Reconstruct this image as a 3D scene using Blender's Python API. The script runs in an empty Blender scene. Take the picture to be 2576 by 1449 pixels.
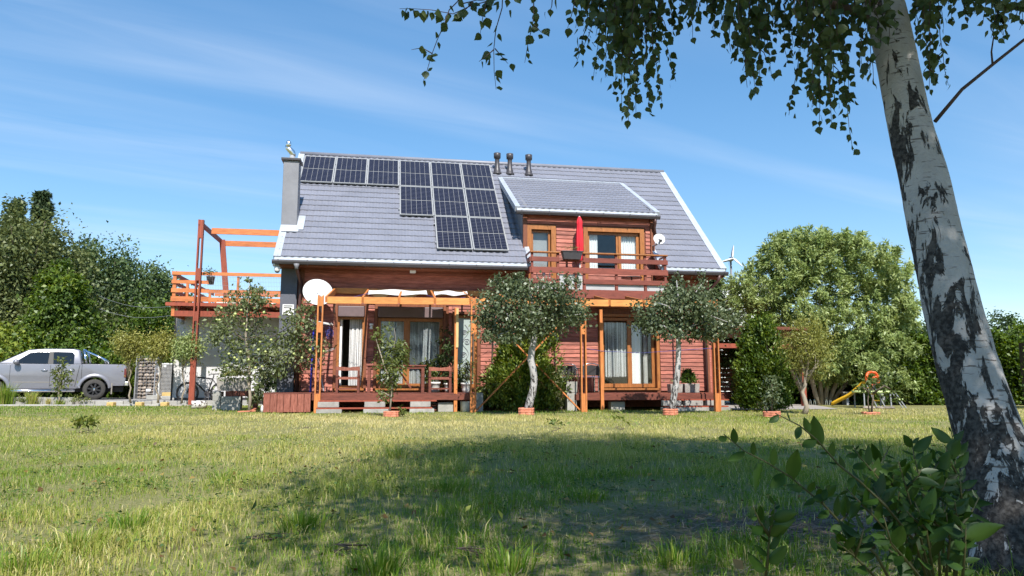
import bpy, math, random
import numpy as np
from mathutils import Vector, Matrix
random.seed(7); RNG = np.random.default_rng(11)
R = math.radians
SC = bpy.context.scene; COL = SC.collection

# ------------------------------------------------------------------ camera, sky, sun, exposure
cam = bpy.data.cameras.new('camera'); camo = bpy.data.objects.new('camera', cam); COL.objects.link(camo)
cam.sensor_width = 36; cam.lens = 1848.2 / 2576 * 36; cam.clip_start = .05; cam.clip_end = 3000
camo.location = (0, 0, .7); camo.rotation_euler = (R(90) + .1298, 0, 0)
SC.camera = camo
SUN_EL = R(48); SUN_DIR = Vector((.20, -.98, 0)).normalized()      # horizontal direction towards the sun
sl = bpy.data.lights.new('sun', 'SUN'); sl.energy = 4.0; sl.angle = R(.53); sl.color = (1, .955, .88)
slo = bpy.data.objects.new('sun', sl); COL.objects.link(slo)
sv = SUN_DIR * math.cos(SUN_EL) + Vector((0, 0, math.sin(SUN_EL)))
slo.rotation_euler = (sv).to_track_quat('Z', 'Y').to_euler()
W = bpy.data.worlds.new('World'); SC.world = W; W.use_nodes = True
def build_world():
    nt = W.node_tree; N = nt.nodes; L = nt.links; N.clear()
    out = N.new('ShaderNodeOutputWorld'); bg = N.new('ShaderNodeBackground'); bg.inputs['Strength'].default_value = .145
    sky = N.new('ShaderNodeTexSky'); sky.sky_type = 'NISHITA'; sky.sun_disc = False
    sky.sun_elevation = SUN_EL; sky.sun_rotation = math.atan2(SUN_DIR.x, SUN_DIR.y)
    sky.altitude = 50; sky.air_density = 1.0; sky.dust_density = .0; sky.ozone_density = 3.0
    # thin cirrus: noise on the plane of the cloud layer (direction / height), stretched along the wind
    tc = N.new('ShaderNodeTexCoord'); sep = N.new('ShaderNodeSeparateXYZ'); L.new(tc.outputs['Generated'], sep.inputs[0])
    mx = N.new('ShaderNodeMath'); mx.operation = 'MAXIMUM'; mx.inputs[1].default_value = .03; L.new(sep.outputs['Z'], mx.inputs[0])
    dx = N.new('ShaderNodeMath'); dx.operation = 'DIVIDE'; L.new(sep.outputs['X'], dx.inputs[0]); L.new(mx.outputs[0], dx.inputs[1])
    dy = N.new('ShaderNodeMath'); dy.operation = 'DIVIDE'; L.new(sep.outputs['Y'], dy.inputs[0]); L.new(mx.outputs[0], dy.inputs[1])
    cb = N.new('ShaderNodeCombineXYZ'); L.new(dx.outputs[0], cb.inputs[0]); L.new(dy.outputs[0], cb.inputs[1])
    def layer(rot, sc, scale, det, dist, off):
        r_ = N.new('ShaderNodeVectorRotate'); r_.rotation_type = 'Z_AXIS'; r_.inputs['Angle'].default_value = R(rot)
        L.new(cb.outputs[0], r_.inputs[0])
        m = N.new('ShaderNodeMapping'); m.inputs['Scale'].default_value = sc; m.inputs['Location'].default_value = off
        L.new(r_.outputs[0], m.inputs[0])
        n = N.new('ShaderNodeTexNoise'); n.inputs['Scale'].default_value = scale; n.inputs['Detail'].default_value = det
        n.inputs['Roughness'].default_value = .55; n.inputs['Distortion'].default_value = dist
        L.new(m.outputs[0], n.inputs['Vector']); return n.outputs['Fac']
    big = layer(CLOUD_ROT, (.22, 1, 1), .9, 3, .3, CLOUD_OFF)
    fine = layer(CLOUD_ROT + 6, (.16, 1, 1), 3.2, 7, .8, (3.3, 1.2, 0))
    r1 = N.new('ShaderNodeMapRange'); r1.inputs[1].default_value = .45; r1.inputs[2].default_value = .74; L.new(big, r1.inputs[0])
    r2 = N.new('ShaderNodeMapRange'); r2.inputs[1].default_value = .25; r2.inputs[2].default_value = .8; L.new(fine, r2.inputs[0])
    mu = N.new('ShaderNodeMath'); mu.operation = 'MULTIPLY'; L.new(r1.outputs[0], mu.inputs[0]); L.new(r2.outputs[0], mu.inputs[1])
    mu2 = N.new('ShaderNodeMath'); mu2.operation = 'MULTIPLY'; mu2.inputs[1].default_value = CLOUD_AMT; L.new(mu.outputs[0], mu2.inputs[0])
    mix = N.new('ShaderNodeMixRGB'); mix.inputs[2].default_value = (3.3, 3.7, 4.3, 1)
    hs = N.new('ShaderNodeHueSaturation'); hs.inputs['Saturation'].default_value = SKY_SAT; hs.inputs['Value'].default_value = 1.14; gm = N.new('ShaderNodeGamma'); gm.inputs[1].default_value = SKY_GAMMA; L.new(sky.outputs[0], gm.inputs[0]); L.new(gm.outputs[0], hs.inputs['Color'])
    L.new(mu2.outputs[0], mix.inputs[0]); L.new(hs.outputs[0], mix.inputs[1])
    L.new(mix.outputs[0], bg.inputs[0]); L.new(bg.outputs[0], out.inputs[0])
SKY_SAT = 1.46; SKY_GAMMA = .68; CLOUD_ROT = -36; CLOUD_OFF = (5.2, .75, 0); CLOUD_AMT = .5
build_world()
VS = SC.view_settings; VS.view_transform = 'Standard'; VS.look = 'None'; VS.exposure = .92; VS.gamma = 1; VS.use_curve_mapping = False
SC.cycles.max_bounces = 8; SC.cycles.transparent_max_bounces = 12; SC.cycles.use_denoising = True
SC.cycles.use_adaptive_sampling = True; SC.cycles.adaptive_threshold = .02

# ------------------------------------------------------------------ survey of the place: from a sighting to a point on a known plane
FP, PT, EYE = 1848.2, .1298, .7
YAW, HX, HY = .1708, -6.1875, 18.9358           # the house: u along the front, v into it, z up; origin under the left end of the eave
CY, SY = math.cos(YAW), math.sin(YAW)
def _ray(x, y):
    a = (x - 1288) / FP; b = -(y - 724.5) / FP
    return a, math.cos(PT) - b * math.sin(PT), math.sin(PT) + b * math.cos(PT)
def at(x, y, Y):
    d = _ray(x, y); t = Y / d[1]; return Vector((d[0] * t, Y, EYE + d[2] * t))
def gnd(x, y, z=0.0):
    d = _ray(x, y); t = (z - EYE) / d[2]; return Vector((d[0] * t, d[1] * t, z))
def h2w(u, v, z=0.0): return Vector((HX + u * CY - v * SY, HY + u * SY + v * CY, z))
def w2h(p): dx, dy = p[0] - HX, p[1] - HY; return Vector((dx * CY + dy * SY, -dx * SY + dy * CY, p[2]))
def hv(x, y, v):
    d = _ray(x, y); t = (v - HX * SY + HY * CY) / (-d[0] * SY + d[1] * CY)
    return w2h((d[0] * t, d[1] * t, EYE + d[2] * t))

# ------------------------------------------------------------------ helpers: things, parts, meshes
ORG = {}
def tag(o, label=None, cat=None, group=None, kind=None):
    if label: o['label'] = label
    if cat: o['category'] = cat
    if group: o['group'] = group
    if kind: o['kind'] = kind
    return o
def place(o, org, fr, rz=0):
    if fr == 'H': o.location = h2w(*org); o.rotation_euler = (0, 0, YAW); ORG[o] = Vector(org)
    elif fr == 'W': o.location = org; ORG[o] = Vector(org)
    else: o.location = org; o.rotation_euler = (0, 0, rz); ORG[o] = Vector((0, 0, 0))
def thing(name, label, cat, org=(0, 0, 0), fr='H', group=None, rz=0, kind=None):
    o = bpy.data.objects.new(name, None); o.empty_display_size = .1; COL.objects.link(o); place(o, org, fr, rz)
    return tag(o, label, cat, group, kind)
def child(name, me, parent, loc=(0, 0, 0), rot=(0, 0, 0), scl=(1, 1, 1)):
    """an object sharing mesh me under parent; loc in the parent's frame coordinates"""
    o = bpy.data.objects.new(name, me); COL.objects.link(o); o.parent = parent
    o.location = Vector(loc) - ORG[parent]; o.rotation_euler = rot; o.scale = scl
    return o
def npmesh(name, V, F, mat, smooth=False, tint=None):
    """V (n,3) F (m,k) arrays"""
    me = bpy.data.meshes.new(name); V = np.asarray(V, np.float32); F = np.asarray(F, np.int32); k = F.shape[1]
    me.vertices.add(len(V)); me.vertices.foreach_set('co', V.ravel())
    me.loops.add(F.size); me.loops.foreach_set('vertex_index', F.ravel())
    me.polygons.add(len(F)); me.polygons.foreach_set('loop_start', np.arange(0, F.size, k, dtype=np.int32))
    me.polygons.foreach_set('loop_total', np.full(len(F), k, np.int32))
    if smooth: me.polygons.foreach_set('use_smooth', np.ones(len(F), bool))
    me.update(calc_edges=True)
    if tint is not None:
        a = me.attributes.new('tint', 'FLOAT', 'POINT'); a.data.foreach_set('value', np.asarray(tint, np.float32))
    me.materials.append(mat); return me
def link(name, me, parent=None, org=(0, 0, 0), fr='W'):
    o = bpy.data.objects.new(name, me); COL.objects.link(o)
    if parent is not None: o.parent = parent; ORG[o] = ORG[parent]
    else: place(o, org, fr)
    return o
class B:
    def __init__(s): s.v = []; s.f = []
    def add(s, V, F):
        n = len(s.v); s.v += [tuple(p) for p in V]; s.f += [tuple(i + n for i in f) for f in F]; return s
    def box(s, x0, x1, y0, y1, z0, z1):
        return s.add([(x0,y0,z0),(x1,y0,z0),(x1,y1,z0),(x0,y1,z0),(x0,y0,z1),(x1,y0,z1),(x1,y1,z1),(x0,y1,z1)],
                     [(0,3,2,1),(4,5,6,7),(0,1,5,4),(1,2,6,5),(2,3,7,6),(3,0,4,7)])
    def beam(s, p, q, w, h, up=(0, 0, 1)):
        p, q = Vector(p), Vector(q); a = (q - p).normalized(); up = Vector(up)
        if abs(a.dot(up)) > .98: up = Vector((0, 1, 0))
        sd = a.cross(up).normalized() * w / 2; u2 = sd.cross(a).normalized() * h / 2
        V = [c + i * sd + j * u2 for c in (p, q) for i, j in ((-1,-1),(1,-1),(1,1),(-1,1))]
        return s.add(V, [(0,3,2,1),(4,5,6,7),(0,1,5,4),(1,2,6,5),(2,3,7,6),(3,0,4,7)])
    def tube(s, pts, rad, n=8, cap=True):
        pts = [Vector(p) for p in pts]; rad = rad if hasattr(rad, '__len__') else [rad] * len(pts); V = []; F = []
        ref = None
        for i, p in enumerate(pts):
            t = (pts[min(i + 1, len(pts) - 1)] - pts[max(i - 1, 0)]).normalized()
            if ref is None: ref = Vector((1, 0, 0)) if abs(t.x) < .8 else Vector((0, 1, 0))
            a = (ref - t * ref.dot(t)).normalized(); b = t.cross(a); ref = a
            for k in range(n):
                w = 2 * math.pi * k / n; V.append(p + (a * math.cos(w) + b * math.sin(w)) * rad[i])
        for i in range(len(pts) - 1):
            for k in range(n):
                k2 = (k + 1) % n; F.append((i*n+k, i*n+k2, (i+1)*n+k2, (i+1)*n+k))
        if cap: F.append(tuple(range(n - 1, -1, -1))); F.append(tuple(range((len(pts)-1)*n, len(pts)*n)))
        return s.add(V, F)
    def cyl(s, p, q, r, n=12): return s.tube([p, q], r, n)
    def lathe(s, prof, c=(0, 0, 0), n=16, ax=None, cap=True):
        """prof: list of (r, h) along axis ax from c"""
        c = Vector(c); ax = Vector(ax or (0, 0, 1)).normalized()
        a = ax.orthogonal().normalized(); b = ax.cross(a); V = []; F = []
        for r_, h_ in prof:
            for k in range(n):
                w = 2 * math.pi * k / n; V.append(c + ax * h_ + (a * math.cos(w) + b * math.sin(w)) * r_)
        for i in range(len(prof) - 1):
            for k in range(n):
                k2 = (k + 1) % n; F.append((i*n+k, i*n+k2, (i+1)*n+k2, (i+1)*n+k))
        if cap and prof[0][0] > 1e-4: F.append(tuple(range(n - 1, -1, -1)))
        if cap and prof[-1][0] > 1e-4: F.append(tuple(range((len(prof)-1)*n, len(prof)*n)))
        return s.add(V, F)
    def prism(s, poly, y0, y1):
        """poly (x,z) extruded along y"""
        n = len(poly); V = [(x, y0, z) for x, z in poly] + [(x, y1, z) for x, z in poly]
        F = [tuple(range(n)), tuple(range(2*n-1, n-1, -1))] + [(i, i + n, (i+1) % n + n, (i+1) % n) for i in range(n)]
        return s.add(V, F)
    def prism_x(s, poly, x0, x1):
        """poly (y,z) extruded along x"""
        n = len(poly); V = [(x0, y, z) for y, z in poly] + [(x1, y, z) for y, z in poly]
        F = [tuple(range(n)), tuple(range(2*n-1, n-1, -1))] + [(i, (i+1) % n, (i+1) % n + n, i + n) for i in range(n)]
        return s.add(V, F)
    def blob(s, c, r, n=10, m=7, jit=0.0, rnd=random):
        c = Vector(c); r = r if hasattr(r, '__len__') else (r, r, r); V = [c + Vector((0, 0, -r[2]))]; F = []
        for i in range(1, m):
            t = -math.pi / 2 + math.pi * i / m
            for k in range(n):
                w = 2 * math.pi * k / n; q = 1 + rnd.uniform(-jit, jit)
                V.append(c + Vector((r[0]*math.cos(t)*math.cos(w)*q, r[1]*math.cos(t)*math.sin(w)*q, r[2]*math.sin(t)*q)))
        V.append(c + Vector((0, 0, r[2]))); e = len(V) - 1
        for k in range(n):
            k2 = (k + 1) % n; F.append((0, 1 + k2, 1 + k)); F.append((e, e - n + k, e - n + k2))
        for i in range(m - 2):
            for k in range(n):
                k2 = (k + 1) % n; a = 1 + i * n; F.append((a + k, a + k2, a + n + k2, a + n + k))
        return s.add(V, F)
    def mesh(s, name, mat, off=Vector((0, 0, 0)), smooth=False):
        me = bpy.data.meshes.new(name); me.from_pydata([tuple(Vector(p) - off) for p in s.v], [], s.f)
        if smooth: me.polygons.foreach_set('use_smooth', [True] * len(me.polygons))
        me.materials.append(mat); me.update(); return me
    def part(s, name, mat, parent, smooth=False, bevel=0, label=None, kind=None):
        o = bpy.data.objects.new(name, s.mesh(name, mat, ORG[parent], smooth)); COL.objects.link(o); o.parent = parent; ORG[o] = ORG[parent]
        if bevel: bv(o, bevel)
        if label: o['label'] = label
        if kind: o['kind'] = kind
        return o
    def top(s, name, mat, label, cat, org=(0, 0, 0), fr='H', group=None, smooth=False, bevel=0, kind=None, rz=0):
        o = bpy.data.objects.new(name, None); org = Vector(org)
        me = s.mesh(name, mat, org if fr != 'L' else Vector((0, 0, 0)), smooth)
        bpy.data.objects.remove(o); o = bpy.data.objects.new(name, me); COL.objects.link(o); place(o, org, fr, rz)
        if bevel: bv(o, bevel)
        return tag(o, label, cat, group, kind)
def bv(o, w, seg=2):
    m = o.modifiers.new('bevel', 'BEVEL'); m.width = w; m.segments = seg; m.limit_method = 'ANGLE'; m.angle_limit = R(35)

# ------------------------------------------------------------------ materials
def M(name, col, rough=.75, var=.18, scale=5, bump=0.0, bscale=None, metal=0.0, stretch=(1, 1, 1), rand=.0, col2=None, spec=.4, coat=0, thr=None, emis=None):
    m = bpy.data.materials.new(name); m.use_nodes = True; nt = m.node_tree; N = nt.nodes; L = nt.links
    p = N['Principled BSDF']; p.inputs['Roughness'].default_value = rough; p.inputs['Metallic'].default_value = metal
    p.inputs['Specular IOR Level'].default_value = spec
    if coat: p.inputs['Coat Weight'].default_value = coat; p.inputs['Coat Roughness'].default_value = .08
    tc = N.new('ShaderNodeTexCoord'); oi = N.new('ShaderNodeObjectInfo'); ad = N.new('ShaderNodeVectorMath'); ad.operation = 'ADD'
    ms = N.new('ShaderNodeMath'); ms.operation = 'MULTIPLY'; ms.inputs[1].default_value = 41.0
    L.new(oi.outputs['Random'], ms.inputs[0]); L.new(tc.outputs['Object'], ad.inputs[0]); L.new(ms.outputs[0], ad.inputs[1])
    mp = N.new('ShaderNodeMapping'); mp.inputs['Scale'].default_value = stretch; L.new(ad.outputs[0], mp.inputs[0])
    n1 = N.new('ShaderNodeTexNoise'); n1.inputs['Scale'].default_value = scale; n1.inputs['Detail'].default_value = 5; n1.inputs['Roughness'].default_value = .65
    L.new(mp.outputs[0], n1.inputs['Vector'])
    rp = N.new('ShaderNodeValToRGB'); e = rp.color_ramp.elements; c2 = col2 or col
    e[0].position, e[1].position = thr or (.3, .72)
    e[0].color = tuple(min(1, c * (1 - var)) for c in col) + (1,); e[1].color = tuple(min(1, c * (1 + var)) for c in c2) + (1,)
    L.new(n1.outputs['Fac'], rp.inputs[0]); out = rp.outputs[0]
    if rand:
        hs = N.new('ShaderNodeHueSaturation'); mr = N.new('ShaderNodeMapRange')
        mr.inputs[3].default_value = 1 - rand; mr.inputs[4].default_value = 1 + rand
        L.new(oi.outputs['Random'], mr.inputs[0]); L.new(mr.outputs[0], hs.inputs['Value']); L.new(out, hs.inputs['Color']); out = hs.outputs[0]
    L.new(out, p.inputs['Base Color'])
    if emis: p.inputs['Emission Color'].default_value = emis + (1,); p.inputs['Emission Strength'].default_value = 1
    if bump:
        n2 = N.new('ShaderNodeTexNoise'); n2.inputs['Scale'].default_value = bscale or scale * 4; n2.inputs['Detail'].default_value = 4
        L.new(mp.outputs[0], n2.inputs['Vector']); b = N.new('ShaderNodeBump'); b.inputs['Strength'].default_value = bump; b.inputs['Distance'].default_value = .02
        L.new(n2.outputs['Fac'], b.inputs['Height']); L.new(b.outputs[0], p.inputs['Normal'])
    return m
def LEAF(name, cols, trans=.3, rough=.45, gloss=.06, tcol=None):
    """foliage: colour from the per-leaf tint attribute, part of the light passes through"""
    m = bpy.data.materials.new(name); m.use_nodes = True; nt = m.node_tree; N = nt.nodes; L = nt.links; N.clear()
    out = N.new('ShaderNodeOutputMaterial'); a = N.new('ShaderNodeAttribute'); a.attribute_name = 'tint'
    oi = N.new('ShaderNodeObjectInfo'); add = N.new('ShaderNodeMath'); add.operation = 'ADD'; add.use_clamp = True
    sc = N.new('ShaderNodeMath'); sc.operation = 'MULTIPLY_ADD'; sc.inputs[1].default_value = .25; sc.inputs[2].default_value = -.12
    L.new(oi.outputs['Random'], sc.inputs[0]); L.new(sc.outputs[0], add.inputs[0]); L.new(a.outputs['Fac'], add.inputs[1])
    rp = N.new('ShaderNodeValToRGB'); e = rp.color_ramp.elements
    while len(e) < len(cols): e.new(.5)
    for i, c in enumerate(cols): e[i].position = i / (len(cols) - 1); e[i].color = tuple(c) + (1,)
    L.new(add.outputs[0], rp.inputs[0])
    d = N.new('ShaderNodeBsdfDiffuse'); t = N.new('ShaderNodeBsdfTranslucent'); g = N.new('ShaderNodeBsdfGlossy'); g.inputs['Roughness'].default_value = rough
    g.inputs['Color'].default_value = (.9, .95, .9, 1)
    L.new(rp.outputs[0], d.inputs[0])
    hs = N.new('ShaderNodeHueSaturation'); hs.inputs['Hue'].default_value = .485; hs.inputs['Saturation'].default_value = 1.15; hs.inputs['Value'].default_value = 1.5
    L.new(rp.outputs[0], hs.inputs['Color']); L.new(hs.outputs[0], t.inputs[0])
    m1 = N.new('ShaderNodeMixShader'); m1.inputs[0].default_value = trans; L.new(d.outputs[0], m1.inputs[1]); L.new(t.outputs[0], m1.inputs[2])
    m2 = N.new('ShaderNodeMixShader'); m2.inputs[0].default_value = gloss; L.new(m1.outputs[0], m2.inputs[1]); L.new(g.outputs[0], m2.inputs[2])
    L.new(m2.outputs[0], out.inputs[0]); return m
def GLASS(name, tint=(.9, .92, .92), refl=.0):
    m = bpy.data.materials.new(name); m.use_nodes = True; nt = m.node_tree; N = nt.nodes; L = nt.links; N.clear()
    out = N.new('ShaderNodeOutputMaterial'); t = N.new('ShaderNodeBsdfTransparent'); t.inputs[0].default_value = tint + (1,)
    g = N.new('ShaderNodeBsdfGlossy'); g.inputs['Roughness'].default_value = .01; fr = N.new('ShaderNodeLayerWeight')
    pw = N.new('ShaderNodeMath'); pw.operation = 'POWER'; pw.inputs[1].default_value = 4; L.new(fr.outputs['Facing'], pw.inputs[0])
    ad = N.new('ShaderNodeMath'); ad.operation = 'MULTIPLY_ADD'; ad.inputs[1].default_value = .6; ad.inputs[2].default_value = .045 + refl; ad.use_clamp = True; L.new(pw.outputs[0], ad.inputs[0])
    mi = N.new('ShaderNodeMixShader'); L.new(ad.outputs[0], mi.inputs[0]); L.new(t.outputs[0], mi.inputs[1]); L.new(g.outputs[0], mi.inputs[2])
    L.new(mi.outputs[0], out.inputs[0]); return m
m = {}
m['siding'] = M('red_brown_siding', (.30, .085, .056), .62, .35, 3, .25, 30, stretch=(1, 6, 9), rand=.25, col2=(.38, .13, .092))
m['trim'] = M('brown_trim', (.20, .065, .03), .6, .3, 4, .15, stretch=(6, 6, 1), rand=.1)
m['frame'] = M('golden_oak_frame', (.33, .125, .036), .42, .3, 5, stretch=(6, 6, 1), rand=.08)
m['deckwood'] = M('deck_stain', (.16, .045, .028), .62, .35, 4, .2, stretch=(1, 5, 5), rand=.18)
m['screen'] = M('worn_red_planks', (.23, .062, .036), .65, .3, 6, .3, stretch=(5, 5, 1), rand=.15, col2=(.28, .10, .07))
m['pergola'] = M('fresh_orange_wood', (.60, .24, .065), .6, .3, 3, .12, stretch=(1, 6, 6), rand=.12)
m['pergola_v'] = M('fresh_orange_post', (.50, .175, .05), .6, .3, 3, .12, stretch=(6, 6, 1), rand=.12)
m['rail'] = M('terrace_orange_rail', (.54, .17, .055), .6, .3, 3, .1, stretch=(1, 6, 6), rand=.12)
m['oldred'] = M('terrace_red_wood', (.27, .06, .032), .62, .25, 3, .12, stretch=(4, 4, 1), rand=.15)
m['balc'] = M('balcony_dark_red', (.20, .05, .032), .6, .25, 4, .12, stretch=(1, 5, 5), rand=.12)
m['roof'] = M('graphite_roof_sheet', (.195, .20, .238), .45, .16, .9, .03, 40, spec=.5, rand=.03)
m['galv'] = M('galvanised_flashing', (.46, .49, .54), .42, .14, 5, .05, metal=.25, rand=.06)
m['gutter'] = M('dark_gutter', (.055, .05, .055), .4, .12)
m['pipe'] = M('brown_downpipe', (.085, .042, .038), .4, .12)
m['graypipe'] = M('grey_pipe', (.3, .31, .33), .4, .1)
m['fin'] = M('charcoal_render', (.115, .12, .145), .9, .1, 30, .2)
m['annexwall'] = M('pale_grey_render', (.56, .55, .56), .92, .06, 2.0, .15, 90)
m['chim'] = M('chimney_sheet', (.20, .20, .22), .55, .12, 3, .05)
m['white'] = M('white_paint', (.8, .8, .79), .45, .06)
m['offwhite'] = M('weathered_white', (.66, .65, .62), .55, .12, 5)
m['dishwhite'] = M('dish_white', (.56, .56, .56), .4, .04)
m['dark'] = M('dark_interior', (.03, .026, .024), .9, .2)
m['room'] = M('room_wall', (.16, .14, .12), .9, .2)
m['black'] = M('black_plastic', (.02, .02, .022), .5, .2)
m['shutter'] = M('shutter_box', (.15, .105, .11), .5, .12)
m['curtain'] = M('string_curtain', (.80, .80, .80), .85, .1, 20)
m['curtaing'] = M('grey_string_curtain', (.62, .63, .65), .85, .2, 20)
m['sheer'] = M('sheer_curtain', (.88, .88, .87), .85, .05, 20)
m['glass'] = GLASS('window_glass')
m['frost'] = M('frosted_glass', (.36, .42, .40), .35, .08, 3, spec=.5)
m['milky'] = M('milky_sheet', (.40, .40, .40), .4, .12, 3)
m['concrete'] = M('concrete', (.32, .31, .285), .9, .22, 7, .3, 50, rand=.1)
m['concrete2'] = M('trough_concrete', (.30, .275, .25), .92, .3, 9, .5, 40)
m['pv'] = None
m['alu'] = M('panel_frame_alu', (.42, .42, .41), .4, .05, metal=.3)
m['pvback'] = M('panel_backsheet', (.24, .24, .235), .4, .04, spec=.5, coat=.4)
m['red'] = M('parasol_red', (.62, .02, .035), .75, .15, 8)
m['terra'] = M('terracotta_edging', (.50, .155, .085), .8, .2, 12, .15, col2=(.56, .22, .14))
m['bark'] = M('brown_bark', (.13, .10, .075), .9, .35, 14, .6, stretch=(1, 1, .25))
m['palebark'] = M('pale_bark', (.30, .25, .19), .9, .3, 14, .5, stretch=(1, 1, .25))
m['steel'] = M('polished_steel', (.72, .73, .75), .22, .05, metal=1)
m['mesh'] = M('dark_mesh_fabric', (.05, .048, .052), .8, .15)
m['plasticw'] = M('white_bucket', (.74, .72, .69), .5, .08)
m['apple'] = M('green_apple', (.40, .50, .16), .35, .2, 9, col2=(.5, .5, .2), rand=.12)
m['blue'] = M('blue_pole', (.03, .04, .40), .4, .12)
m['rope'] = M('blue_rope', (.07, .07, .27), .8, .3, 20)
m['soil'] = M('soil', (.06, .045, .03), .95, .3, 20)
m['yellow'] = M('yellow_block', (.52, .36, .14), .85, .2, 14, .2)
m['teal'] = M('blue_cover', (.035, .09, .15), .7, .2)
m['slide'] = M('yellow_slide', (.75, .44, .03), .4, .08, 3)
m['ring'] = M('orange_ring', (.75, .11, .025), .4, .1)
m['lime'] = M('lime_pad', (.55, .66, .28), .6, .1)
m['canvas'] = M('white_canvas', (.62, .62, .60), .85, .05, 8)
def pv_mat():
    mm = bpy.data.materials.new('solar_cells'); mm.use_nodes = True; nt = mm.node_tree; N = nt.nodes; L = nt.links; p = N['Principled BSDF']
    p.inputs['Roughness'].default_value = .14; p.inputs['Specular IOR Level'].default_value = .3
    tc = N.new('ShaderNodeTexCoord'); sp = N.new('ShaderNodeSeparateXYZ'); L.new(tc.outputs['Object'], sp.inputs[0])
    mo = N.new('ShaderNodeMath'); mo.operation = 'MODULO'; mo.inputs[1].default_value = .0835
    ad = N.new('ShaderNodeMath'); ad.operation = 'ADD'; ad.inputs[1].default_value = 5.01; L.new(sp.outputs['Y'], ad.inputs[0]); L.new(ad.outputs[0], mo.inputs[0])
    gt = N.new('ShaderNodeMath'); gt.operation = 'GREATER_THAN'; gt.inputs[1].default_value = .066; L.new(mo.outputs[0], gt.inputs[0])
    mi = N.new('ShaderNodeMixRGB'); mi.inputs[1].default_value = (.009, .009, .017, 1); mi.inputs[2].default_value = (.07, .07, .10, 1)
    L.new(gt.outputs[0], mi.inputs[0]); L.new(mi.outputs[0], p.inputs['Base Color']); return mm
m['pv'] = pv_mat()
# ------------------------------------------------------------------ the setting: lawn, drive, kerbs
def lawn_mat():
    mm = bpy.data.materials.new('lawn_ground'); mm.use_nodes = True; nt = mm.node_tree; N = nt.nodes; L = nt.links; p = N['Principled BSDF']
    p.inputs['Roughness'].default_value = .95; p.inputs['Specular IOR Level'].default_value = .1
    tc = N.new('ShaderNodeTexCoord')
    def nz(s, d, lo, hi):
        n = N.new('ShaderNodeTexNoise'); n.inputs['Scale'].default_value = s; n.inputs['Detail'].default_value = d; n.inputs['Roughness'].default_value = .65
        L.new(tc.outputs['Object'], n.inputs['Vector']); r_ = N.new('ShaderNodeMapRange'); r_.inputs[1].default_value = lo; r_.inputs[2].default_value = hi
        L.new(n.outputs['Fac'], r_.inputs[0]); return r_.outputs[0], n.outputs['Fac']
    def mixc(f, a, b):
        x = N.new('ShaderNodeMixRGB'); L.new(f, x.inputs[0])
        for i, c in ((1, a), (2, b)):
            if isinstance(c, tuple): x.inputs[i].default_value = c + (1,)
            else: L.new(c, x.inputs[i])
        return x.outputs[0]
    big, _ = nz(.35, 4, .4, .62); mid, _ = nz(2.2, 6, .35, .65); fine, ff = nz(55, 8, .38, .62)
    c = mixc(big, (.17, .185, .06), (.24, .225, .09)); c = mixc(mid, c, (.13, .16, .045)); c = mixc(fine, c, (.28, .245, .115))
    bare, _ = nz(1.1, 5, .60, .70); c = mixc(bare, c, (.12, .09, .055))
    # worn patch of bare soil and litter under the big birch
    vm = N.new('ShaderNodeVectorMath'); vm.operation = 'SUBTRACT'; vm.inputs[1].default_value = (1.75, 3.75, 0); L.new(tc.outputs['Object'], vm.inputs[0])
    v2 = N.new('ShaderNodeVectorMath'); v2.operation = 'MULTIPLY'; v2.inputs[1].default_value = (.6, 1.15, 0); L.new(vm.outputs[0], v2.inputs[0])
    ln = N.new('ShaderNodeVectorMath'); ln.operation = 'LENGTH'; L.new(v2.outputs[0], ln.inputs[0])
    nn, nf = nz(2.3, 5, 0, 1); ad = N.new('ShaderNodeMath'); ad.operation = 'MULTIPLY_ADD'; ad.inputs[1].default_value = 1.2; L.new(nf, ad.inputs[0]); L.new(ln.outputs['Value'], ad.inputs[2])
    rr = N.new('ShaderNodeMapRange'); rr.inputs[1].default_value = 1.0; rr.inputs[2].default_value = 1.6; rr.inputs[3].default_value = 1; rr.inputs[4].default_value = 0; L.new(ad.outputs[0], rr.inputs[0])
    c = mixc(rr.outputs[0], c, mixc(fine, (.06, .046, .035), (.16, .13, .10)))
    L.new(c, p.inputs['Base Color']); b = N.new('ShaderNodeBump'); b.inputs['Strength'].default_value = .7; b.inputs['Distance'].default_value = .03
    L.new(ff, b.inputs['Height']); L.new(b.outputs[0], p.inputs['Normal']); return mm
gx = np.unique(np.concatenate([np.linspace(-900, -40, 8), np.linspace(-40, 40, 161), np.linspace(40, 900, 8)]))
gy = np.unique(np.concatenate([np.linspace(-300, -6, 5), np.linspace(-6, 34, 161), np.linspace(34, 2200, 10)]))
GX, GY = np.meshgrid(gx, gy)
def lump(x, y):                                   # the lawn is not quite flat
    w = np.clip(1 - (np.abs(x) - 12) / 10, 0, 1) * np.clip((17.5 - y) / 3, 0, 1) * np.clip((y + 4) / 3, 0, 1)
    return w * .012 * (np.sin(x * 1.7 + y * .6) * np.cos(y * 1.3 - x * .4) + .6 * np.sin(x * 3.9 - 1) * np.sin(y * 3.1))
GZ = lump(GX, GY)
nx = len(gx); idx = np.arange(GX.size).reshape(GX.shape)
FQ = np.stack([idx[:-1, :-1], idx[:-1, 1:], idx[1:, 1:], idx[1:, :-1]], -1).reshape(-1, 4)
lawn = link('lawn', npmesh('lawn', np.stack([GX, GY, GZ], -1).reshape(-1, 3), FQ, lawn_mat(), True)); tag(lawn, 'mown summer lawn in front of the house', None, kind='structure')
m['drive'] = M('drive_gravel', (.27, .255, .24), .95, .25, 6, .4, 80)
m['path'] = M('grey_paving', (.33, .30, .27), .92, .15, 3, .3, 60)
m['kerb'] = M('pale_kerb', (.36, .345, .32), .9, .15, 4, .2, 50, rand=.1)
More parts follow.
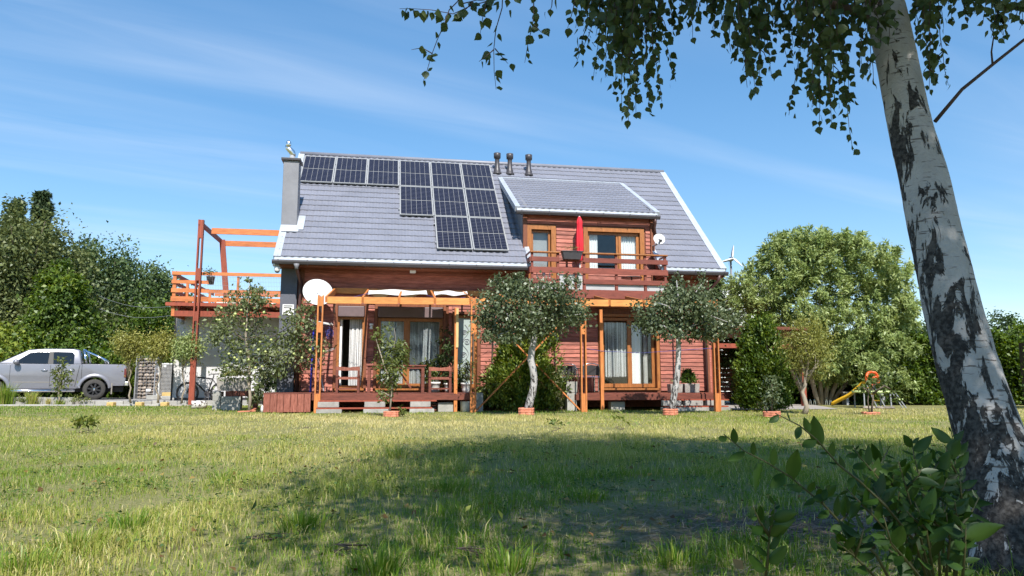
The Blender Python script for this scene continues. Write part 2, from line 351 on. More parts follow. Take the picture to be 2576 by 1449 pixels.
b = B(); b.box(-60, -8.6, 24.55, 48, -.3, .13); tag(b.top('driveway', m['drive'], None, None, fr='W', kind='structure'), 'grey drive beside the annex')
b = B(); b.add([(w.x, w.y, .012) for w in (h2w(12.3, 3, 0), h2w(12.3, -1.15, 0), h2w(15.3, -.9, 0), h2w(17.0, 3, 0), h2w(16, 9, 0), h2w(12.3, 9, 0))], [(0, 1, 2, 3, 4, 5)])
tag(b.top('paved_path', m['path'], None, None, fr='W', kind='structure'), 'grey paved yard beside the right gable')
kr = thing('kerb', 'pale concrete edging strip between lawn and drive', None, (-20, 23.9, 0), 'W', kind='structure')
x = -34.0
while x < -7.6:
    w = random.uniform(.9, 1.05); B().box(x, x + w - .015, 23.75, 23.98, -.1, .045 + random.uniform(-.006, .006)).part('kerb_stone', m['kerb'], kr, bevel=.012); x += w
lw = thing('low_block_wall', 'low pale concrete block wall edging the bed by the truck', 'wall', (-20, 24.45, 0), 'W')
x = -34.0
while x < -14.5:
    w = .98; B().box(x, min(x + w - .012, -14.2), 24.36, 24.5, -.1, .262 + random.uniform(-.006, .006)).part('concrete_block', m['concrete'], lw, bevel=.01); x += w
ke = thing('raised_kerb', 'low stone kerb along the drive in front of the gate', 'kerb', (-11, 24.4, 0), 'W')
x = -14.15
while x < -8.7:
    w = random.uniform(.45, .62); B().box(x, min(x + w - .015, -8.6), 24.3, 24.53, -.1, .155 + random.uniform(-.012, .008)).part('kerb_stone', m['kerb'], ke, bevel=.015); x += w

# ------------------------------------------------------------------ the house
SL, VR, ZE, LR = .749, 4.479, 4.004, 12.535
TAN, SIN, COS = math.tan(SL), math.sin(SL), math.cos(SL)
ZR = ZE + VR * TAN; FL = .48                         # ridge height, deck level
house = thing('wooden_house', 'red-brown timber house with grey tiled roof, dormer and balcony', 'house', (6.2, .6, 0))
def roofpt(u, s, n=0.0):                              # s metres down from the ridge, n metres off the sheet
    return (u, VR - s * COS - n * SIN, ZR - s * SIN + n * COS)
SLEN = VR / COS
# body behind the boards: walls, gables, floor
bw = B(); T0, T1 = .62, 8.3
def wallpiece(u0, u1, z0, z1, v0=.62, v1=.8): bw.box(u0, u1, v0, v1, z0, z1)
OPEN = [(1.60, 2.32, .58, 2.80), (2.66, 4.45, .58, 2.80), (4.78, 5.40, .58, 2.62), (8.98, 10.62, .58, 2.62)]
us = [.2] + [a for o in OPEN for a in o[:2]] + [12.2]
for i in range(0, len(us), 2): wallpiece(us[i], us[i + 1], 0.05, 3.95)
for o in OPEN: wallpiece(o[0], o[1], .05, o[2]); wallpiece(o[0], o[1], o[3], 3.95)
bw.part('front_wall_core', m['trim'], house)
g = B(); prof = [(.62, .05), (.62, 3.95), (VR, ZR - .22), (8.3, 3.95), (8.3, .05)]
g.prism_x(prof, .08, .3); g.part('gable_wall', m['fin'], house)
g = B(); g.prism_x(prof, 12.14, 12.32); g.part('gable_wall', m['siding'], house)
B().box(.3, 12.14, 8.1, 8.29, .05, 3.9).part('back_wall', m['fin'], house)
B().box(.3, 12.14, .82, 8.1, .3, .5).part('floor_slab', m['room'], house)
B().box(.3, 12.14, .82, 8.1, 2.95, 3.3).part('upper_floor', m['room'], house)
B().box(.3, 12.14, 3.4, 3.5, .5, 2.95).part('inner_wall', m['room'], house)
# front boards
fw = B().box(.66, .70, .57, .62, .5, 3.9).part('front_wall', m['trim'], house)
PITCH = .118
PLK = {}
def plank_mesh(L):
    k = round(L, 2)
    if k not in PLK:
        q = B(); q.prism_x([(0, 0), (-.034, .004), (-.012, PITCH + .006), (0, PITCH + .006)], 0, L); PLK[k] = q.mesh('plank', m['siding'])
    return PLK[k]
def boards(u0, u1, z0, z1, v, parent, maxl=4.2):
    z = z0
    while z < z1 - .02:
        L = u1 - u0; cuts = [0, L]
        if L > maxl: cuts = [0, random.uniform(.3, .7) * L, L]
        for a, c in zip(cuts[:-1], cuts[1:]): child('plank', plank_mesh(c - a - .004), parent, (u0 + a, v - random.uniform(0, .004), z), scl=((c - a - .004) / max(.01, round(c - a - .004, 2)), 1, min(1, (z1 - z) / PITCH)))
        z += PITCH
for u0, u1 in ((.70, 1.52), (2.395, 2.585), (4.60, 4.70), (5.50, 6.9), (6.9, 8.88), (10.74, 12.14)): boards(u0, u1, .5, 2.84, .62, fw)
boards(.70, 12.14, 2.86, 3.90, .62, fw)
boards(4.70, 5.48, 2.64, 2.84, .62, fw)
B().box(8.9, 10.72, .585, .62, 2.66, 2.85).part('header_board', m['trim'], house)
# charcoal pilaster at the left end, corner posts
B().box(.10, .52, .50, .618, .05, 3.86).part('pilaster', m['fin'], house)
B().box(12.14, 12.24, .56, .66, .3, 3.9).part('corner_post', m['trim'], house)
# windows and doors
def strings(u0, u1, v, z0, z1, n, mat, name, label, cat='curtain', wav=.02, gap=.68, parent=None):
    q = B(); w = (u1 - u0) / n
    for i in range(n):
        a = u0 + i * w + random.uniform(-.1, .1) * w; vv = v + wav * math.sin(i * .9) + random.uniform(-.008, .008); k = gap * random.uniform(.6, 1.3) * w
        t = random.uniform(-.01, .01); q.add([(a, vv, z1), (a + k, vv + .004, z1), (a + k + t, vv + .004, z0 + random.uniform(0, .05)), (a + t, vv, z0 + random.uniform(0, .05))], [(0, 1, 2, 3)])
    return q.top(name, mat, label, cat, ((u0 + u1) / 2, v, z0), 'H')
def sheet(u0, u1, v, z0, z1, mat, name, label, folds=7, amp=.03, cat='curtain'):
    n = folds * 8; V = []; F = []
    for i in range(n + 1):
        u = u0 + (u1 - u0) * i / n; d = amp * math.sin(i / n * folds * 2 * math.pi) + amp * .4 * math.sin(i * 1.7)
        V += [(u, v + d * .6, z1), (u, v + d, (z0 + z1) / 2), (u, v + d * 1.3, z0)]
    for i in range(n):
        for k in range(2): F.append((i*3+k, i*3+k+1, i*3+k+4, i*3+k+3))
    return B().add(V, F).top(name, mat, label, cat, ((u0 + u1) / 2, v, z0), 'H', smooth=True)
def sash(win, u0, u1, z0, z1, mat, fw_=.07, v0=.66, v1=.72, glass='glass'):
    f = B(); f.box(u0, u0 + fw_, v0, v1, z0, z1); f.box(u1 - fw_, u1, v0, v1, z0, z1); f.box(u0 + fw_, u1 - fw_, v0, v1, z0, z0 + fw_ * 1.3); f.box(u0 + fw_, u1 - fw_, v0, v1, z1 - fw_, z1)
    f.part('sash', mat, win); g_ = B(); g_.box(u0 + fw_, u1 - fw_, (v0 + v1) / 2 - .004, (v0 + v1) / 2 + .004, z0 + fw_ * 1.3, z1 - fw_); g_.part('pane', m[glass], win)
def casing(win, u0, u1, z0, z1, w, mat, v=.555):
    for a, c, z_0, z_1 in ((u0 - w, u0, z0, z1 + w), (u1, u1 + w, z0, z1 + w), (u0, u1, z1, z1 + w)): B().box(a, c, v, .625, z_0, z_1).part('casing', mat, win, bevel=.004)
def window(label=None):
    o = bpy.data.objects.new('window', None); COL.objects.link(o); o.parent = house; ORG[o] = ORG[house]
    if label: o['label'] = label
    return o
w1 = window('narrow terrace door standing open with white string curtain')
casing(w1, 1.60, 2.32, .58, 2.80, .075, m['trim']); B().box(1.61, 2.31, .50, .66, 2.50, 2.79).part('shutter_box', m['shutter'], w1, bevel=.02)
f = B(); f.box(1.60, 1.66, .64, .72, .58, 2.50); f.box(2.26, 2.32, .64, .72, .58, 2.5); f.box(1.66, 2.26, .64, .72, .58, .66); f.box(1.66, 2.26, .64, .72, 2.44, 2.5); f.part('frame', m['frame'], w1)
q = B(); q.box(1.665, 1.72, .735, 1.3, .62, 2.48); q.part('open_sash', m['white'], w1)
B().box(1.58, 2.34, .50, .66, .53, .58).part('sill', m['frame'], w1)
strings(1.92, 2.27, .80, .60, 2.46, 22, m['curtain'], 'string_curtain', 'white string curtain in the narrow open terrace door')
w2 = window()
casing(w2, 2.66, 4.45, .58, 2.80, .075, m['trim']); B().box(2.67, 4.44, .50, .66, 2.50, 2.79).part('shutter_box', m['shutter'], w2, bevel=.02)
sash(w2, 2.67, 3.46, .60, 2.49, m['frame'], .085); sash(w2, 3.46, 4.44, .60, 2.49, m['frame'], .085, .665, .725)
B().box(3.40, 3.53, .645, .665, .6, 2.49).part('mullion', m['frame'], w2); B().box(2.64, 4.47, .50, .66, .53, .58).part('sill', m['frame'], w2)
strings(2.78, 3.12, .765, .66, 2.40, 20, m['curtain'], 'string_curtain', 'grey-white string curtain at the left end of the wide terrace window')
strings(3.18, 3.40, .765, .66, 2.40, 14, m['curtain'], 'string_curtain', 'short string curtain just left of the wide window\'s middle post')
strings(3.56, 4.36, .775, .66, 2.40, 46, m['curtaing'], 'string_curtain', 'broad dark-gapped string curtain right of the wide window\'s middle post')
w3 = window('frosted glass door with curled scroll pattern')
casing(w3, 4.78, 5.40, .58, 2.62, .075, m['trim']); sash(w3, 4.79, 5.39, .60, 2.60, m['frame'], .08, glass='frost')
q = B()
for cx, cz, r0, tn in ((5.05, 2.12, .075, 1), (5.12, 1.86, .10, -1), (5.03, 1.5, .085, 1), (5.13, 1.2, .09, -1), (5.05, .95, .07, 1)):
    q.tube([(cx + tn * r0 * (1 - t / 30) * math.cos(t * .42), .672, cz + r0 * (1 - t / 30) * math.sin(t * .42)) for t in range(29)], .009, 5)
q.tube([(5.08 + .09 * math.sin(t * .55), .672, .75 + t * .055) for t in range(30)], .007, 5)
q.part('scroll_ornament', m['graypipe'], w3)
B().box(5.225, 5.305, .668, .684, .75, 2.5).part('dark_pane_strip', m['black'], w3)
w4 = window()
casing(w4, 8.98, 10.62, .58, 2.62, .085, m['frame']); sash(w4, 8.99, 9.86, .60, 2.60, m['frame'], .085); sash(w4, 9.84, 10.61, .60, 2.60, m['frame'], .085, .725, .78)
B().box(8.96, 10.64, .48, .66, .53, .58).part('sill', m['frame'], w4)
strings(9.14, 9.76, .78, .88, 2.48, 34, m['curtain'], 'string_curtain', 'pink-white string curtain in the window right of the metal chairs', gap=.75)
sheet(9.95, 10.24, .85, .70, 2.48, m['sheer'], 'panel_curtain', 'flat white curtain panel in the sliding window right of the metal chairs', 2, .012)
sheet(10.34, 10.46, .92, .70, 2.48, m['offwhite'], 'side_curtain', 'narrow cream curtain gathered at the window by the right corner', 3, .03)
B().box(.42, .60, .56, .60, 0, .001)
# wall light, junction box, flood light under the eave
def part_of(name, mat, bb, bev=0): return bb.part(name, mat, house, bevel=bev)
q = B(); q.box(2.45, 2.55, .50, .585, 2.27, 2.32); q.lathe([(.045, 0), (.05, .04), (.03, .09)], (2.5, .52, 2.17), 10); q.top('wall_lamp', m['white'], 'small white wall lamp between the narrow door and wide window', 'lamp', (2.5, .58, 2.2), bevel=.004)
q = B(); q.beam((3.55, .45, 3.80), (3.62, .30, 3.83), .03, .02); q.box(3.50, 3.66, .22, .34, 3.70, 3.80); q.top('flood_light', m['offwhite'], 'small floodlight under the main eave above the pergola', 'lamp', (3.58, .5, 3.8), bevel=.006)
# ---- roof
roof = B().prism_x([(VR - .02, ZR - .16), (.0, ZE - .16), (.0, ZE - .06), (VR - .02, ZR - .06)], .04, 6.72).part('roof', m['galv'], house)
roof.data.materials[0] = m['trim']
B().prism_x([(VR - .02, ZR - .16), (.0, ZE - .16), (.0, ZE - .06), (VR - .02, ZR - .06)], 10.66, LR - .04).part('roof_deck', m['trim'], roof)
B().prism_x([(VR - .02, ZR - .16), (3.6, ZE + 3.6 * TAN - .16), (3.6, ZE + 3.6 * TAN - .06), (VR - .02, ZR - .06)], 6.72, 10.66).part('roof_deck', m['trim'], roof)
B().prism_x([(VR + .02, ZR - .16), (VR * 2 + .2, ZE - .30), (VR * 2 + .2, ZE - .14), (VR + .02, ZR - .03)], .0, LR).part('back_slope', m['roof'], roof)
WAVE = .186
def course(u0, u1, s0, s1, pt, parent, ph=0.0):
    """one row of the pressed tile sheet: wavy across, each row stepping proud of the next"""
    n = max(4, int((u1 - u0) / WAVE * 8)); u = np.linspace(u0, u1, n + 1)
    t = ((u + ph) / WAVE) % 1.0
    h = .024 * (.5 + .5 * np.cos((t - .35) * 2 * math.pi)) ** 1.4; sc = .042 * (.5 + .5 * np.cos((t - .30) * 2 * math.pi))
    V = []
    for i in range(n + 1):
        V += [pt(u[i], s0 - .02, h[i] + .002), pt(u[i], s1 - .012 + sc[i] - .006, h[i] + .030), pt(u[i], s1 + sc[i] - .012, h[i] + .022), pt(u[i], s1 + sc[i] - .012, h[i] - .012)]
    V = np.array(V); I = np.arange(n)[:, None] * 4; F = np.concatenate([I + np.array([[k, k + 1, k + 5, k + 4]]) for k in range(3)])
    me = npmesh('tile_course', V - np.array(ORG[parent]), F, m['roof'], True)
    try: me.set_sharp_from_angle(angle=R(40))
    except Exception: pass
    return link('tile_course', me, parent)
NC = 20; ST = SLEN / NC
for i in range(NC):
    s0, s1 = i * ST, (i + 1) * ST; vmid = VR - (s0 + s1) / 2 * COS
    if vmid > 3.5: course(.06, LR - .06, s0, s1, roofpt, roof)
    else: course(.06, 6.80, s0, s1, roofpt, roof); course(10.60, LR - .06, s0, s1, roofpt, roof)
rc = B(); rc.tube([(.0, VR, ZR + .03), (LR, VR, ZR + .03)], .075, 10); rc.part('ridge_cap', m['roof'], roof, True)
def strip(s0, s1, u, w, name='verge_flashing', n0=.05, hgt=.11):
    q = B(); A = [roofpt(u - w / 2, s0, n0), roofpt(u + w / 2, s0, n0), roofpt(u + w / 2, s1, n0), roofpt(u - w / 2, s1, n0)]
    Bm = [roofpt(a_, s_, n0 - hgt) for a_, s_ in ((u - w / 2, s0), (u + w / 2, s0), (u + w / 2, s1), (u - w / 2, s1))]
    q.add(A + Bm, [(0, 1, 2, 3), (7, 6, 5, 4), (0, 4, 5, 1), (1, 5, 6, 2), (2, 6, 7, 3), (3, 7, 4, 0)]); return q.part(name, m['galv'], roof, bevel=.006)
strip(.0, 1.6, .05, .19, hgt=.16); strip(4.95, SLEN + .03, .05, .19, hgt=.16); strip(1.6, 4.95, -.02, .05, hgt=.16)
strip(.02, SLEN + .03, LR - .05, .2, hgt=.16)
strip(SLEN - 1.78, SLEN + .03, 6.80, .13); strip(SLEN - 1.6, SLEN + .03, 10.62, .12)
def eave(u0, u1, v, z, par, nm='eave_flashing'):
    q = B(); q.prism_x([(v + .06, z + .035), (v - .045, z - .03), (v - .05, z - .10), (v - .035, z - .10), (v - .02, z - .04), (v + .06, z + .01)], u0, u1); q.part(nm, m['galv'], par)
    q = B(); q.prism_x([(v - .06, z - .105), (v - .17, z - .105), (v - .175, z - .15), (v - .15, z - .205), (v - .10, z - .215), (v - .07, z - .20), (v - .055, z - .16)], u0 - .04, u1 + .04); q.part('gutter', m['gutter'], par)
    n = max(2, int((u1 - u0) / .75)); q = B()
    for i in range(n + 1): uu = u0 + .1 + (u1 - u0 - .2) * i / n; q.prism_x([(v - .05, z - .095), (v - .185, z - .098), (v - .19, z - .15), (v - .16, z - .222), (v - .10, z - .235), (v - .10, z - .225), (v - .15, z - .21), (v - .178, z - .15), (v - .175, z - .11), (v - .05, z - .105)], uu, uu + .03)
    q.part('gutter_bracket', m['gutter'], par)
eave(-.02, 6.84, 0, ZE, roof); eave(10.58, LR + .0, 0, ZE, roof)
B().box(.0, 6.75, .0, .56, ZE - .24, ZE - .18).part('soffit', m['trim'], house); B().box(10.6, LR, .0, .56, ZE - .24, ZE - .18).part('soffit', m['trim'], house)
def downpipe(pts, mat, nm='downpipe'):
    q = B(); q.tube(pts, .045, 10); return q.part(nm, mat, house, True)
downpipe([(.56, -.11, ZE - .2), (.56, -.11, ZE - .32), (.60, .5, 3.4), (.60, .52, 3.2), (.60, .52, .05)], m['pipe'])
downpipe([(12.32, -.11, ZE - .2), (12.3, -.1, ZE - .34), (12.12, .48, 3.3), (12.10, .5, 3.1), (12.10, .5, .05)], m['pipe'])
downpipe([(6.26, .52, 2.9), (6.26, .52, .05)], m['graypipe'])
q = B(); q.lathe([(.085, 0), (.05, -.07), (.045, -.14)], (.56, -.11, ZE - .2), 12); q.part('outlet_funnel', m['chim'], house, True)
# ---- dormer
DV, DZ0, DZ1, DU0, DU1, DE = 3.72, 5.69, 7.45, 6.52, 10.70, .46
DS = math.hypot(DV - DE, DZ1 - DZ0); DC, DSN = (DV - DE) / DS, (DZ1 - DZ0) / DS
def dpt(u, s, n=0.0): return (u, DV - s * DC - n * DSN, DZ1 - s * DSN + n * DC)
dr = B().prism_x([(DV, DZ1 - .02), (DE, DZ0 - .02), (DE, DZ0 - .12), (DV, DZ1 - .12)], DU0 + .02, DU1 - .02).part('dormer_roof', m['trim'], house)
for i in range(13): course(DU0 + .05, DU1 - .05, i * DS / 13, (i + 1) * DS / 13, dpt, dr, .05)
def dstrip(u, w, s0=-.04, s1=DS + .03, n0=.055, hgt=.16):
    q = B(); c = [(u - w / 2, s0), (u + w / 2, s0), (u + w / 2, s1), (u - w / 2, s1)]
    q.add([dpt(a_, s_, n0) for a_, s_ in c] + [dpt(a_, s_, n0 - hgt) for a_, s_ in c], [(0, 1, 2, 3), (7, 6, 5, 4), (0, 4, 5, 1), (1, 5, 6, 2), (2, 6, 7, 3), (3, 7, 4, 0)]); q.part('verge_flashing', m['galv'], dr, bevel=.006)
dstrip(DU0, .15); dstrip(DU1, .15)
q = B(); q.add([dpt(DU0, -.05, .06), dpt(DU1, -.05, .06), dpt(DU1, .06, .06), dpt(DU0, .06, .06)] + [dpt(DU0, -.05, .0), dpt(DU1, -.05, .0), dpt(DU1, .06, .0), dpt(DU0, .06, .0)], [(0, 1, 2, 3), (7, 6, 5, 4), (0, 4, 5, 1), (1, 5, 6, 2), (2, 6, 7, 3), (3, 7, 4, 0)]); q.part('top_flashing', m['galv'], dr)
eave(DU0 - .02, DU1 + .0, DE, DZ0, dr)
for uu in (6.72, 10.56): B().prism_x([(.64, 3.3), (.64, 5.85), (3.68, 7.36), (3.68, 7.25), (.66, 3.9)], uu, uu + .10).part('dormer_side_wall', m['chim'], house)
dw = B().box(6.70, 6.82, .545, .66, 3.3, 5.6).part('dormer_wall', m['trim'], house); B().box(10.52, 10.64, .545, .66, 3.3, 5.6).part('corner_post', m['trim'], dw)
DOP = [(6.94, 7.52, 3.66, 5.10), (8.61, 10.19, 3.66, 5.10)]
q = B()
for a, c in ((6.8, 6.94), (7.52, 8.61), (10.19, 10.55)): q.box(a, c, .622, .76, 3.3, 5.7)
for a, c, z0, z1 in DOP: q.box(a, c, .622, .76, 3.3, z0); q.box(a, c, .622, .76, z1, 5.7)
q.part('dormer_wall_core', m['trim'], house)
boards(6.82, 10.52, 5.27, 5.60, .62, dw, 3.0); boards(7.68, 8.50, 3.56, 5.27, .62, dw); boards(10.38, 10.52, 3.56, 5.27, .62, dw); boards(6.82, 10.52, 3.25, 3.55, .62, dw, 3.0)
boards(6.82, 6.84, 3.56, 5.27, .62, dw)
w5 = window('narrow balcony door with grey blind'); casing(w5, 6.94, 7.52, 3.66, 5.10, .14, m['frame']); sash(w5, 6.95, 7.51, 3.67, 5.09, m['frame'], .06)
w6 = window(); casing(w6, 8.61, 10.19, 3.66, 5.10, .13, m['frame'])
sash(w6, 8.62, 9.55, 3.67, 5.09, m['frame'], .06); sash(w6, 9.56, 10.18, 3.67, 5.09, m['frame'], .08, .65, .71)
B().box(6.95, 7.51, .80, .82, 4.05, 5.06).part('blind', m['milky'], w5)
sheet(8.66, 8.95, .76, 3.70, 5.06, m['sheer'], 'balcony_curtain', 'white sheer curtain at the left edge of the wide balcony window', 4, .02)
sheet(9.62, 10.14, .775, 3.70, 5.06, m['sheer'], 'balcony_curtain', 'gathered white curtain in the right pane of the wide balcony window', 7, .03)
B().box(6.8, 10.55, 2.6, 2.7, 3.3, 6.2).part('inner_wall', m['room'], house)
downpipe([(10.60, DE - .11, DZ0 - .2), (10.60, DE - .1, DZ0 - .3), (10.62, .50, 5.25), (10.66, .52, 4.95)], m['pipe'])
# ---- chimney
ch = B().prism_x([(1.08, 4.7), (1.08, 6.93), (1.56, 6.93), (1.56, 5.2)], -.04, .38).part('chimney', m['chim'], house, bevel=.008)
B().box(-.10, .43, 1.02, 1.62, 6.93, 7.0).part('chimney_cap', m['gutter'], ch, bevel=.01)
q = B(); q.lathe([(.10, 0), (.10, .06), (.075, .07), (.075, .14)], (.16, 1.32, 7.0), 12); q.part('flue_collar', m['graypipe'], ch, True)
q = B(); q.tube([(.18, 1.32, 7.14), (.18, 1.32, 7.18), (.15, 1.31, 7.24), (.08, 1.30, 7.31), (.02, 1.30, 7.37), (.0, 1.3, 7.43)], [.07, .075, .085, .08, .07, .05], 12)
q.blob((.05, 1.25, 7.46), (.075, .06, .11), 12, 8); q.part('wind_cowl', m['steel'], ch, True)
q = B(); A = [(-.06, 4.82), (.56, 4.82), (.56, 4.25), (-.06, 4.25)]
q.box(-.05, .39, 1.06, 1.58, 4.80, 5.02)
q.part('chimney_collar', m['chim'], ch)
def patch(u0, u1, s0, s1, n0, nm):
    q = B(); c = [(u0, s0), (u1, s0), (u1, s1), (u0, s1)]; q.add([roofpt(a_, s_, n0) for a_, s_ in c] + [roofpt(a_, s_, n0 - .05) for a_, s_ in c], [(0, 1, 2, 3), (7, 6, 5, 4), (0, 4, 5, 1), (1, 5, 6, 2), (2, 6, 7, 3), (3, 7, 4, 0)]); q.part(nm, m['galv'], ch, bevel=.015)
patch(-.05, .46, 4.60, 4.93, .072, 'flashing_apron'); patch(.38, .58, 4.05, 4.80, .066, 'flashing_side')
# ---- vent pipes at the ridge
for i, u in enumerate((6.46, 6.89, 7.54)):
    q = B(); q.lathe([(.17, -.06), (.15, .0), (.115, .03), (.115, .12), (.085, .17), (.075, .42), (.078, .5), (.115, .51), (.12, .68), (.06, .70)], (u, 3.98, 7.72), 14); q.part('vent_pipe', m['gutter'], roof, True)
    q = B(); q.lathe([(.08, 0), (.08, .3), (.12, .31), (.12, .40), (.05, .42)], (u - .12, 4.95, 7.72), 10); q.part('vent_cowl_behind', m['gutter'], roof, True)
# ---- balcony
bal = B().box(6.72, 10.62, -.40, .56, 3.16, 3.26).part('balcony', m['balc'], house); BV = -.38
def rail(u0, u1, z0, z1, v=BV - .03, w=.035): B().box(u0, u1, v, v + w, z0, z1).part('rail', m['balc'], bal, bevel=.004)
for u in (6.74, 7.46, 8.20, 9.12, 9.96, 10.55): B().box(u, u + .065, BV + .006, BV + .075, 3.16, 4.25).part('post', m['balc'], bal)
for u in (7.72, 7.98): B().box(u, u + .05, BV + .006, BV + .06, 3.16, 4.03).part('post', m['balc'], bal)
for u0, u1 in ((6.74, 7.52), (8.20, 10.62)):
    B().box(u0 - .02, u1 + .02, BV - .05, BV + .10, 4.252, 4.29).part('handrail', m['frame'], bal, bevel=.006)
    rail(u0, u1, 4.01, 4.14); rail(u0, u1, 3.70, 3.86); rail(u0, u1, 3.42, 3.55)
B().box(7.50, 8.22, BV - .04, BV + .09, 4.03, 4.06).part('handrail', m['balc'], bal)
rail(7.52, 8.20, 3.70, 3.86)
B().box(6.70, 10.66, BV - .05, BV - .012, 3.02, 3.22).part('fascia', m['balc'], bal)
for u0, u1 in ((6.82, 7.44), (7.54, 7.70), (7.78, 7.96), (8.04, 8.18), (8.28, 9.10), (9.20, 9.94), (10.04, 10.53)):
    B().box(u0, u1, BV + .03, BV + .045, 3.25, 3.42 if u0 < 7 or u0 > 8.2 else 3.68).part('privacy_panel', m['milky'], bal)
for z0, z1 in ((4.01, 4.14), (3.70, 3.86), (3.42, 3.55), (4.252, 4.29)): B().box(10.62, 10.655, BV, .5, z0, z1).part('side_rail', m['balc'], bal)
for z0, z1 in ((4.01, 4.14), (3.70, 3.86), (3.42, 3.55), (4.252, 4.29)): B().box(6.70, 6.735, BV, .5, z0, z1).part('side_rail', m['balc'], bal)
# things on and behind the balcony
par = thing('closed_parasol', 'closed red parasol standing on the balcony between door and window', 'parasol', (8.265, .2, 3.26))
q = B(); q.cyl((8.265, .2, 3.26), (8.265, .2, 5.45), .02, 8); q.part('pole', m['offwhite'], par)
prof = [(.0, 1.34), (.035, 1.33), (.075, 1.24), (.10, 1.16), (.085, 1.1), (.105, .9), (.12, .62), (.125, .4), (.10, .25), (.085, .2), (.10, .15), (.105, .03), (.02, .0)]
V = []; n = 28
for r_, h_ in prof:
    for k in range(n): w = 2 * math.pi * k / n; rr = .86 * r_ * (1 + .16 * math.sin(k * math.pi / 2 + h_ * 2)); V.append((8.265 + rr * math.cos(w), .2 + rr * math.sin(w), 4.10 + h_ * 1.0))
q = B(); q.add(V, [(i*n+k, (i+1)*n+k, (i+1)*n+(k+1) % n, i*n+(k+1) % n) for i in range(len(prof) - 1) for k in range(n)]); q.part('canopy', m['red'], par, True)
q = B(); q.lathe([(.086, 0), (.094, .04), (.09, .08)], (8.265, .2, 4.34), 12); q.part('tie_strap', m['plasticw'], par)
q = B(); q.lathe([(.2, 0), (.2, .05), (.05, .08), (.04, .3)], (8.265, .2, 3.26), 14); q.part('base', m['gutter'], par)
fb = thing('flower_box', 'dark grey flower box hung on the balcony rail', 'planter', (7.85, BV - .1, 4.0))
q = B(); q.add([(7.62, BV - .02, 4.06), (8.08, BV - .02, 4.06), (8.08, BV - .20, 4.06), (7.62, BV - .20, 4.06), (7.57, BV - .0, 4.27), (8.13, BV - .0, 4.27), (8.13, BV - .23, 4.27), (7.57, BV - .23, 4.27)], [(0, 1, 2, 3), (0, 4, 5, 1), (1, 5, 6, 2), (2, 6, 7, 3), (3, 7, 4, 0)])
q.box(7.55, 8.15, BV - .245, BV + .0, 4.265, 4.29); q.part('box', m['gutter'], fb, bevel=.006)
B().box(7.6, 8.1, BV - .21, BV - .02, 4.2, 4.275).part('soil', m['soil'], fb)
dr_ = thing('drying_rack', 'white folding drying rack on the balcony behind the narrow door rail', 'drying rack', (7.15, -.1, 3.3))
q = B()
for z in (3.66, 3.80): q.cyl((6.95, -.05, z), (7.35, -.05, z), .012, 6)
for u in (6.97, 7.15, 7.33): q.cyl((u, -.05, 3.26), (u, -.05, 3.82), .012, 6)
q.part('frame', m['white'], dr_)
B().box(7.12, 7.2, -.065, -.035, 3.68, 3.78).part('clip', m['white'], dr_)
q = B(); q.lathe([(.02, 0), (.3, 0), (.3, .025), (.02, .025)], (9.75, .1, 3.68), 18); bt = thing('balcony_table', 'small round dark table on the balcony before the right curtain', 'table', (9.75, .1, 3.26)); q.part('top', m['gutter'], bt)
q = B(); q.cyl((9.75, .1, 3.26), (9.75, .1, 3.68), .02, 8); q.part('leg', m['gutter'], bt)
# security camera at the left end of the gutter
sc_ = thing('security_camera', 'white dome security camera under the left end of the eave', 'camera', (.02, .1, 3.72))
q = B(); q.box(-.06, .1, .0, .16, 3.76, 3.80); q.cyl((.08, .08, 3.7), (.08, .08, 3.78), .03, 8); q.part('bracket', m['offwhite'], sc_)
q = B(); q.lathe([(.01, -.10), (.05, -.085), (.075, -.04), (.08, .0), (.085, .05), (.02, .06)], (.06, .02, 3.68), 14); q.part('dome', m['white'], sc_, True)
q = B(); q.lathe([(.005, -.105), (.045, -.092), (.06, -.065)], (.06, .018, 3.676), 12); q.part('lens_window', m['black'], sc_, True)
# notice on the charcoal pilaster
nt_ = thing('wall_notice', 'small white notice with black marks on the charcoal pilaster', 'sign', (.3, .49, 2.7))
B().box(.17, .46, .485, .498, 2.52, 2.80).part('board', m['white'], nt_)
q = B()
for z, a, c in ((2.75, .2, .43), (2.70, .2, .36), (2.62, .26, .40), (2.57, .2, .3)): q.box(a, c, .479, .484, z, z + .022)
q.part('print', m['black'], nt_)
# ------------------------------------------------------------------ solar panels
PU, PS, PA, PB = .181, .317, 1.0125, 1.7875
PW, PH = .992, 1.765
fm = B(); fm.box(0, PW, 0, .03, -.035, .0); fm.box(0, PW, PH - .03, PH, -.035, .0); fm.box(0, .022, .03, PH - .03, -.035, .0); fm.box(PW - .022, PW, .03, PH - .03, -.035, .0); fme = fm.mesh('frame', m['alu'])
bm_ = B().box(.0225, PW - .0225, .031, PH - .031, -.03, -.006).mesh('backsheet', m['pvback'])
cw, chh = (PW - .044 - .02) / 6, (PH - .06 - .03) / 2
cm_ = B().box(-cw / 2 + .0045, cw / 2 - .0045, -chh / 2 + .006, chh / 2 - .006, 0, .003).mesh('cell_block', m['pv'])
rails_ = B().box(-.04, PW + .02, .35, .39, -.075, -.036).box(-.04, PW + .02, 1.35, 1.39, -.075, -.036).mesh('mounting_rail', m['graypipe'])
names = ['first', 'second', 'third', 'fourth', 'fifth', 'sixth']
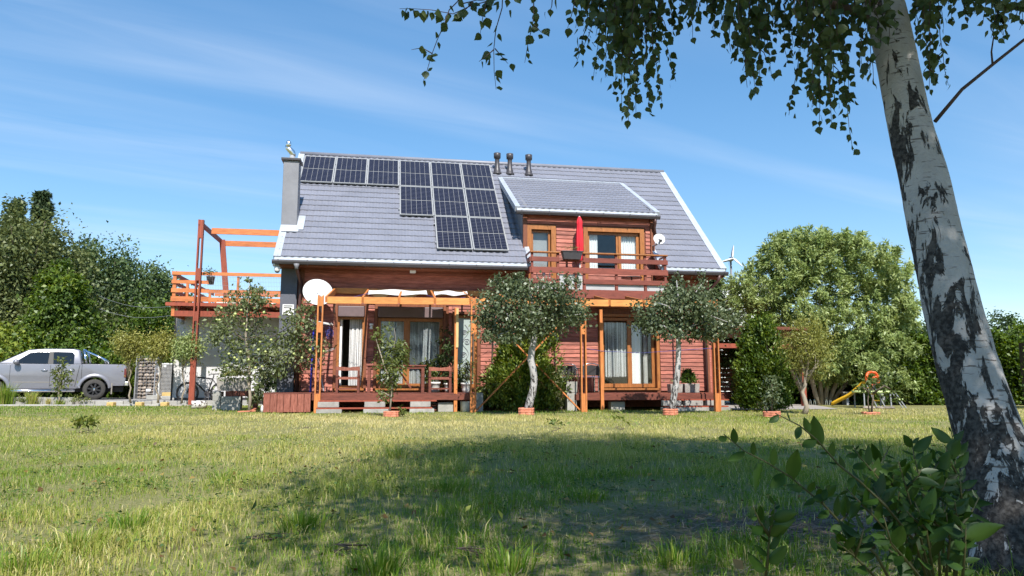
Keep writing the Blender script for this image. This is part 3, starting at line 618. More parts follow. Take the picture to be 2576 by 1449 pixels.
for row, cols in ((0, range(6)), (1, range(3, 6)), (2, range(4, 6))):
    for j, c in enumerate(cols):
        org = roofpt(PU + c * PA, PS + row * PB + PH, .125)
        lab = (f'{names[j]} solar panel from the chimney in the long top row' if row == 0 else
               f'{["left", "middle", "right"][j]} solar panel of the three in the middle row' if row == 1 else
               f'{["left", "right"][j]} one of the two solar panels in the lowest row')
        o = bpy.data.objects.new('solar_panel', None); COL.objects.link(o); o.location = h2w(*org); o.rotation_euler = (SL, 0, YAW); ORG[o] = Vector((0, 0, 0))
        tag(o, lab, 'solar panel', 'solar panels on the roof')
        child('frame', fme, o); child('backsheet', bm_, o); child('mounting_rail', rails_, o)
        for a in range(6):
            for k in range(2): child('cell_block', cm_, o, (.032 + cw * (a + .5), .036 + chh * (k + .5) + .018 * k, -.0055))
# ------------------------------------------------------------------ satellite dishes
def dish(label, c, r, d, arm, mast, nm='satellite_dish'):
    """c centre in house coords, d pointing direction"""
    t = thing(nm, label, 'satellite dish', c); d = Vector(d).normalized(); q = B(); n = 32
    q.lathe([(.001, -.0), (r * .3, r * .02), (r * .6, r * .08), (r * .85, r * .16), (r, r * .22), (r * 1.01, r * .235), (r * 1.0, r * .24), (r * .85, r * .18), (r * .6, r * .1), (r * .3, r * .04), (.001, r * .02)], c, n, d); q.part('reflector', m['dishwhite'], t, True)
    fp = Vector(c) + d * r * 1.15 + Vector((0, 0, -r * .75)); q = B(); q.tube([Vector(c) + Vector((0, 0, -r * .95)) + d * .05, fp], .014, 6); q.part('feed_arm', m['graypipe'], t)
    q = B(); q.cyl(fp, fp - (fp - Vector(c)).normalized() * .12, .028, 8); q.box(fp.x - .03, fp.x + .03, fp.y - .04, fp.y + .04, fp.z - .035, fp.z + .03); q.part('receiver_head', m['graypipe'] if r > .3 else m['black'], t)
    q = B()
    for a_, b_ in zip(mast[:-1], mast[1:]): q.cyl(a_, b_, .025, 8)
    q.blob(Vector(c) - d * .06, (.08, .08, .08), 8, 6); q.part('mount', m['graypipe'], t)
    return t
dish('large white satellite dish below the left end of the gutter', (1.10, .02, 3.05), .385, (.22, -.9, .38), 0, [(1.14, .1, 3.0), (1.16, .3, 2.9), (1.2, .3, 2.6), (1.2, .6, 2.6)])
dish('small white satellite dish on the dormer\'s right corner', (10.58, .05, 4.82), .165, (-.12, -.95, .28), 0, [(10.58, .1, 4.8), (10.6, .3, 4.72), (10.58, .56, 4.72)])
# ------------------------------------------------------------------ decks in front of the house
def deck(label, u0, u1, v0, v1, z, cat='deck'):
    t = thing('timber_deck', label, cat, ((u0 + u1) / 2, v0, 0)); n = max(1, round((v1 - v0) / .125)); w = (v1 - v0) / n
    for i in range(n): B().box(u0, u1, v0 + i * w, v0 + (i + 1) * w - .008, z - .028, z - random.uniform(0, .003)).part('deck_board', m['deckwood'], t)
    B().box(u0 - .01, u1 + .01, v0 - .035, v0 - .002, z - .18, z - .03).part('fascia_board', m['deckwood'], t, bevel=.004)
    for k in range(int((u1 - u0) / .7) + 1): uu = u0 + .1 + k * .7; B().box(uu, uu + .05, v0 + .02, v1 - .02, z - .15, z - .03).part('joist', m['oldred'], t)
    return t
deck('left red-brown timber deck under the table and wooden chairs', 1.05, 5.10, -1.0, .52, FL)
deck('right red-brown timber deck under the metal chairs', 7.74, 12.0, -1.05, .52, FL - .02)
deck('narrow back walkway of boards along the wall behind the shrubs', 5.12, 7.72, .0, .52, FL)
BLK = B().box(-.19, .19, -.12, .12, 0, .235).mesh('concrete_block', m['concrete'])
def blocks(label, u, v, n, org=None, rot=0, sx=1):
    t = thing('block_pier', label, 'blocks', (u, v, 0))
    for k in range(n): o = child('concrete_block', BLK, t, (u + random.uniform(-.012, .012), v + random.uniform(-.01, .01), k * .238), (0, 0, rot + R(random.uniform(-2, 2))), (sx, 1, 1)); bv(o, .008)
    return t
blocks('concrete block under the left deck near its middle post', 4.42, -.80, 1)
for o_ in (0,): blocks('stack of two concrete blocks at the right end of the left deck', 5.26, -.85, 2, sx=.62)
blocks('tall concrete block pier at the left end of the right deck', 7.66, -.95, 2, sx=.66)
blocks('low concrete block under the right deck behind the single post', 8.95, -.80, 1)
blocks('concrete block under the right deck beside the birch foot', 10.55, -.85, 1)
blocks('concrete block far under the right end of the right deck', 11.5, -.8, 1)
# low board benches in front of the deck edges
for lab, u0, u1, v, in (('low bench of two long boards before the left deck', 1.34, 4.05, -1.28), ('low bench of two boards before the right end of the right deck', 10.05, 11.75, -1.38)):
    t = thing('board_bench', lab, 'bench', ((u0 + u1) / 2, v, 0))
    B().box(u0, u1 + .12, v + .02, v + .16, .27, .305).part('board', m['oldred'], t); B().box(u0 - .05, u1, v - .16, v - .02, .10, .135).part('board', m['oldred'], t)
    for k in range(3): uu = u0 + .25 + k * (u1 - u0 - .5) / 2; B().box(uu - .3, uu + .3, v - .17, v + .15, 0.0, .098).part('support_block', m['concrete'], t, bevel=.01); B().box(uu - .28, uu + .22, v + .0, v + .16, .137, .268).part('support_block', m['concrete'], t, bevel=.01)
t = thing('pallet_stack', 'dark clutter of boards and trays under the left deck', 'boards', (3.95, -.6, 0))
for k in range(4): B().beam((3.5 + random.uniform(0, .1), -.7 + k * .06, .06 + k * .055), (4.2, -.75 + k * .07, .05 + k * .055), .25, .03).part('board', m['gutter'] if k % 2 else m['deckwood'], t)
q = B(); q.lathe([(.12, 0), (.13, .24), (.135, .26)], (0, 0, 0), 16); q.top('paint_bucket', m['plasticw'], 'white metal bucket beside the single left post', 'bucket', h2w(4.93, -.8, 0), 'L', smooth=True)
# worn red plank screen closing the left deck
t = thing('plank_screen', 'worn red-brown plank box closing the left end of the deck', 'screen', (.55, -1.2, 0)); w = 1.1 / 7
for k in range(7): B().box(.04 + k * w + .004, .04 + (k + 1) * w - .004, -1.215 + random.uniform(-.004, .004), -1.185, .02 + random.uniform(0, .012), .455).part('plank', m['screen'], t, bevel=.004)
B().box(.03, 1.15, -1.21, .45, .457, .487).part('lid', m['deckwood'], t, bevel=.004); B().box(.06, 1.12, -1.18, -1.15, .08, .14).part('batten', m['deckwood'], t); B().box(.045, .075, -1.18, .40, .03, .45).part('side_board', m['screen'], t)
q = B(); q.blob((-.02, -.85, .09), (.05, .09, .09), 10, 7, .12); q.top('white_sack', m['plasticw'], 'small white sack at the left end of the plank box', 'sack', (-.06, -.95, 0), smooth=True)

# ------------------------------------------------------------------ pergola
def vp(u): return -1.0638 - .071 * u
PZ = 2.84
pg = thing('garden_pergola', 'fresh orange timber pergola with double posts along the terrace', 'pergola', (6.3, -1.4, 0))
def P(u, dv=0, z=0): return (u, vp(u) + dv, z)
for u in (1.29, 5.055, 7.83, 11.29):
    for s in (-1, 1): B().beam(P(u + s * .056, 0, 0), P(u + s * .056, 0, PZ + .03), .115, .036, (1, 0, 0)).part('post', m['pergola_v'], pg, bevel=.003)
    for z0, z1 in ((0, .46), (1.95, 2.2), (2.60, 2.84)): B().box(u - .037, u + .037, vp(u) - .05, vp(u) + .05, z0, z1).part('spacer_block', m['pergola_v'], pg)
RU = [1.42 + k * (11.2 - 1.42) / 11 for k in range(12)]
for a, c in zip(RU[:-1], RU[1:]): B().beam(P(a + .028, 0, PZ - .085), P(c - .028, 0, PZ - .085), .04, .17).part('front_beam', m['pergola'], pg, bevel=.003)
for k in range(12):
    u = RU[k]; ub = u + (.10 if u < 4 else (0 if u < 8 else -.06))
    B().beam((u, vp(u) - .03, PZ - .075), (ub, .52, 3.2), .05, .155).part('rafter', m['pergola_v'], pg, bevel=.003)
for a, c in ((1.45, 5.0), (5.0, 8.4), (8.4, 11.3)): B().box(a + .002, c - .002, .525, .575, 3.13, 3.28).part('wall_beam', m['pergola'], pg, bevel=.003)
B().beam(P(5.15, .06, .05), P(7.75, .06, 2.72), .03, .09, (0, 1, 0)).part('brace', m['pergola_v'], pg); B().beam(P(7.75, .10, .05), P(5.15, .10, 2.72), .03, .09, (0, 1, 0)).part('brace', m['pergola_v'], pg)
for u, dv, lab in ((4.66, .42, None), (8.46, .55, None)):
    B().beam(P(u, dv, 0), P(u, dv, 2.64), .085, .085).part('single_post', m['pergola_v'], pg, bevel=.004)
m['newpine'] = M('raw_pine', (.62, .44, .20), .6, .15, 4, stretch=(6, 6, 1)); B().box(4.655, 4.715, -1.045, -1.03, 1.62, 2.62).part('splint', m['newpine'], pg)
# white canvas between the rafters
def canvas(label, u0, u1, v0, v1, sag, ph):
    n = 14; V = []; F = []
    for i in range(n + 1):
        for j in range(n + 1):
            a, c = i / n, j / n; u = u0 + (u1 - u0) * a; v = v0 + (v1 - v0) * c
            zz = 2.82 + (v - vp(u)) / (.52 - vp(u)) * .42 + .05 - sag * math.sin(a * math.pi * 2 + ph) ** 2 * math.sin(c * math.pi) + .02 * math.sin(a * 9 + c * 4)
            V.append((u, v, zz))
    for i in range(n):
        for j in range(n): F.append((i*(n+1)+j, i*(n+1)+j+1, (i+1)*(n+1)+j+1, (i+1)*(n+1)+j))
    B().add(V, F).top('shade_sail', m['canvas'], label, 'shade sail', ((u0 + u1) / 2, v0, 2.8), group='white shade cloths on the pergola', smooth=True)
canvas('white shade cloth between the second and fourth pergola rafters', 2.42, 3.95, -.95, .15, .16, .4)
canvas('white shade cloth hanging left of the middle double post', 4.15, 5.05, -.9, .1, .10, 1.2)
t = thing('clothes_line', 'thin blue line tied across the right pergola posts', 'cord', (9.5, -1.2, 1.5)); B().tube([P(7.9, .08, 1.60), P(8.46, .5, 1.55), (9.6, -.9, 1.52), P(11.25, .05, 1.62)], .006, 5).part('cord', m['rope'], t)
for i, (u0, u1, z0, z1) in enumerate(((1.4, 2.45, 2.86, 2.98), (3.9, 4.9, 2.95, 2.92), (5.1, 6.4, 2.9, 3.05))):
    B().tube([(u0, -.95, z0), ((u0 + u1) / 2, -.6, (z0 + z1) / 2 - .05), (u1, -.9, z1)], .006, 5).top('sail_cord', m['rope'], ['blue cord left of the first shade cloth', 'blue cord between the two shade cloths', 'blue cord right of the hanging shade cloth'][i], 'cord', (u0, -.95, z0))

# ------------------------------------------------------------------ furniture and pots on the decks
tb = thing('terrace_table', 'long dark wooden table on the left deck', 'table', (3.15, -.62, FL))
for k in range(5): B().box(2.42, 3.92, -.93 + k * .13, -.93 + k * .13 + .122, 1.145, 1.175).part('slat', m['deckwood'], tb)
for u in (2.46, 3.80):
    for v in (-.91, -.36): B().box(u, u + .075, v, v + .07, FL, 1.10).part('leg', m['deckwood'], tb)
B().box(2.46, 3.875, -.90, -.87, 1.08, 1.144).part('apron', m['deckwood'], tb); B().box(2.46, 3.875, -.36, -.33, 1.08, 1.144).part('apron', m['deckwood'], tb)
for u in (2.75, 3.55): B().beam((u, -.6, .6), (u + (.35 if u < 3 else -.35), -.6, 1.1), .04, .05, (0, 1, 0)).part('brace', m['deckwood'], tb)
def chair_wood(label, u, v, f=-1):
    """seen from behind or the front: two posts, two back rails, seat, four legs"""
    t = thing('wooden_chair', label, 'chair', (u, v, FL), group='wooden chairs on the deck'); w = .26
    for s in (-1, 1):
        B().box(u + s * w - .03, u + s * w + .03, v - .03, v + .03, FL, FL + .62).part('post', m['deckwood'], t); B().box(u + s * w - .03, u + s * w + .03, v + .44, v + .50, FL, FL + .40).part('leg', m['deckwood'], t)
        B().box(u + s * w - .035, u + s * w + .035, v - .05, v + .50, FL + .40, FL + .43).part('side_rail', m['deckwood'], t)
    q = B(); n = 9; top = []
    V = []
    for i in range(n + 1):
        a = -w - .03 + (2 * w + .06) * i / n; z = FL + .625 + .025 * abs(math.sin((i / n - .5) * math.pi)) * (1 if True else 0); V += [(a + u, v - .035, FL + .55), (a + u, v - .035, z), (a + u, v + .005, z), (a + u, v + .005, FL + .55)]
    q.add(V, [(i*4+k, i*4+(k+1) % 4, i*4+4+(k+1) % 4, i*4+4+k) for i in range(n) for k in range(4)] + [(0, 3, 2, 1), (n*4, n*4+1, n*4+2, n*4+3)]); q.part('top_rail', m['screen'], t)
    B().box(u - w, u + w, v - .025, v + .005, FL + .33, FL + .39).part('back_rail', m['screen'], t); B().box(u - w, u + w, v - .02, v + .005, FL + .08, FL + .12).part('stretcher', m['deckwood'], t)
    for k in range(4): B().box(u - w + .03, u + w - .03, v + .04 + k * .11, v + .13 + k * .11, FL + .37, FL + .395).part('seat_slat', m['deckwood'], t)
chair_wood('wooden chair at the left end of the terrace table', 1.98, -.80); chair_wood('wooden chair right of the terrace table', 4.28, -.78)
def pot(label, u, v, z, r, h, mat, nm='plant_pot', grp=None):
    t = thing(nm, label, 'pot', (u, v, z), group=grp); q = B(); q.lathe([(r * .78, 0), (r * .86, h * .3), (r * .95, h * .8), (r * 1.06, h * .82), (r * 1.06, h), (r * .95, h), (r * .93, h * .9)], (u, v, z), 16); q.part('body', mat, t, True)
    q = B(); q.lathe([(r * .9, h * .86), (r * .3, h * .9), (.001, h * .9)], (u, v, z), 12); q.part('soil', m['soil'], t); return t
pot('white plastic bucket pot behind the right wooden chair', 4.22, .05, FL, .13, .27, m['plasticw']); pot('white pot under the right wooden chair\'s outer leg', 4.58, .15, FL, .12, .24, m['plasticw']); pot('white pot standing before the frosted door', 5.0, -.45, FL, .145, .25, m['offwhite'])
def metal_chair(label, u, v, rz):
    t = thing('metal_chair', label, 'chair', h2w(u, v, FL - .02), 'L', 'tubular metal chairs', rz); z = 0
    q = B(); r_ = .014
    back = [(-.27, -.26, 0), (-.275, -.22, .45), (-.26, -.24, .64), (-.2, -.27, .74), (-.1, -.285, .77), (0, -.29, .775), (.1, -.285, .77), (.2, -.27, .74), (.26, -.24, .64), (.275, -.22, .45), (.27, -.26, 0)]
    q.tube(back, r_, 8); q.part('back_frame', m['steel'], t, True)
    for s in (-1, 1): q = B(); q.tube([(s * .25, .28, 0), (s * .26, .25, .42), (s * .28, .18, .62), (s * .28, -.1, .65), (s * .262, -.235, .63)], r_, 8); q.part('leg', m['steel'], t, True)
    q = B(); q.tube([(-.25, -.22, .42), (.25, -.22, .42), (.25, .25, .43), (-.25, .25, .43), (-.25, -.22, .42)], .012, 6); q.part('seat_frame', m['steel'], t)
    B().box(-.235, .235, -.20, .24, .425, .435).part('seat', m['mesh'], t); q = B(); q.add([(-.25, -.235, .46), (.25, -.235, .46), (.24, -.275, .70), (0, -.285, .74), (-.24, -.275, .70)], [(0, 1, 2, 3, 4)]); q.part('back_panel', m['mesh'], t)
metal_chair('silver tube chair with dark mesh nearest the right single post', 8.22, -.55, YAW + R(8)); metal_chair('silver tube chair with dark mesh half hidden by the tall shrub', 7.55 + .28, -.05, YAW - R(20))
gt = thing('glass_table', 'dark glass-topped table behind the metal chairs', 'table', (8.1, .15, FL))
B().box(7.55, 8.75, -.1, .38, 1.125, 1.14).part('top', m['black'], gt); B().box(7.53, 8.77, -.12, .40, 1.112, 1.124).part('rim', m['steel'], gt)
for u in (7.62, 8.68):
    for v in (-.05, .33): B().cyl((u, v, FL), (u, v, 1.11), .016, 8).part('leg', m['steel'], gt)
def trough(label, u0, u1, v, z0, z1, d=.3, taper=.03, fr='H', mat='concrete2'):
    t = thing('concrete_planter', label, 'planter', ((u0 + u1) / 2, v, z0), fr); q = B(); T = taper; w = .035
    o_ = [(u0 + T, v - d / 2 + T, z0), (u1 - T, v - d / 2 + T, z0), (u1 - T, v + d / 2 - T, z0), (u0 + T, v + d / 2 - T, z0), (u0, v - d / 2, z1), (u1, v - d / 2, z1), (u1, v + d / 2, z1), (u0, v + d / 2, z1),
          (u0 + w, v - d / 2 + w, z1), (u1 - w, v - d / 2 + w, z1), (u1 - w, v + d / 2 - w, z1), (u0 + w, v + d / 2 - w, z1), (u0 + w, v - d / 2 + w, z1 - .06), (u1 - w, v - d / 2 + w, z1 - .06), (u1 - w, v + d / 2 - w, z1 - .06), (u0 + w, v + d / 2 - w, z1 - .06)]
    q.add(o_, [(3, 2, 1, 0)] + [(i, (i + 1) % 4, (i + 1) % 4 + 4, i + 4) for i in range(4)] + [(i + 4, (i + 1) % 4 + 4, (i + 1) % 4 + 8, i + 8) for i in range(4)] + [(i + 8, (i + 1) % 4 + 8, (i + 1) % 4 + 12, i + 12) for i in range(4)]); q.part('trough', m[mat], t, bevel=.008)
    B().box(u0 + w + .002, u1 - w - .002, v - d / 2 + w + .002, v + d / 2 - w - .002, z1 - .1, z1 - .03).part('soil', m['soil'], t); return t
trough('left half of the grey concrete planter pair at the right house corner', 10.62, 10.98, -.28, FL - .02, .70, .28, .015); trough('right grey concrete planter with small conifer at the house corner', 11.02, 11.46, -.30, FL - .02, .71, .3, .015)
for lab, u, v, z0, z1 in (('upright concrete planter block on the pier at the right deck\'s left end', 7.66, -.95, .48, .76),): trough(lab, u - .15, u + .15, v, z0, z1, .28, .008, mat='concrete')

# clutter on the wall by the drying racks
def wires(nm, label, cat, lines, r_, mat, org, cross=None):
    q = B()
    for a, c in lines: q.cyl(a, c, r_, 5)
    return q.top(nm, mat, label, cat, org, kind=None)
L_ = [((.78 + .02 * i, .5 - .1 * i, 2.86), (1.52 + .02 * i, .5 - .1 * i, 2.86)) for i in range(6)] + [((.8, .55, 2.86), (.9, -.02, 2.86)), ((1.5, .55, 2.86), (1.6, -.02, 2.86)), ((.8, .58, 2.6), (.88, .0, 2.86)), ((1.5, .58, 2.6), (1.58, .0, 2.86))]
wires('wall_airer', 'white wire clothes airer fixed to the wall below the big dish', 'drying rack', L_, .009, m['offwhite'], (1.1, .5, 2.7))
L_ = [((.95 + .0 * i, .42 - .09 * i, 2.28 + .02 * i), (1.5, .42 - .09 * i, 2.26)) for i in range(5)] + [((.98, .55, 2.3), (.98, .0, 2.3)), ((1.02, .45, 2.3), (1.06, .3, 2.55)), ((1.48, .55, 2.26), (1.48, .0, 2.28))]
wires('lower_airer', 'smaller white wire airer on the wall beside the blue rope', 'drying rack', L_, .008, m['white'], (1.2, .4, 2.2))
q = B(); q.cyl((.98, .25, FL), (1.0, .42, 2.28), .022, 8); q.top('blue_pole', m['blue'], 'blue pole leaning on the red siding beside the double post', 'pole', (.98, .25, FL))
q = B(); q.cyl((1.14, .1, 1.42), (1.36, -.2, .52), .014, 8); q.top('broom_handle', m['graypipe'], 'white and red stick leaning behind the left double post', 'pole', (1.3, -.2, .52))
q = B()
for k in range(9):
    a = random.uniform(0, 6); cx, cz = 1.42 + random.uniform(-.05, .05), 2.12 + random.uniform(-.1, .1); rx, rz_ = random.uniform(.03, .08), random.uniform(.05, .13)
    q.tube([(cx + rx * math.cos(t * .45 + a), .44 + random.uniform(-.02, .02), cz - rz_ * math.sin(t * .45 + a) - .05) for t in range(15)], .006, 4)
q.top('rope_coil', m['rope'], 'tangled coil of blue rope hanging beside the narrow door', 'rope', (1.42, .45, 2.1))
q = B(); q.tube([(.45, -.25, 1.12), (1.0, -.35, 1.36), (1.62, -.4, 1.62)], .008, 5); q.tube([(.45, -.2, 1.09), (1.0, -.3, 1.33), (1.62, -.35, 1.59)], .008, 5); q.tube([(.45, -.25, 1.12), (.42, -.22, 1.10), (.45, -.2, 1.09)], .008, 5); q.top('wire_prop', m['graypipe'], 'thin bent wire prop slanting across the left double post', 'wire', (.45, -.2, 1.1))

# ------------------------------------------------------------------ annex with roof terrace
AV, TV = 6.75, 5.32
ax = thing('garage_annex', 'pale grey rendered annex with a timber roof terrace', 'annex', (-2.2, AV, 0))
B().box(-4.12, .06, AV, AV + 5, .24, 3.0).part('wall', m['annexwall'], ax); B().box(-4.06, .05, AV + .03, AV + 5, -.05, .24).part('plinth', m['gutter'], ax)
B().box(-4.165, -4.122, AV - .03, AV + .05, .15, 3.0).part('corner_profile', m['black'], ax)
B().box(-4.10, .06, TV - .05, AV + 5.2, 3.22, 3.28).part('terrace_floor', m['oldred'], ax)
B().box(-3.92, .06, TV, TV + .06, 2.86, 3.04).part('front_beam', m['oldred'], ax); B().box(-3.92, -3.86, TV + .06, AV + 4, 2.86, 3.04).part('side_beam', m['rail'], ax)
for k in range(6): uu = -3.75 + k * .68; B().box(uu, uu + .06, TV + .07, AV, 3.04, 3.215).part('joist', m['oldred'], ax)
B().box(-4.08, .06, TV - .09, TV - .052, 3.19, 3.30).part('edge_board', m['oldred'], ax)
q = B(); q.lathe([(.02, -.12), (.07, -.1), (.08, 0), (.05, .03)], (-3.86, AV - .3, 2.80), 10); q.part('wall_lamp', m['graypipe'], ax, True)
rl = B().box(-3.92, -3.82, TV - .01, TV + .08, 2.87, 4.28).part('railing', m['rail'], ax)
B().box(-3.95, .02, TV - .045, TV - .012, 4.20, 4.31).part('rail', m['rail'], rl)
B().box(-.06, .02, TV + .0, TV + .06, 3.28, 4.19).part('post', m['rail'], rl); B().box(-1.95, -1.88, TV + .0, TV + .06, 3.28, 4.19).part('post', m['rail'], rl)
for z0, z1 in ((3.92, 4.03), (3.63, 3.76), (3.34, 3.50)): B().box(-3.95, -2.8, TV - .045, TV - .012, z0, z1).part('rail', m['rail'], rl)
for z0, z1 in ((3.63, 3.74), (3.34, 3.48)): B().box(-2.8, .02, TV - .045, TV - .012, z0, z1).part('rail', m['rail'], rl)
for z0, z1 in ((4.20, 4.31), (3.92, 4.03), (3.63, 3.76), (3.34, 3.50)): B().box(-3.955, -3.925, TV - .01, AV + 4.4, z0, z1).part('side_rail', m['oldred'], rl)
for v in (TV + 1.6, TV + 3.2, TV + 4.9): B().box(-3.92, -3.84, v, v + .08, 3.28, 4.25).part('post', m['rail'], rl)
for z0, z1 in ((4.20, 4.31), (3.92, 4.03), (3.63, 3.76)): B().box(-3.9, .0, AV + 4.4, AV + 4.43, z0, z1).part('back_rail', m['rail'], rl)
q = B()
for k in range(60): uu = -2.95 + k * .05; q.cyl((uu, TV - .05, 3.5), (uu, TV - .05, 4.22), .0025, 4)
for k in range(5): q.cyl((-2.95, TV - .05, 3.6 + k * .14), (0, TV - .05, 3.6 + k * .14), .0025, 4)
q.part('wire_mesh', m['graypipe'], ax)
tp = thing('terrace_pergola', 'tall bare timber frame rising beside the roof terrace', 'pergola', (-3.1, TV - .2, 0)); TT = 6.0
for s in (-1, 1): B().box(-3.11 + s * .06 - .022, -3.11 + s * .06 + .022, TV - .24, TV - .10, .05, TT).part('post', m['oldred'], tp)
for z0, z1 in ((.05, 1.45), (2.7, 3.0), (4.0, 4.4), (5.4, 6.0)): B().box(-3.146, -3.074, TV - .235, TV - .105, z0, z1).part('spacer_block', m['oldred'], tp)
for s in (-1, 1): B().beam((-2.82 + s * .05, TV + 3.05, 3.28), (-3.13 + s * .05, TV + 3.05, TT - .02), .1, .04, (0, 1, 0)).part('post', m['oldred'], tp)
B().box(-3.19, -3.145 + .0, TV - .26, TV + 3.25, TT - .17, TT + .0).part('side_beam', m['oldred'], tp)
B().box(-3.04, 1.6, TV + .95, TV + 1.0, TT - .22, TT - .02).part('cross_beam', m['rail'], tp); B().box(-3.04, 1.6, TV + 3.12, TV + 3.17, TT - .24, TT - .04).part('cross_beam', m['rail'], tp)
q = B(); q.lathe([(.10, 0), (.13, .22), (.14, .26), (.12, .26)], (-2.78, TV + .05, 3.92), 12); q.top('hanging_pot', m['gutter'], 'dark pot with small plant hung on the terrace rail', 'pot', (-2.78, TV + .05, 3.92), smooth=True)
ms_ = thing('meter_box', 'small white socket box on the annex wall above the bicycle', 'box', (-2.05, AV, 1.3)); B().box(-2.2, -1.98, AV - .07, AV - .002, 1.30, 1.45).part('case', m['white'], ms_, bevel=.006); B().box(-2.3, -2.2, AV - .12, AV - .03, 1.37, 1.43).part('tap', m['graypipe'], ms_, bevel=.006)
B().box(-3.0, -1.0, AV + .6, AV + .9, 3.28, 3.62).top('terrace_bench', m['offwhite'], 'pale bench standing on the roof terrace behind the rails', 'bench', (-2, AV + .7, 3.28), bevel=.01)
# planter bench by the apple tree
pb = thing('plank_bench', 'short dark plank bench resting on concrete blocks by the apple tree', 'bench', (-1.0, 1.35, 0))
for k in range(4): B().box(-1.28 + k * .19, -1.28 + (k + 1) * .19 - .012, 1.05, 1.65, .37, .51).part('plank', m['deckwood'], pb)
for k, (u, z) in enumerate(((-1.12, 0), (-1.12, .185))): B().box(u - .26, u + .24, 1.02, 1.30, z, z + .182).part('concrete_block', m['concrete'], pb, bevel=.008)
for z in (0, .25): B().box(-1.60, -1.40, 1.05, 1.45, z, z + .245).part('concrete_block', m['concrete'], pb, bevel=.008)
B().box(-.62, -.52, 1.3, 1.6, 0, .37).part('support_post', m['deckwood'], pb)
trough('weathered concrete trough with yellow-green plants on the plank bench', -1.55, -.70, 1.35, .515, .86, .42, .04)
hm = thing('rope_hammock', 'white rope net hanging beside the apple trunk', 'net', (-.4, 1.6, .6)); q = B()
for k in range(9): q.tube([(-.62 + .055 * k + .03 * math.sin(j), 1.7, 1.65 - j * .12 - .05 * math.sin(k)) for j in range(8)], .008, 4)
for k in range(7): q.tube([(-.64 + .06 * j, 1.69, 1.55 - k * .13 - .05 * math.sin(j * .8)) for j in range(9)], .007, 4)
q.part('net', m['offwhite'], hm); q = B(); q.cyl((-.55, 1.6, 0), (-.5, 1.7, 1.7), .02, 8); q.part('pole', m['graypipe'], hm)
lg = thing('birch_log', 'short white birch log lying on the grass near the bicycle', 'log', gnd(500, 1028), 'W'); c = gnd(500, 1028); m['log'] = M('birch_log_bark', (.58, .56, .53), .85, .1, 18, .4, col2=(.6, .58, .55), thr=(.45, .5)); m['log'].node_tree.nodes['Color Ramp'].color_ramp.elements[0].color = (.10, .08, .07, 1)
q = B(); q.tube([c + Vector((-.17, -.1, .11)), c + Vector((.05, 0, .12)), c + Vector((.2, .05, .11))], [.12, .115, .11], 14); q.part('trunk', m['log'], lg, True)
q = B(); q.lathe([(.105, 0), (.001, .004)], c + Vector((.202, .052, .11)), 14, (.97, .24, 0)); q.part('cut_end', m['newpine'], lg)

# ------------------------------------------------------------------ bicycle against the annex
def bicycle():
    hb_ = hv(514, 990, AV - .55); p = h2w(hb_.x, AV - .55, .06); t = thing('mountain_bike', 'black mountain bike leaning before the grey annex wall', 'bicycle', p, 'L', rz=YAW + math.pi)
    for x, nm in ((-.53, 'rear_wheel'), (.53, 'front_wheel')):
        w = B(); n = 36; w.tube([(x + .335 * math.cos(2 * math.pi * k / n), 0, .345 + .335 * math.sin(2 * math.pi * k / n)) for k in range(n + 1)], .026, 8, False); wo = w.part(nm, m['black'], t, True)
        w = B(); w.tube([(x + .295 * math.cos(2 * math.pi * k / n), 0, .345 + .295 * math.sin(2 * math.pi * k / n)) for k in range(n + 1)], .012, 6, False); w.part('rim', m['gutter'], wo)
        w = B()
        for k in range(16): a = k * math.pi / 8; w.cyl((x, .02 * (-1) ** k, .345), (x + .29 * math.cos(a), 0, .345 + .29 * math.sin(a)), .002, 4)
        w.cyl((x, -.05, .345), (x, .05, .345), .02, 8); w.part('spokes', m['graypipe'], wo)
    hd, bb, st, ra = Vector((.36, 0, .88)), Vector((-.10, 0, .31)), Vector((-.24, 0, .80)), Vector((-.53, 0, .345))
    q = B(); q.tube([hd, st], .022, 8); q.tube([hd + Vector((.02, 0, -.1)), bb], .026, 8); q.tube([bb, st + Vector((-.03, 0, .1))], .02, 8)
    for s in (-1, 1): q.tube([bb, ra + Vector((0, s * .06, 0))], .012, 6); q.tube([st, ra + Vector((0, s * .06, 0))], .011, 6)
    q.part('frame', m['black'], t, True)
    q = B(); q.tube([hd + Vector((-.02, 0, .08)), hd + Vector((.03, 0, -.14))], .024, 8); [q.tube([hd + Vector((.03, s * .05, -.14)), Vector((.53, s * .06, .345))], .017, 6) for s in (-1, 1)]; q.part('fork', m['black'], t)
    q = B(); q.tube([(.37, -.33, 1.0), (.36, -.15, .99), (.38, 0, .98), (.36, .15, .99), (.37, .33, 1.0)], .014, 6); q.tube([(.34, 0, .94), (.38, 0, .98)], .02, 6); q.part('handlebar', m['black'], t)
    q = B(); q.tube([(-.24, 0, .80), (-.275, 0, .96)], .014, 6); q.add([(-.42, -.075, .985), (-.42, .075, .985), (-.25, .05, .975), (-.12, .018, .965), (-.12, -.018, .965), (-.25, -.05, .975), (-.42, -.07, .955), (-.42, .07, .955), (-.12, .0, .945)], [(0, 1, 2, 3, 4, 5), (0, 6, 7, 1), (1, 7, 8, 3, 2), (0, 5, 4, 8, 6), (3, 8, 4)]); q.part('saddle', m['black'], t)
    q = B(); q.lathe([(.09, -.01), (.09, .01)], (-.10, .05, .31), 18, (0, 1, 0)); q.tube([(-.10, .07, .31), (-.04, .09, .15)], .012, 6); q.box(-.09, .01, .08, .16, .13, .155); q.tube([(-.10, -.07, .31), (-.16, -.09, .46)], .012, 6); q.part('crank', m['gutter'], t)
    B().box(-.535, -.50, -.012, .012, .52, .56).part('reflector', m['ring'], t)
    q = B(); q.tube([(-.14, .06, .28), (-.2, .22, .0)], .009, 6); q.part('kick_stand', m['gutter'], t)
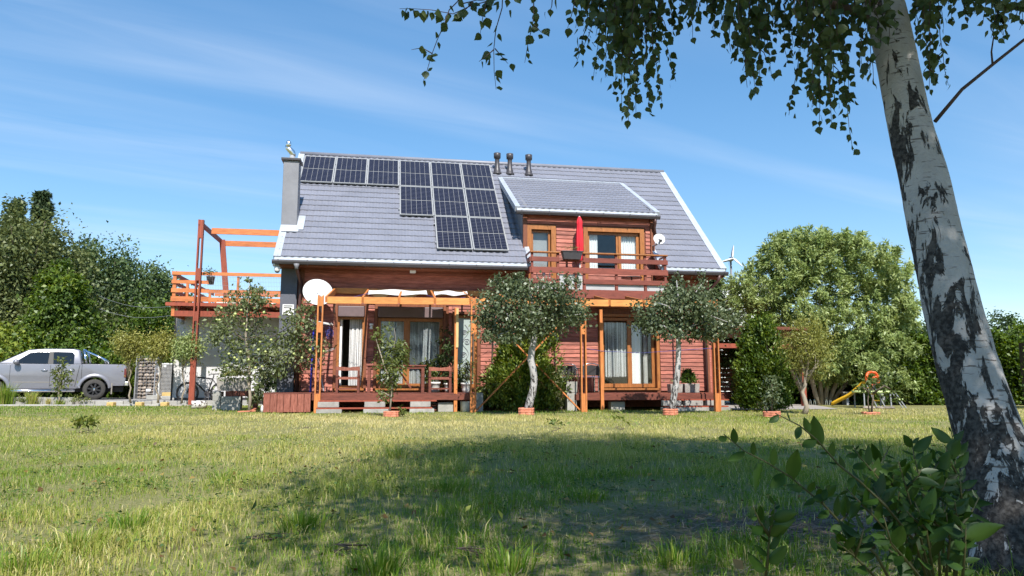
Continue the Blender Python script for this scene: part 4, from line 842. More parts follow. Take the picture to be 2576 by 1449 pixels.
bicycle()
# ------------------------------------------------------------------ silver pickup on the drive
m['silver'] = M('silver_paint', (.23, .23, .26), .36, .05, 2, metal=.35, coat=.6)
m['sil_dirty'] = m['silver']
m['tyre'] = M('tyre', (.05, .047, .044), .85, .2, 20)
m['chrome'] = M('chrome', (.8, .8, .82), .12, .03, metal=1)
m['cglass'] = M('car_glass', (.012, .014, .016), .04, .05, spec=.7)
m['tail'] = M('tail_lamp', (.12, .006, .008), .15, .1, spec=.6, coat=.5)
m['flap'] = M('mud_flap', (.24, .22, .19), .85, .1)
def pickup():
    p = at(237, 980, 27.0); RZ = math.pi + R(25); t = thing('pickup_truck', 'silver double-cab pickup truck parked on the drive', 'truck', (p.x + .84 * math.sin(RZ), 27.0 - .84 * math.cos(RZ), .13), 'L', rz=RZ)
    HW = .95; WR = .37; WB = 3.10
    def arch(cx, r, z0): a0 = math.asin((z0 - WR) / r) if abs(z0 - WR) < r else 0; return [(cx + r * math.cos(a0 + (math.pi - 2 * a0) * k / 14), WR + r * math.sin(a0 + (math.pi - 2 * a0) * k / 14)) for k in range(15)]
    def side(poly, ins, y0, y1, mat, nm, par=t, bev=.03, seg=3):
        o = B().prism(poly, y0, y1).part(nm, mat, par); bv(o, bev, seg); o.data.polygons.foreach_set('use_smooth', [True] * len(o.data.polygons)); return o
    z0 = .40
    low = [(-.98, .62), (-.94, .50)] + [( -.47, .50)] + list(reversed(arch(0, .46, .50)))[1:-1] + [(.47, .50), (.52, z0), (WB - .52, z0), (WB - .47, .5)] + list(reversed(arch(WB, .46, .5)))[1:-1] + [(WB + .47, .5), (WB + .86, .46), (WB + .98, .62), (WB + .97, .95), (WB + .80, 1.10), (WB + .2, 1.20), (2.95, 1.26), (2.55, 1.27), (.44, 1.265), (.44, 1.275), (-.96, 1.275), (-1.0, 1.2)]
    body = side(low, 0, -HW + .02, HW - .02, m['silver'], 'body', bev=.05)
    # cab above the belt line, leaning in towards the roof
    V = []; F = []
    cab = [(.44, 1.26), (.55, 1.80), (.75, 1.835), (1.6, 1.83), (2.12, 1.78), (3.02, 1.26)]
    for s in (-1, 1):
        for x, z in cab: V.append((x, s * (HW - .05 - (z - 1.26) * .30), z))
    n = len(cab); F = [tuple(range(n)), tuple(range(2*n-1, n-1, -1))] + [(i, i + n, (i+1) % n + n, (i+1) % n) for i in range(n)]
    o = B().add(V, F).part('cab', m['silver'], t); bv(o, .045, 3); o.data.polygons.foreach_set('use_smooth', [True] * len(o.data.polygons))
    def pane(poly, y, nm='side_window', mat='cglass', thick=.012):
        V = []
        for x, z in poly: V.append((x, y(z), z))
        for x, z in poly: V.append((x, y(z) - thick * (1 if y(z) > 0 else -1), z))
        k = len(poly); return B().add(V, [tuple(range(k)), tuple(range(2*k-1, k-1, -1))] + [(i, i + k, (i+1) % k + k, (i+1) % k) for i in range(k)]).part(nm, m[mat], t)
    for s in (1, -1):
        y = lambda z, s=s: s * (HW - .05 - (z - 1.26) * .30 + .008)
        pane([(2.55, 1.275), (1.50, 1.275), (1.48, 1.72), (1.85, 1.71), (2.08, 1.66)], y); pane([(1.33, 1.275), (.70, 1.28), (.70, 1.62), (.78, 1.71), (1.36, 1.72)], y)
        pane([(1.50, 1.275), (1.33, 1.275), (1.36, 1.72), (1.48, 1.72)], lambda z, s=s: s * (HW - .05 - (z - 1.26) * .30 + .005), 'door_pillar', 'black')
        # flares, wheels
        for cx in (0, WB):
            q = B(); n = 18; V = []; a0 = -.12
            for k in range(n + 1):
                a = a0 + (math.pi - 2 * a0) * k / n
                for rr, yy in ((.445, HW - .03), (.455, HW + .03), (.50, HW + .045), (.575, HW - .015)): V.append((cx + rr * math.cos(a), s * yy, max(.42, WR + rr * math.sin(a))))
            q.add(V, [(i*4+k, i*4+k+1, i*4+k+5, i*4+k+4) for i in range(n) for k in range(3)]); q.part('wheel_flare', m['silver'], t, True)
            w = B(); w.lathe([(.23, -.11), (.345, -.115), (.368, -.08), (.37, 0), (.368, .08), (.345, .115), (.235, .11)], (cx, s * (HW - .11), WR), 32, (0, 1, 0), False); wo = w.part('wheel', m['tyre'], t, True)
            w = B(); w.lathe([(.24, -.03), (.245, .10), (.23, .115), (.215, .09), (.20, .03), (.001, .02)], (cx, s * (HW - .11), WR), 28, (0, s, 0)); w.part('rim', m['black'], wo, True)
            w = B()
            for k in range(8):
                a = k * math.pi / 4 + .2; c = Vector((cx, s * (HW - .02), WR)); d = Vector((math.cos(a), 0, math.sin(a))); w.beam(c + d * .04, c + d * .215 + Vector((0, -s * .01, 0)), .055, .03, (0, 1, 0))
            w.part('spokes', m['black'], wo); w = B(); w.lathe([(.045, 0), (.04, .02), (.001, .025)], (cx, s * (HW - .015), WR), 12, (0, s, 0)); w.part('hub_cap', m['chrome'], wo)
            w = B(); w.lathe([(.452, -.16), (.452, .05)], (cx, s * (HW - .12), WR), 24, (0, 1, 0), False); w.part('wheel_well', m['black'], t)
        q = B(); q.tube([(.60, s * (HW + .04), .33), (2.5, s * (HW + .04), .33), (2.62, s * (HW - .05), .36)], .045, 10); q.part('side_step', m['chrome'], t, True)
        B().box(-.58, -.54, s * (HW - .12) - .12, s * (HW - .12) + .12, .20, .60).part('mud_flap', m['flap'], t)
        # mirror, handles, trim lines
        q = B(); q.blob((2.42, s * (HW + .14), 1.33), (.10, .11, .095), 12, 8); q.part('mirror', m['silver'], t, True); q = B(); q.beam((2.46, s * (HW - .08), 1.26), (2.43, s * (HW + .06), 1.28), .06, .04); q.part('mirror_arm', m['black'], t)
        for x in (1.58, .75): q = B(); q.tube([(x - .09, s * (HW - .015), 1.05), (x - .05, s * (HW + .02), 1.055), (x + .05, s * (HW + .02), 1.055), (x + .09, s * (HW - .015), 1.05)], .016, 8); q.part('door_handle', m['chrome'], t, True)
        for x0, x1 in ((1.395, 1.405), (2.60, 2.61)): B().box(x0, x1, s * (HW - .024) - .006, s * (HW - .024) + .008, .45, 1.25).part('door_gap', m['black'], t)
        q = B(); q.beam((.62, s * (HW - .016), .48), (.50, s * (HW - .016), 1.24), .012, .012, (0, 1, 0)); q.part('door_gap', m['black'], t)
        B().box(.425, .437, s * (HW - .022) - .006, s * (HW - .022) + .008, .55, 1.27).part('bed_gap', m['black'], t)
        B().box(.60, 2.5, s * (HW - .022) - .004, s * (HW - .022) + .006, .62, .645).part('door_crease', m['flap'], t)
        B().box(-.99, .42, s * (HW - .10) - .055, s * (HW - .10) + .055, 1.277, 1.30).part('bed_rail_cap', m['black'], t)
        B().box(-1.012, -.93, s * (HW - .09) - .04, s * (HW - .06) + .048, .80, 1.14).part('tail_lamp', m['tail'], t, bevel=.015)
        q = B(); q.tube([(.30, s * .80, 1.28), (.36, s * .78, 1.5), (.42, s * .70, 1.80)], .038, 10); q.tube([(.40, s * .72, 1.78), (-.18, s * .78, 1.50), (-.28, s * .80, 1.42), (-.32, s * .81, 1.28)], .036, 10); q.part('roll_bar', m['chrome'], t, True)
    q = B(); q.tube([(.42, -.70, 1.80), (.42, .70, 1.80)], .038, 10); q.part('roll_bar_top', m['chrome'], t, True)
    # windscreen, rear window, bumper, roof rails
    o = B().add([(2.94, -.80, 1.33), (2.94, .80, 1.33), (2.20, .70, 1.755), (2.20, -.70, 1.755)], [(0, 1, 2, 3)]); o.part('windscreen', m['cglass'], t)
    B().add([(.438, -.75, 1.32), (.438, .75, 1.32), (.525, .66, 1.72), (.525, -.66, 1.72)], [(0, 3, 2, 1)]).part('rear_window', m['cglass'], t)
    q = B(); q.box(-1.10, -.95, -HW + .06, HW - .06, .50, .66); q.part('rear_bumper', m['chrome'], t, bevel=.03); B().box(-.97, .4, -HW + .1, HW - .1, .55, .62).part('bed_floor', m['black'], t)
    B().box(-.9, WB + .7, -.6, .6, .28, .45).part('chassis', m['black'], t)
    q = B(); q.tube([(2.85, HW - .1, 1.29), (3.0, 0, 1.29), (2.85, -HW + .1, 1.29)], .02, 6); q.part('wiper_cowl', m['black'], t)
pickup()
# ------------------------------------------------------------------ gabion pillar and gate
gb = thing('gabion_pillar', 'stone-filled wire gabion pillar between truck and gate', 'pillar', (at(366, 1003, 28.5).x, 28.5, .13), 'L'); GWd, GH = .74, 1.63
m['stone'] = M('field_stone', (.23, .20, .175), .85, .3, 5, .3, 30, rand=.45, col2=(.32, .26, .21))
STN = [B().blob((0, 0, 0), (1, .9, .8), 9, 6, .14).mesh('stone', m['stone'], smooth=True) for _ in range(5)]
z = .05
while z < GH - .02:
    x = -GWd / 2 + .05; hh = random.uniform(.05, .075)
    while x < GWd / 2 - .02:
        w = random.uniform(.06, .115); child('stone', random.choice(STN), gb, (x + w, -.04 + random.uniform(-.02, .02), z + random.uniform(-.008, .008)), (random.uniform(-.2, .2), random.uniform(-.25, .25), random.uniform(-.3, .3)), (w * 1.04, .09, hh * random.uniform(.95, 1.2))); x += w * 2
    z += hh * 1.85
B().box(-GWd / 2 + .04, GWd / 2 - .04, 0, .28, 0, GH - .06).part('stone_core', m['gutter'], gb)
q = B()
for k in range(8): q.cyl((-GWd / 2 + k * GWd / 7, -.13, 0), (-GWd / 2 + k * GWd / 7, -.13, GH), .004, 4)
for k in range(9): q.cyl((-GWd / 2, -.132, k * GH / 8), (GWd / 2, -.132, k * GH / 8), .004, 4)
for x in (-GWd / 2, GWd / 2): q.box(x - .015, x + .015, -.145, .3, 0, GH)
q.part('wire_cage', m['graypipe'], gb)
sp = thing('water_tap_box', 'small white plate on a stem before the gabion pillar', 'sign', (at(373, 984, 28.2).x, 28.2, .13), 'L'); B().box(-.09, .09, -.02, .02, .28, .38).part('plate', m['white'], sp, bevel=.02); B().cyl((-.05, 0, 0), (-.05, 0, .28), .012, 6).part('stem', m['graypipe'], sp)
gp = at(416, 1000, 28.7); ga = thing('wire_gate', 'white framed wire mesh gate beside the gabion pillar', 'gate', (gp.x, 28.7, .18), 'L')
q = B(); [q.box(a, c, -.02, .02, z0, z1) for a, c, z0, z1 in ((-.33, -.29, 0, 1.32), (.29, .33, 0, 1.32), (-.29, .29, 1.28, 1.32), (-.29, .29, 0, .04))]; q.part('frame', m['white'], ga)
q = B()
for k in range(12): q.cyl((-.27 + k * .049, -.022, .04), (-.27 + k * .049, -.022, 1.28), .004, 4)
for k in range(24): q.box(-.29, .29, -.032, -.025, .06 + k * .052, .068 + k * .052)
q.part('mesh_infill', m['offwhite'], ga)
B().box(-.15, -.02, -.045, -.033, 1.16, 1.24).part('plate', m['white'], ga); B().box(-.29, .29, .03, .05, .04, 1.28).part('dark_backing', m['gutter'], ga)
gq = thing('gate_post', 'white square post left of the wire gate', 'post', (at(396, 1003, 28.6).x, 28.6, .13), 'L'); B().box(-.045, .045, -.045, .045, 0, 1.35).part('post', m['white'], gq); B().box(-.05, .05, -.05, .05, 1.35, 1.37).part('cap', m['graypipe'], gq); B().box(.045, .075, -.02, .02, .9, 1.05).part('latch', m['graypipe'], gq)
st_ = thing('stone_steps', 'pale sandstone blocks at the foot of the wire gate', 'blocks', (at(420, 1003, 27.6).x, 27.6, .13), 'L')
for x0, x1, z1 in ((-.55, -.1, .16), (-.09, .42, .26), (.0, .5, .13)): B().box(x0, x1, -.25 if z1 > .2 else -.45, .2 if z1 > .2 else -.27, 0, z1).part('block', m['yellow'] if z1 > .2 else m['concrete'], st_, bevel=.015)

# ------------------------------------------------------------------ terracotta edging rings at the feet of the young trees
def ring(label, c, r, nseg, h=.13, layers=3, rz=0.0):
    t = thing('edging_ring', label, 'planter', (c[0], c[1], 0), 'L', 'terracotta edging rings', rz); n = 40 // nseg
    for sgm in range(nseg):
        q = B(); V = []; F = []; prof = []
        for k in range(layers):
            for j in range(5): a = math.pi * j / 4; prof.append((.012 * math.sin(a) + .0, (k + (1 - math.cos(a)) / 2) * h / layers))
        prof = prof + [(-.028, h), (-.028, 0)]
        for i in range(n + 1):
            w = 2 * math.pi * (sgm + .03 + .94 * i / n) / nseg; sq = r * (1 + .07 * math.cos(4 * w)) * (1 - .08 * abs(math.sin(nseg * w / 2)) ** 6)
            for d, z in prof: V.append(((sq + d) * math.cos(w), (sq + d) * math.sin(w), z))
        np_ = len(prof)
        for i in range(n):
            for k in range(np_): F.append((i*np_+k, (i+1)*np_+k, (i+1)*np_+(k+1) % np_, i*np_+(k+1) % np_))
        F += [tuple(range(np_)), tuple(range(n*np_+np_-1, n*np_-1, -1))]
        q.add(V, F); q.part('edging_segment', m['terra'], t, True)
    q = B(); q.lathe([(r * .9, .0), (r * .9, h * .55), (.001, h * .62)], (0, 0, 0), 16); q.part('soil', m['soil'], t)
PEACH = gnd(985, 1049); BI1 = gnd(1324, 1045); BI2 = gnd(1687, 1045); MAG = gnd(1942, 1050); TWO = gnd(2191, 1044); APPLE = gnd(627, 1037)
ring('terracotta ring round the foot of the small leafy tree before the table', PEACH, .17, 4, .125, rz=R(45)); ring('terracotta ring round the foot of the crooked middle birch', BI1, .18, 4, .17, rz=R(38))
ring('terracotta ring round the foot of the straight right birch', BI2, .16, 4, .15, rz=R(20)); ring('terracotta ring round the little magnolia before the tall thuja', MAG, .17, 4, .13, rz=R(10)); ring('flat terracotta ring round the two-stemmed bush by the trampoline', TWO, .19, 4, .07, 2, R(30))
q = B(); q.beam((-.22, -.1, .03), (.2, -.05, .05), .03, .03); q.beam((.08, -.1, .05), (.16, .06, .1), .03, .025); q.top('broken_edging', m['terra'], 'broken terracotta edging lying at the apple tree foot', 'edging', (APPLE.x + .1, APPLE.y - .35, 0), 'L')
for i, (x, y) in enumerate(((330, 1016), (398, 1016), (458, 1016))):
    p = gnd(x, y, .04); B().box(-.11, .11, -.11, .11, -.05, .13).top('yellow_tree_block', m['yellow'], ['yellow block round the golden tree nearest the truck', 'yellow block round the middle golden tree before the gate', 'yellow block round the pale tree before the annex'][i], 'edging', (p.x, 23.55, .0), 'L', 'yellow blocks round tree feet', bevel=.03)

# ------------------------------------------------------------------ right of the house: carport, playground, neighbours
cp = thing('dark_carport', 'dark red timber carport in shade right of the house', 'carport', (14.2, 3.0, 0))
for u, v in ((12.75, 1.6), (14.1, 1.6), (15.9, 1.8), (12.75, 5.2), (15.9, 5.4)): B().box(u, u + .13, v, v + .13, 0, 2.355).part('post', m['oldred'], cp)
for z0, z1 in ((2.12, 2.28), (1.80, 1.94)): B().box(12.6, 16.1, 1.55, 1.60, z0, z1).part('beam', m['oldred'], cp)
B().box(12.4, 15.9, 1.2, 6.0, 2.36, 2.45).part('roof', m['deckwood'], cp)
for k in range(14): B().box(12.75, 16.0, 5.36, 5.39, .12 + k * .165, .26 + k * .165).part('back_board', m['deckwood'], cp)
for k in range(6): B().box(12.45, 12.48, 1.7, 5.2, .9 + k * .16, 1.02 + k * .16).part('side_board', m['oldred'], cp)
p = at(1880, 1011, 22.2); bgy = thing('covered_pushchair', 'dark blue covered pushchair standing in the carport\'s shade', 'pushchair', (p.x, 22.2, .012), 'L')
for x in (-.12, .42): q = B(); q.tube([(x + .1 * math.cos(k * math.pi / 10), -.2, .11 + .1 * math.sin(k * math.pi / 10)) for k in range(21)], .018, 6, False); q.lathe([(.03, 0), (.03, .04)], (x, -.22, .11), 8, (0, 1, 0)); q.part('wheel', m['offwhite'], bgy)
q = B(); q.prism([(-.1, .2), (.45, .2), (.5, .55), (.42, 1.05), (.25, 1.12), (.12, .7), (-.12, .45)], -.2, .2); q.part('cover', m['teal'], bgy, bevel=.04); q = B(); q.tube([(-.12, -.15, .11), (.2, -.15, .5), (.6, -.15, 1.0)], .014, 6); q.tube([(.42, -.15, .11), (.1, -.15, .5)], .014, 6); q.part('chassis', m['gutter'], bgy)
S0, S1 = gnd(2094, 1022), at(2183, 960, 22.6)
sld = thing('yellow_slide', 'yellow plastic garden slide before the dark hedge', 'slide', (S0.x, S0.y, 0), 'W'); n = 16; V = []
for i in range(n + 1):
    a = i / n; cxx = S0.lerp(S1, a); zz = .03 + (S1.z - .03) * (a ** 1.25) + .02 * math.sin(a * 9); d = Vector((.5, .87, 0))
    for off, dz in ((-.24, .10), (-.235, .02), (-.17, -.01), (.17, -.01), (.235, .02), (.24, .10)): V.append((cxx.x + d.x * off * 1.1, cxx.y + d.y * off, zz + dz))
q = B(); q.add(V, [(i*6+k, i*6+k+1, i*6+k+7, i*6+k+6) for i in range(n) for k in range(5)]); o = q.part('chute', m['slide'], sld, True); so = o.modifiers.new('thick', 'SOLIDIFY'); so.thickness = .02
for s in (-.2, .2): B().tube([S1 + Vector((.05, s, -.1)), Vector((S1.x + .35, S1.y + s * 1.3, 0))], .022, 8).part('ladder_leg', m['graypipe'], sld)
for k in range(3): a = .25 + k * .25; B().tube([S1.lerp(Vector((S1.x + .35, S1.y, 0)), a) + Vector((0, -.2, 0)), S1.lerp(Vector((S1.x + .35, S1.y, 0)), a) + Vector((0, .2, 0))], .018, 6).part('rung', m['slide'], sld)
c = at(2194, 952, 22.3); rg = thing('orange_toy_ring', 'orange-red toy ring on top of the yellow slide', 'toy', c, 'W'); q = B()
q.tube([c + Vector((.19 * math.cos(k * math.pi / 12), .03 * math.sin(k), .19 * math.sin(k * math.pi / 12))) for k in range(25)], .04, 8, False); q.part('outer_ring', m['ring'], rg, True); q = B(); q.tube([c + Vector((.07 + .10 * math.cos(k * math.pi / 10), -.08, -.05 + .10 * math.sin(k * math.pi / 10))) for k in range(21)], .03, 8, False); q.part('inner_ring', m['ring'], rg, True)
c = gnd(2196, 1026); tr = thing('small_trampoline', 'small trampoline with lime green rim and ladder', 'trampoline', (c.x, c.y, 0), 'L'); rt, ht = .52, .47; q = B(); n = 36
q.tube([(rt * math.cos(2*math.pi*k/n), rt * math.sin(2*math.pi*k/n), ht) for k in range(n + 1)], .03, 8, False); q.part('rim_pad', m['lime'], tr, True); q = B(); q.lathe([(.001, ht - .02), (rt - .03, ht)], (0, 0, 0), 24); q.part('mat', m['black'], tr)
for k in range(4): a = R(40 + 90 * k); B().tube([(rt * math.cos(a), rt * math.sin(a), ht), (rt * 1.02 * math.cos(a), rt * 1.02 * math.sin(a), .0)], .02, 8).part('leg', m['graypipe'], tr)
for s in (-.09, .09): B().tube([(rt + .0, -.2 + s, ht), (rt + .28, -.25 + s, 0)], .017, 8).part('ladder_rail', m['graypipe'], tr)
B().box(rt + .08, rt + .2, -.36, -.10, .24, .28).part('ladder_step', m['lime'], tr); B().box(rt + .0, rt + .1, -.38, -.08, .3, .33).part('ladder_step', m['gutter'], tr)
c = gnd(2054, 1019); pl = thing('pool_handrails', 'two pairs of silver hoop rails by the curly shrub', 'handrail', (c.x, c.y, 0), 'L')
for x in (-.24, -.10, .30, .43): B().tube([(x, 0, 0), (x + .02, 0, .15), (x + .05, .02, .2), (x + .08, .05, .15), (x + .09, .05, 0)], .014, 6).part('hoop', m['steel'], pl)
c = gnd(2090, 1018); B().box(-.15, .15, -.1, .1, 0, .2).top('garden_block', m['concrete'], 'concrete block lying behind the curly shrub', 'block', (c.x, c.y + .1, 0), 'L', bevel=.01)
c = gnd(2197, 1028); q = B(); [q.blob((random.uniform(-.4, .4), random.uniform(-.15, .15), .03), (.13, .1, .06), 8, 5, .15) for _ in range(5)]; rk = thing('stone_pile', 'heap of pale stones under the trampoline', 'stones', (c.x - .1, c.y - .6, 0), 'L')
for k in range(5): child('stone', STN[k], rk, (-.35 + k * .17, random.uniform(-.1, .1), .04), (0, 0, k), (.12, .1, .06))
c = gnd(2160, 1020); bn = thing('garden_bench', 'dark garden bench in the willow\'s shade', 'bench', (c.x + .4, c.y + .5, 0), 'L'); B().box(-.75, .75, -.2, .2, .40, .44).part('seat', m['concrete2'], bn)
for x in (-.6, .6): B().box(x - .04, x + .04, -.18, .18, 0, .40).part('leg', m['graypipe'], bn)
# little wind turbine behind the willow
tw = at(1841, 651, 27.0); tu = thing('wind_turbine', 'small white three-bladed wind turbine behind the right gable', 'wind turbine', (tw.x, tw.y, 0), 'W')
B().tube([(tw.x, tw.y + .15, 0), (tw.x, tw.y + .15, tw.z - .05)], [.06, .04], 8).part('mast', m['graypipe'], tu); q = B(); q.blob((tw.x, tw.y + .1, tw.z), (.09, .22, .09), 10, 8); q.part('nacelle', m['white'], tu, True)
q = B(); q.add([(tw.x + .0, tw.y + .3, tw.z), (tw.x + .1, tw.y + .7, tw.z + .2), (tw.x + .1, tw.y + .8, tw.z - .15)], [(0, 1, 2)]); q.part('tail_vane', m['white'], tu)
for a in (R(84), R(197), R(318)):
    d = Vector((math.cos(a), 0, math.sin(a))); e = Vector((-math.sin(a), .35, math.cos(a))); c0 = Vector((tw.x, tw.y - .12, tw.z)); V = []
    for s_, w in ((.04, .045), (.12, .07), (.25, .06), (.41, .038), (.50, .01)): p_ = c0 + d * s_; V += [p_ - e * w * .4, p_ + Vector((0, -.018, 0)), p_ + e * w, p_ + Vector((0, .012, 0))]
    q = B(); q.add(V, [(i*4+k, i*4+(k+1) % 4, i*4+4+(k+1) % 4, i*4+4+k) for i in range(4) for k in range(4)]); q.part('blade', m['white'], tu, True)
# white neighbour behind the spruce
nb = at(1848, 770, 40); nh = thing('white_neighbour_house', 'white house wall with gridded window glimpsed behind the spruce', 'house', (nb.x, 40, 0), 'L')
B().box(-1.2, 2.2, 0, 6, 0, 6.0).part('wall', m['white'], nh); B().box(-1.35, 2.35, -.15, 6.2, 6.002, 6.12).part('roof', m['roof'], nh)
for z in (4.3, 5.0): B().box(-.35, .3, -.04, .0, z, z + .45).part('window', m['cglass'], nh)
for k in range(4): B().box(-.40, .35, -.07, -.045, 4.2 + k * .42, 4.24 + k * .42).part('glazing_bar', m['offwhite'], nh)
# overhead wires on the left
for i, (y0, y1) in enumerate(((745, 770), (777, 792))):
    a, c = at(250, y0, 34), at(440, y1, 30); B().tube([a.lerp(c, k / 8) - Vector((0, 0, .25 * math.sin(math.pi * k / 8))) for k in range(9)], .006, 5).top('overhead_wire', m['graypipe'], ['upper overhead wire before the trees left of the annex', 'lower overhead wire before the trees left of the annex'][i], 'wire', a, 'W')
# ------------------------------------------------------------------ vegetation
def unit(a): return a / np.maximum(1e-9, np.linalg.norm(a, axis=-1, keepdims=True))
def leafmesh(P_, A, Nn, L, Wd, fold=.12, curl=.12):
    """kite-shaped folded leaves: P base points, A axes, N normals"""
    A = unit(A); S = unit(np.cross(A, Nn)); Nn = np.cross(S, A); L = L[:, None]
    mid = P_ + A * L * .42
    V = np.stack([P_, mid + S * L * Wd * .5 + Nn * L * fold, P_ + A * L - Nn * L * curl, mid - S * L * Wd * .5 + Nn * L * fold], 1)
    n = len(P_); F = np.arange(n * 4).reshape(n, 4); return V.reshape(-1, 3), F
def rdir(n, rng): return unit(rng.normal(size=(n, 3)))
def crown_pts(rng, c, rad, ncl, per, sig, shell=.35, lump=.25, flat=.0):
    d = rdir(ncl, rng); rr = shell + (1 - shell) * rng.random(ncl) ** .6
    ph = rng.random(6) * 6.28; lm = 1 + lump * (np.sin(d[:, 0] * 4 + ph[0]) * np.sin(d[:, 2] * 5 + ph[1]) + .6 * np.sin(d[:, 1] * 7 + ph[2] + d[:, 0] * 3))
    C_ = np.asarray(c) + d * np.asarray(rad) * (rr * lm)[:, None]
    s_ = sig * (.5 + rng.random(ncl))[:, None, None]
    Pt = C_[:, None, :] + rng.normal(size=(ncl, per, 3)) * s_ * np.array([1, 1, .75])
    return Pt.reshape(-1, 3), np.repeat(d, per, 0), np.repeat(rng.random(ncl), per), C_
def foliage(name, parent, rng, Pt, D, tint, L, Wd, mat, droop=.4, out=.5, org=None, fold=.12):
    n = len(Pt); A = D * out + rdir(n, rng) + np.array([0, 0, -droop]); Nn = unit(D * .5 + rdir(n, rng) + np.array([0, 0, .7]))
    V, F = leafmesh(Pt - np.array(ORG[parent]), A, Nn, L * (.6 + .8 * rng.random(n)), Wd, fold)
    return link(name, npmesh(name, V, F, mat, False, np.repeat(np.clip(tint, 0, 1), 4)), parent)
def limbs(parent, rng, base, top, targets, r0, mat, nm='trunk', bend=.05, taper=.35):
    base, top = Vector(base), Vector(top); n = 7; pts = []
    for i in range(n + 1): a = i / n; pts.append(base.lerp(top, a) + Vector((rng.normal() * bend, rng.normal() * bend, 0)) * (math.sin(a * math.pi)))
    q = B(); q.tube(pts, [r0 * (1.25 if i == 0 else 1) * (1 - (1 - taper) * i / n) for i in range(n + 1)], 10); q.part(nm, mat, parent, True)
    q = B()
    for t_ in targets:
        t_ = Vector(t_); k = rng.uniform(.45, .98); i = int(k * n); s = pts[i]; mid = s.lerp(t_, .5) + Vector((rng.normal() * .06, rng.normal() * .06, .06 * (t_ - s).length))
        q.tube([s, mid, t_], [r0 * .32, r0 * .2, r0 * .06], 6)
    if targets is not None and len(targets): q.part('limbs', mat, parent, True, kind='stuff')
def tree(name, label, cat, base, h, c_off, rad, r0, mat, bark, ncl, per, sig, L, Wd=.5, droop=.4, group=None, seed=1, shell=.35, lump=.25, tmean=.45, tvar=.35, top=None, lean=(0, 0), nlimb=14, weep=0.0):
    rng = np.random.default_rng(seed); base = Vector(base); t = thing(name, label, cat, base, 'W', group); c = base + Vector(c_off)
    Pt, D, tc, C_ = crown_pts(rng, c, rad, ncl, per, sig, shell, lump)
    if weep: Pt[:, 2] -= np.abs(rng.normal(size=len(Pt))) * weep
    Pt = Pt[Pt[:, 2] > base.z + .12] if True else Pt; n = len(Pt); D = unit(Pt - np.array(c))
    tc = tmean + tvar * (np.resize(tc, n) - .5) * 1.2 + rng.normal(size=n) * tvar * .35
    foliage('crown', t, rng, Pt, D, tc, np.full(n, L), Wd, mat, droop)
    sel = C_[rng.choice(len(C_), min(nlimb, len(C_)), replace=False)]
    limbs(t, rng, base, top or (c + Vector((lean[0], lean[1], rad[2] * .35))), sel, r0, bark); return t
lf = {}
lf['birch'] = LEAF('birch_leaves', [(.025, .042, .013), (.05, .078, .024), (.10, .13, .055)], .28, gloss=.025)
lf['yb'] = LEAF('young_birch_leaves', [(.05, .072, .03), (.11, .14, .062), (.25, .275, .16)], .25, gloss=.05)
lf['apple'] = LEAF('apple_leaves', [(.05, .07, .022), (.105, .135, .045), (.26, .28, .15)], .25, gloss=.025)
lf['peach'] = LEAF('fruit_leaves', [(.07, .09, .022), (.15, .18, .05), (.28, .30, .11)], .3, gloss=.025)
lf['willow'] = LEAF('curly_willow_leaves', [(.13, .19, .05), (.27, .335, .115), (.44, .49, .23)], .3, gloss=.025)
lf['golden'] = LEAF('golden_leaves', [(.16, .17, .035), (.30, .30, .075), (.42, .40, .14)], .3, gloss=.025)
lf['thuja'] = LEAF('thuja_sprays', [(.035, .07, .008), (.085, .14, .018), (.20, .25, .035)], .25, gloss=.025)
lf['olive'] = LEAF('olive_birch_leaves', [(.05, .07, .02), (.105, .128, .042), (.20, .225, .085)], .25, gloss=.025)
lf['green'] = LEAF('bright_tree_leaves', [(.05, .09, .014), (.11, .17, .025), (.25, .29, .05)], .28, gloss=.025)
lf['grey'] = LEAF('grey_green_leaves', [(.042, .075, .026), (.088, .132, .048), (.18, .23, .10)], .25, gloss=.025)
lf['spruce'] = LEAF('spruce_needles', [(.018, .035, .014), (.04, .065, .026), (.085, .115, .05)], .1, gloss=.025)
lf['hedge'] = LEAF('hedge_leaves', [(.03, .06, .008), (.075, .125, .016), (.18, .25, .03)], .28, gloss=.025)
lf['shrub'] = LEAF('shrub_leaves', [(.04, .06, .016), (.10, .135, .035), (.24, .27, .08)], .28, gloss=.025)
lf['var'] = LEAF('variegated_leaves', [(.12, .18, .05), (.40, .44, .20), (.62, .62, .38)], .25, gloss=.025)
lf['sap'] = LEAF('sallow_leaves', [(.013, .036, .005), (.027, .066, .009), (.052, .10, .017)], .34, gloss=.025)
lf['grass'] = LEAF('grass_blades', [(.09, .19, .014), (.215, .28, .04), (.43, .395, .115), (.58, .50, .24)], .3, gloss=.025)
lf['rosette'] = LEAF('weed_leaves', [(.05, .10, .03), (.13, .18, .04), (.24, .26, .06)], .25, gloss=.025)
m['wbark'] = None
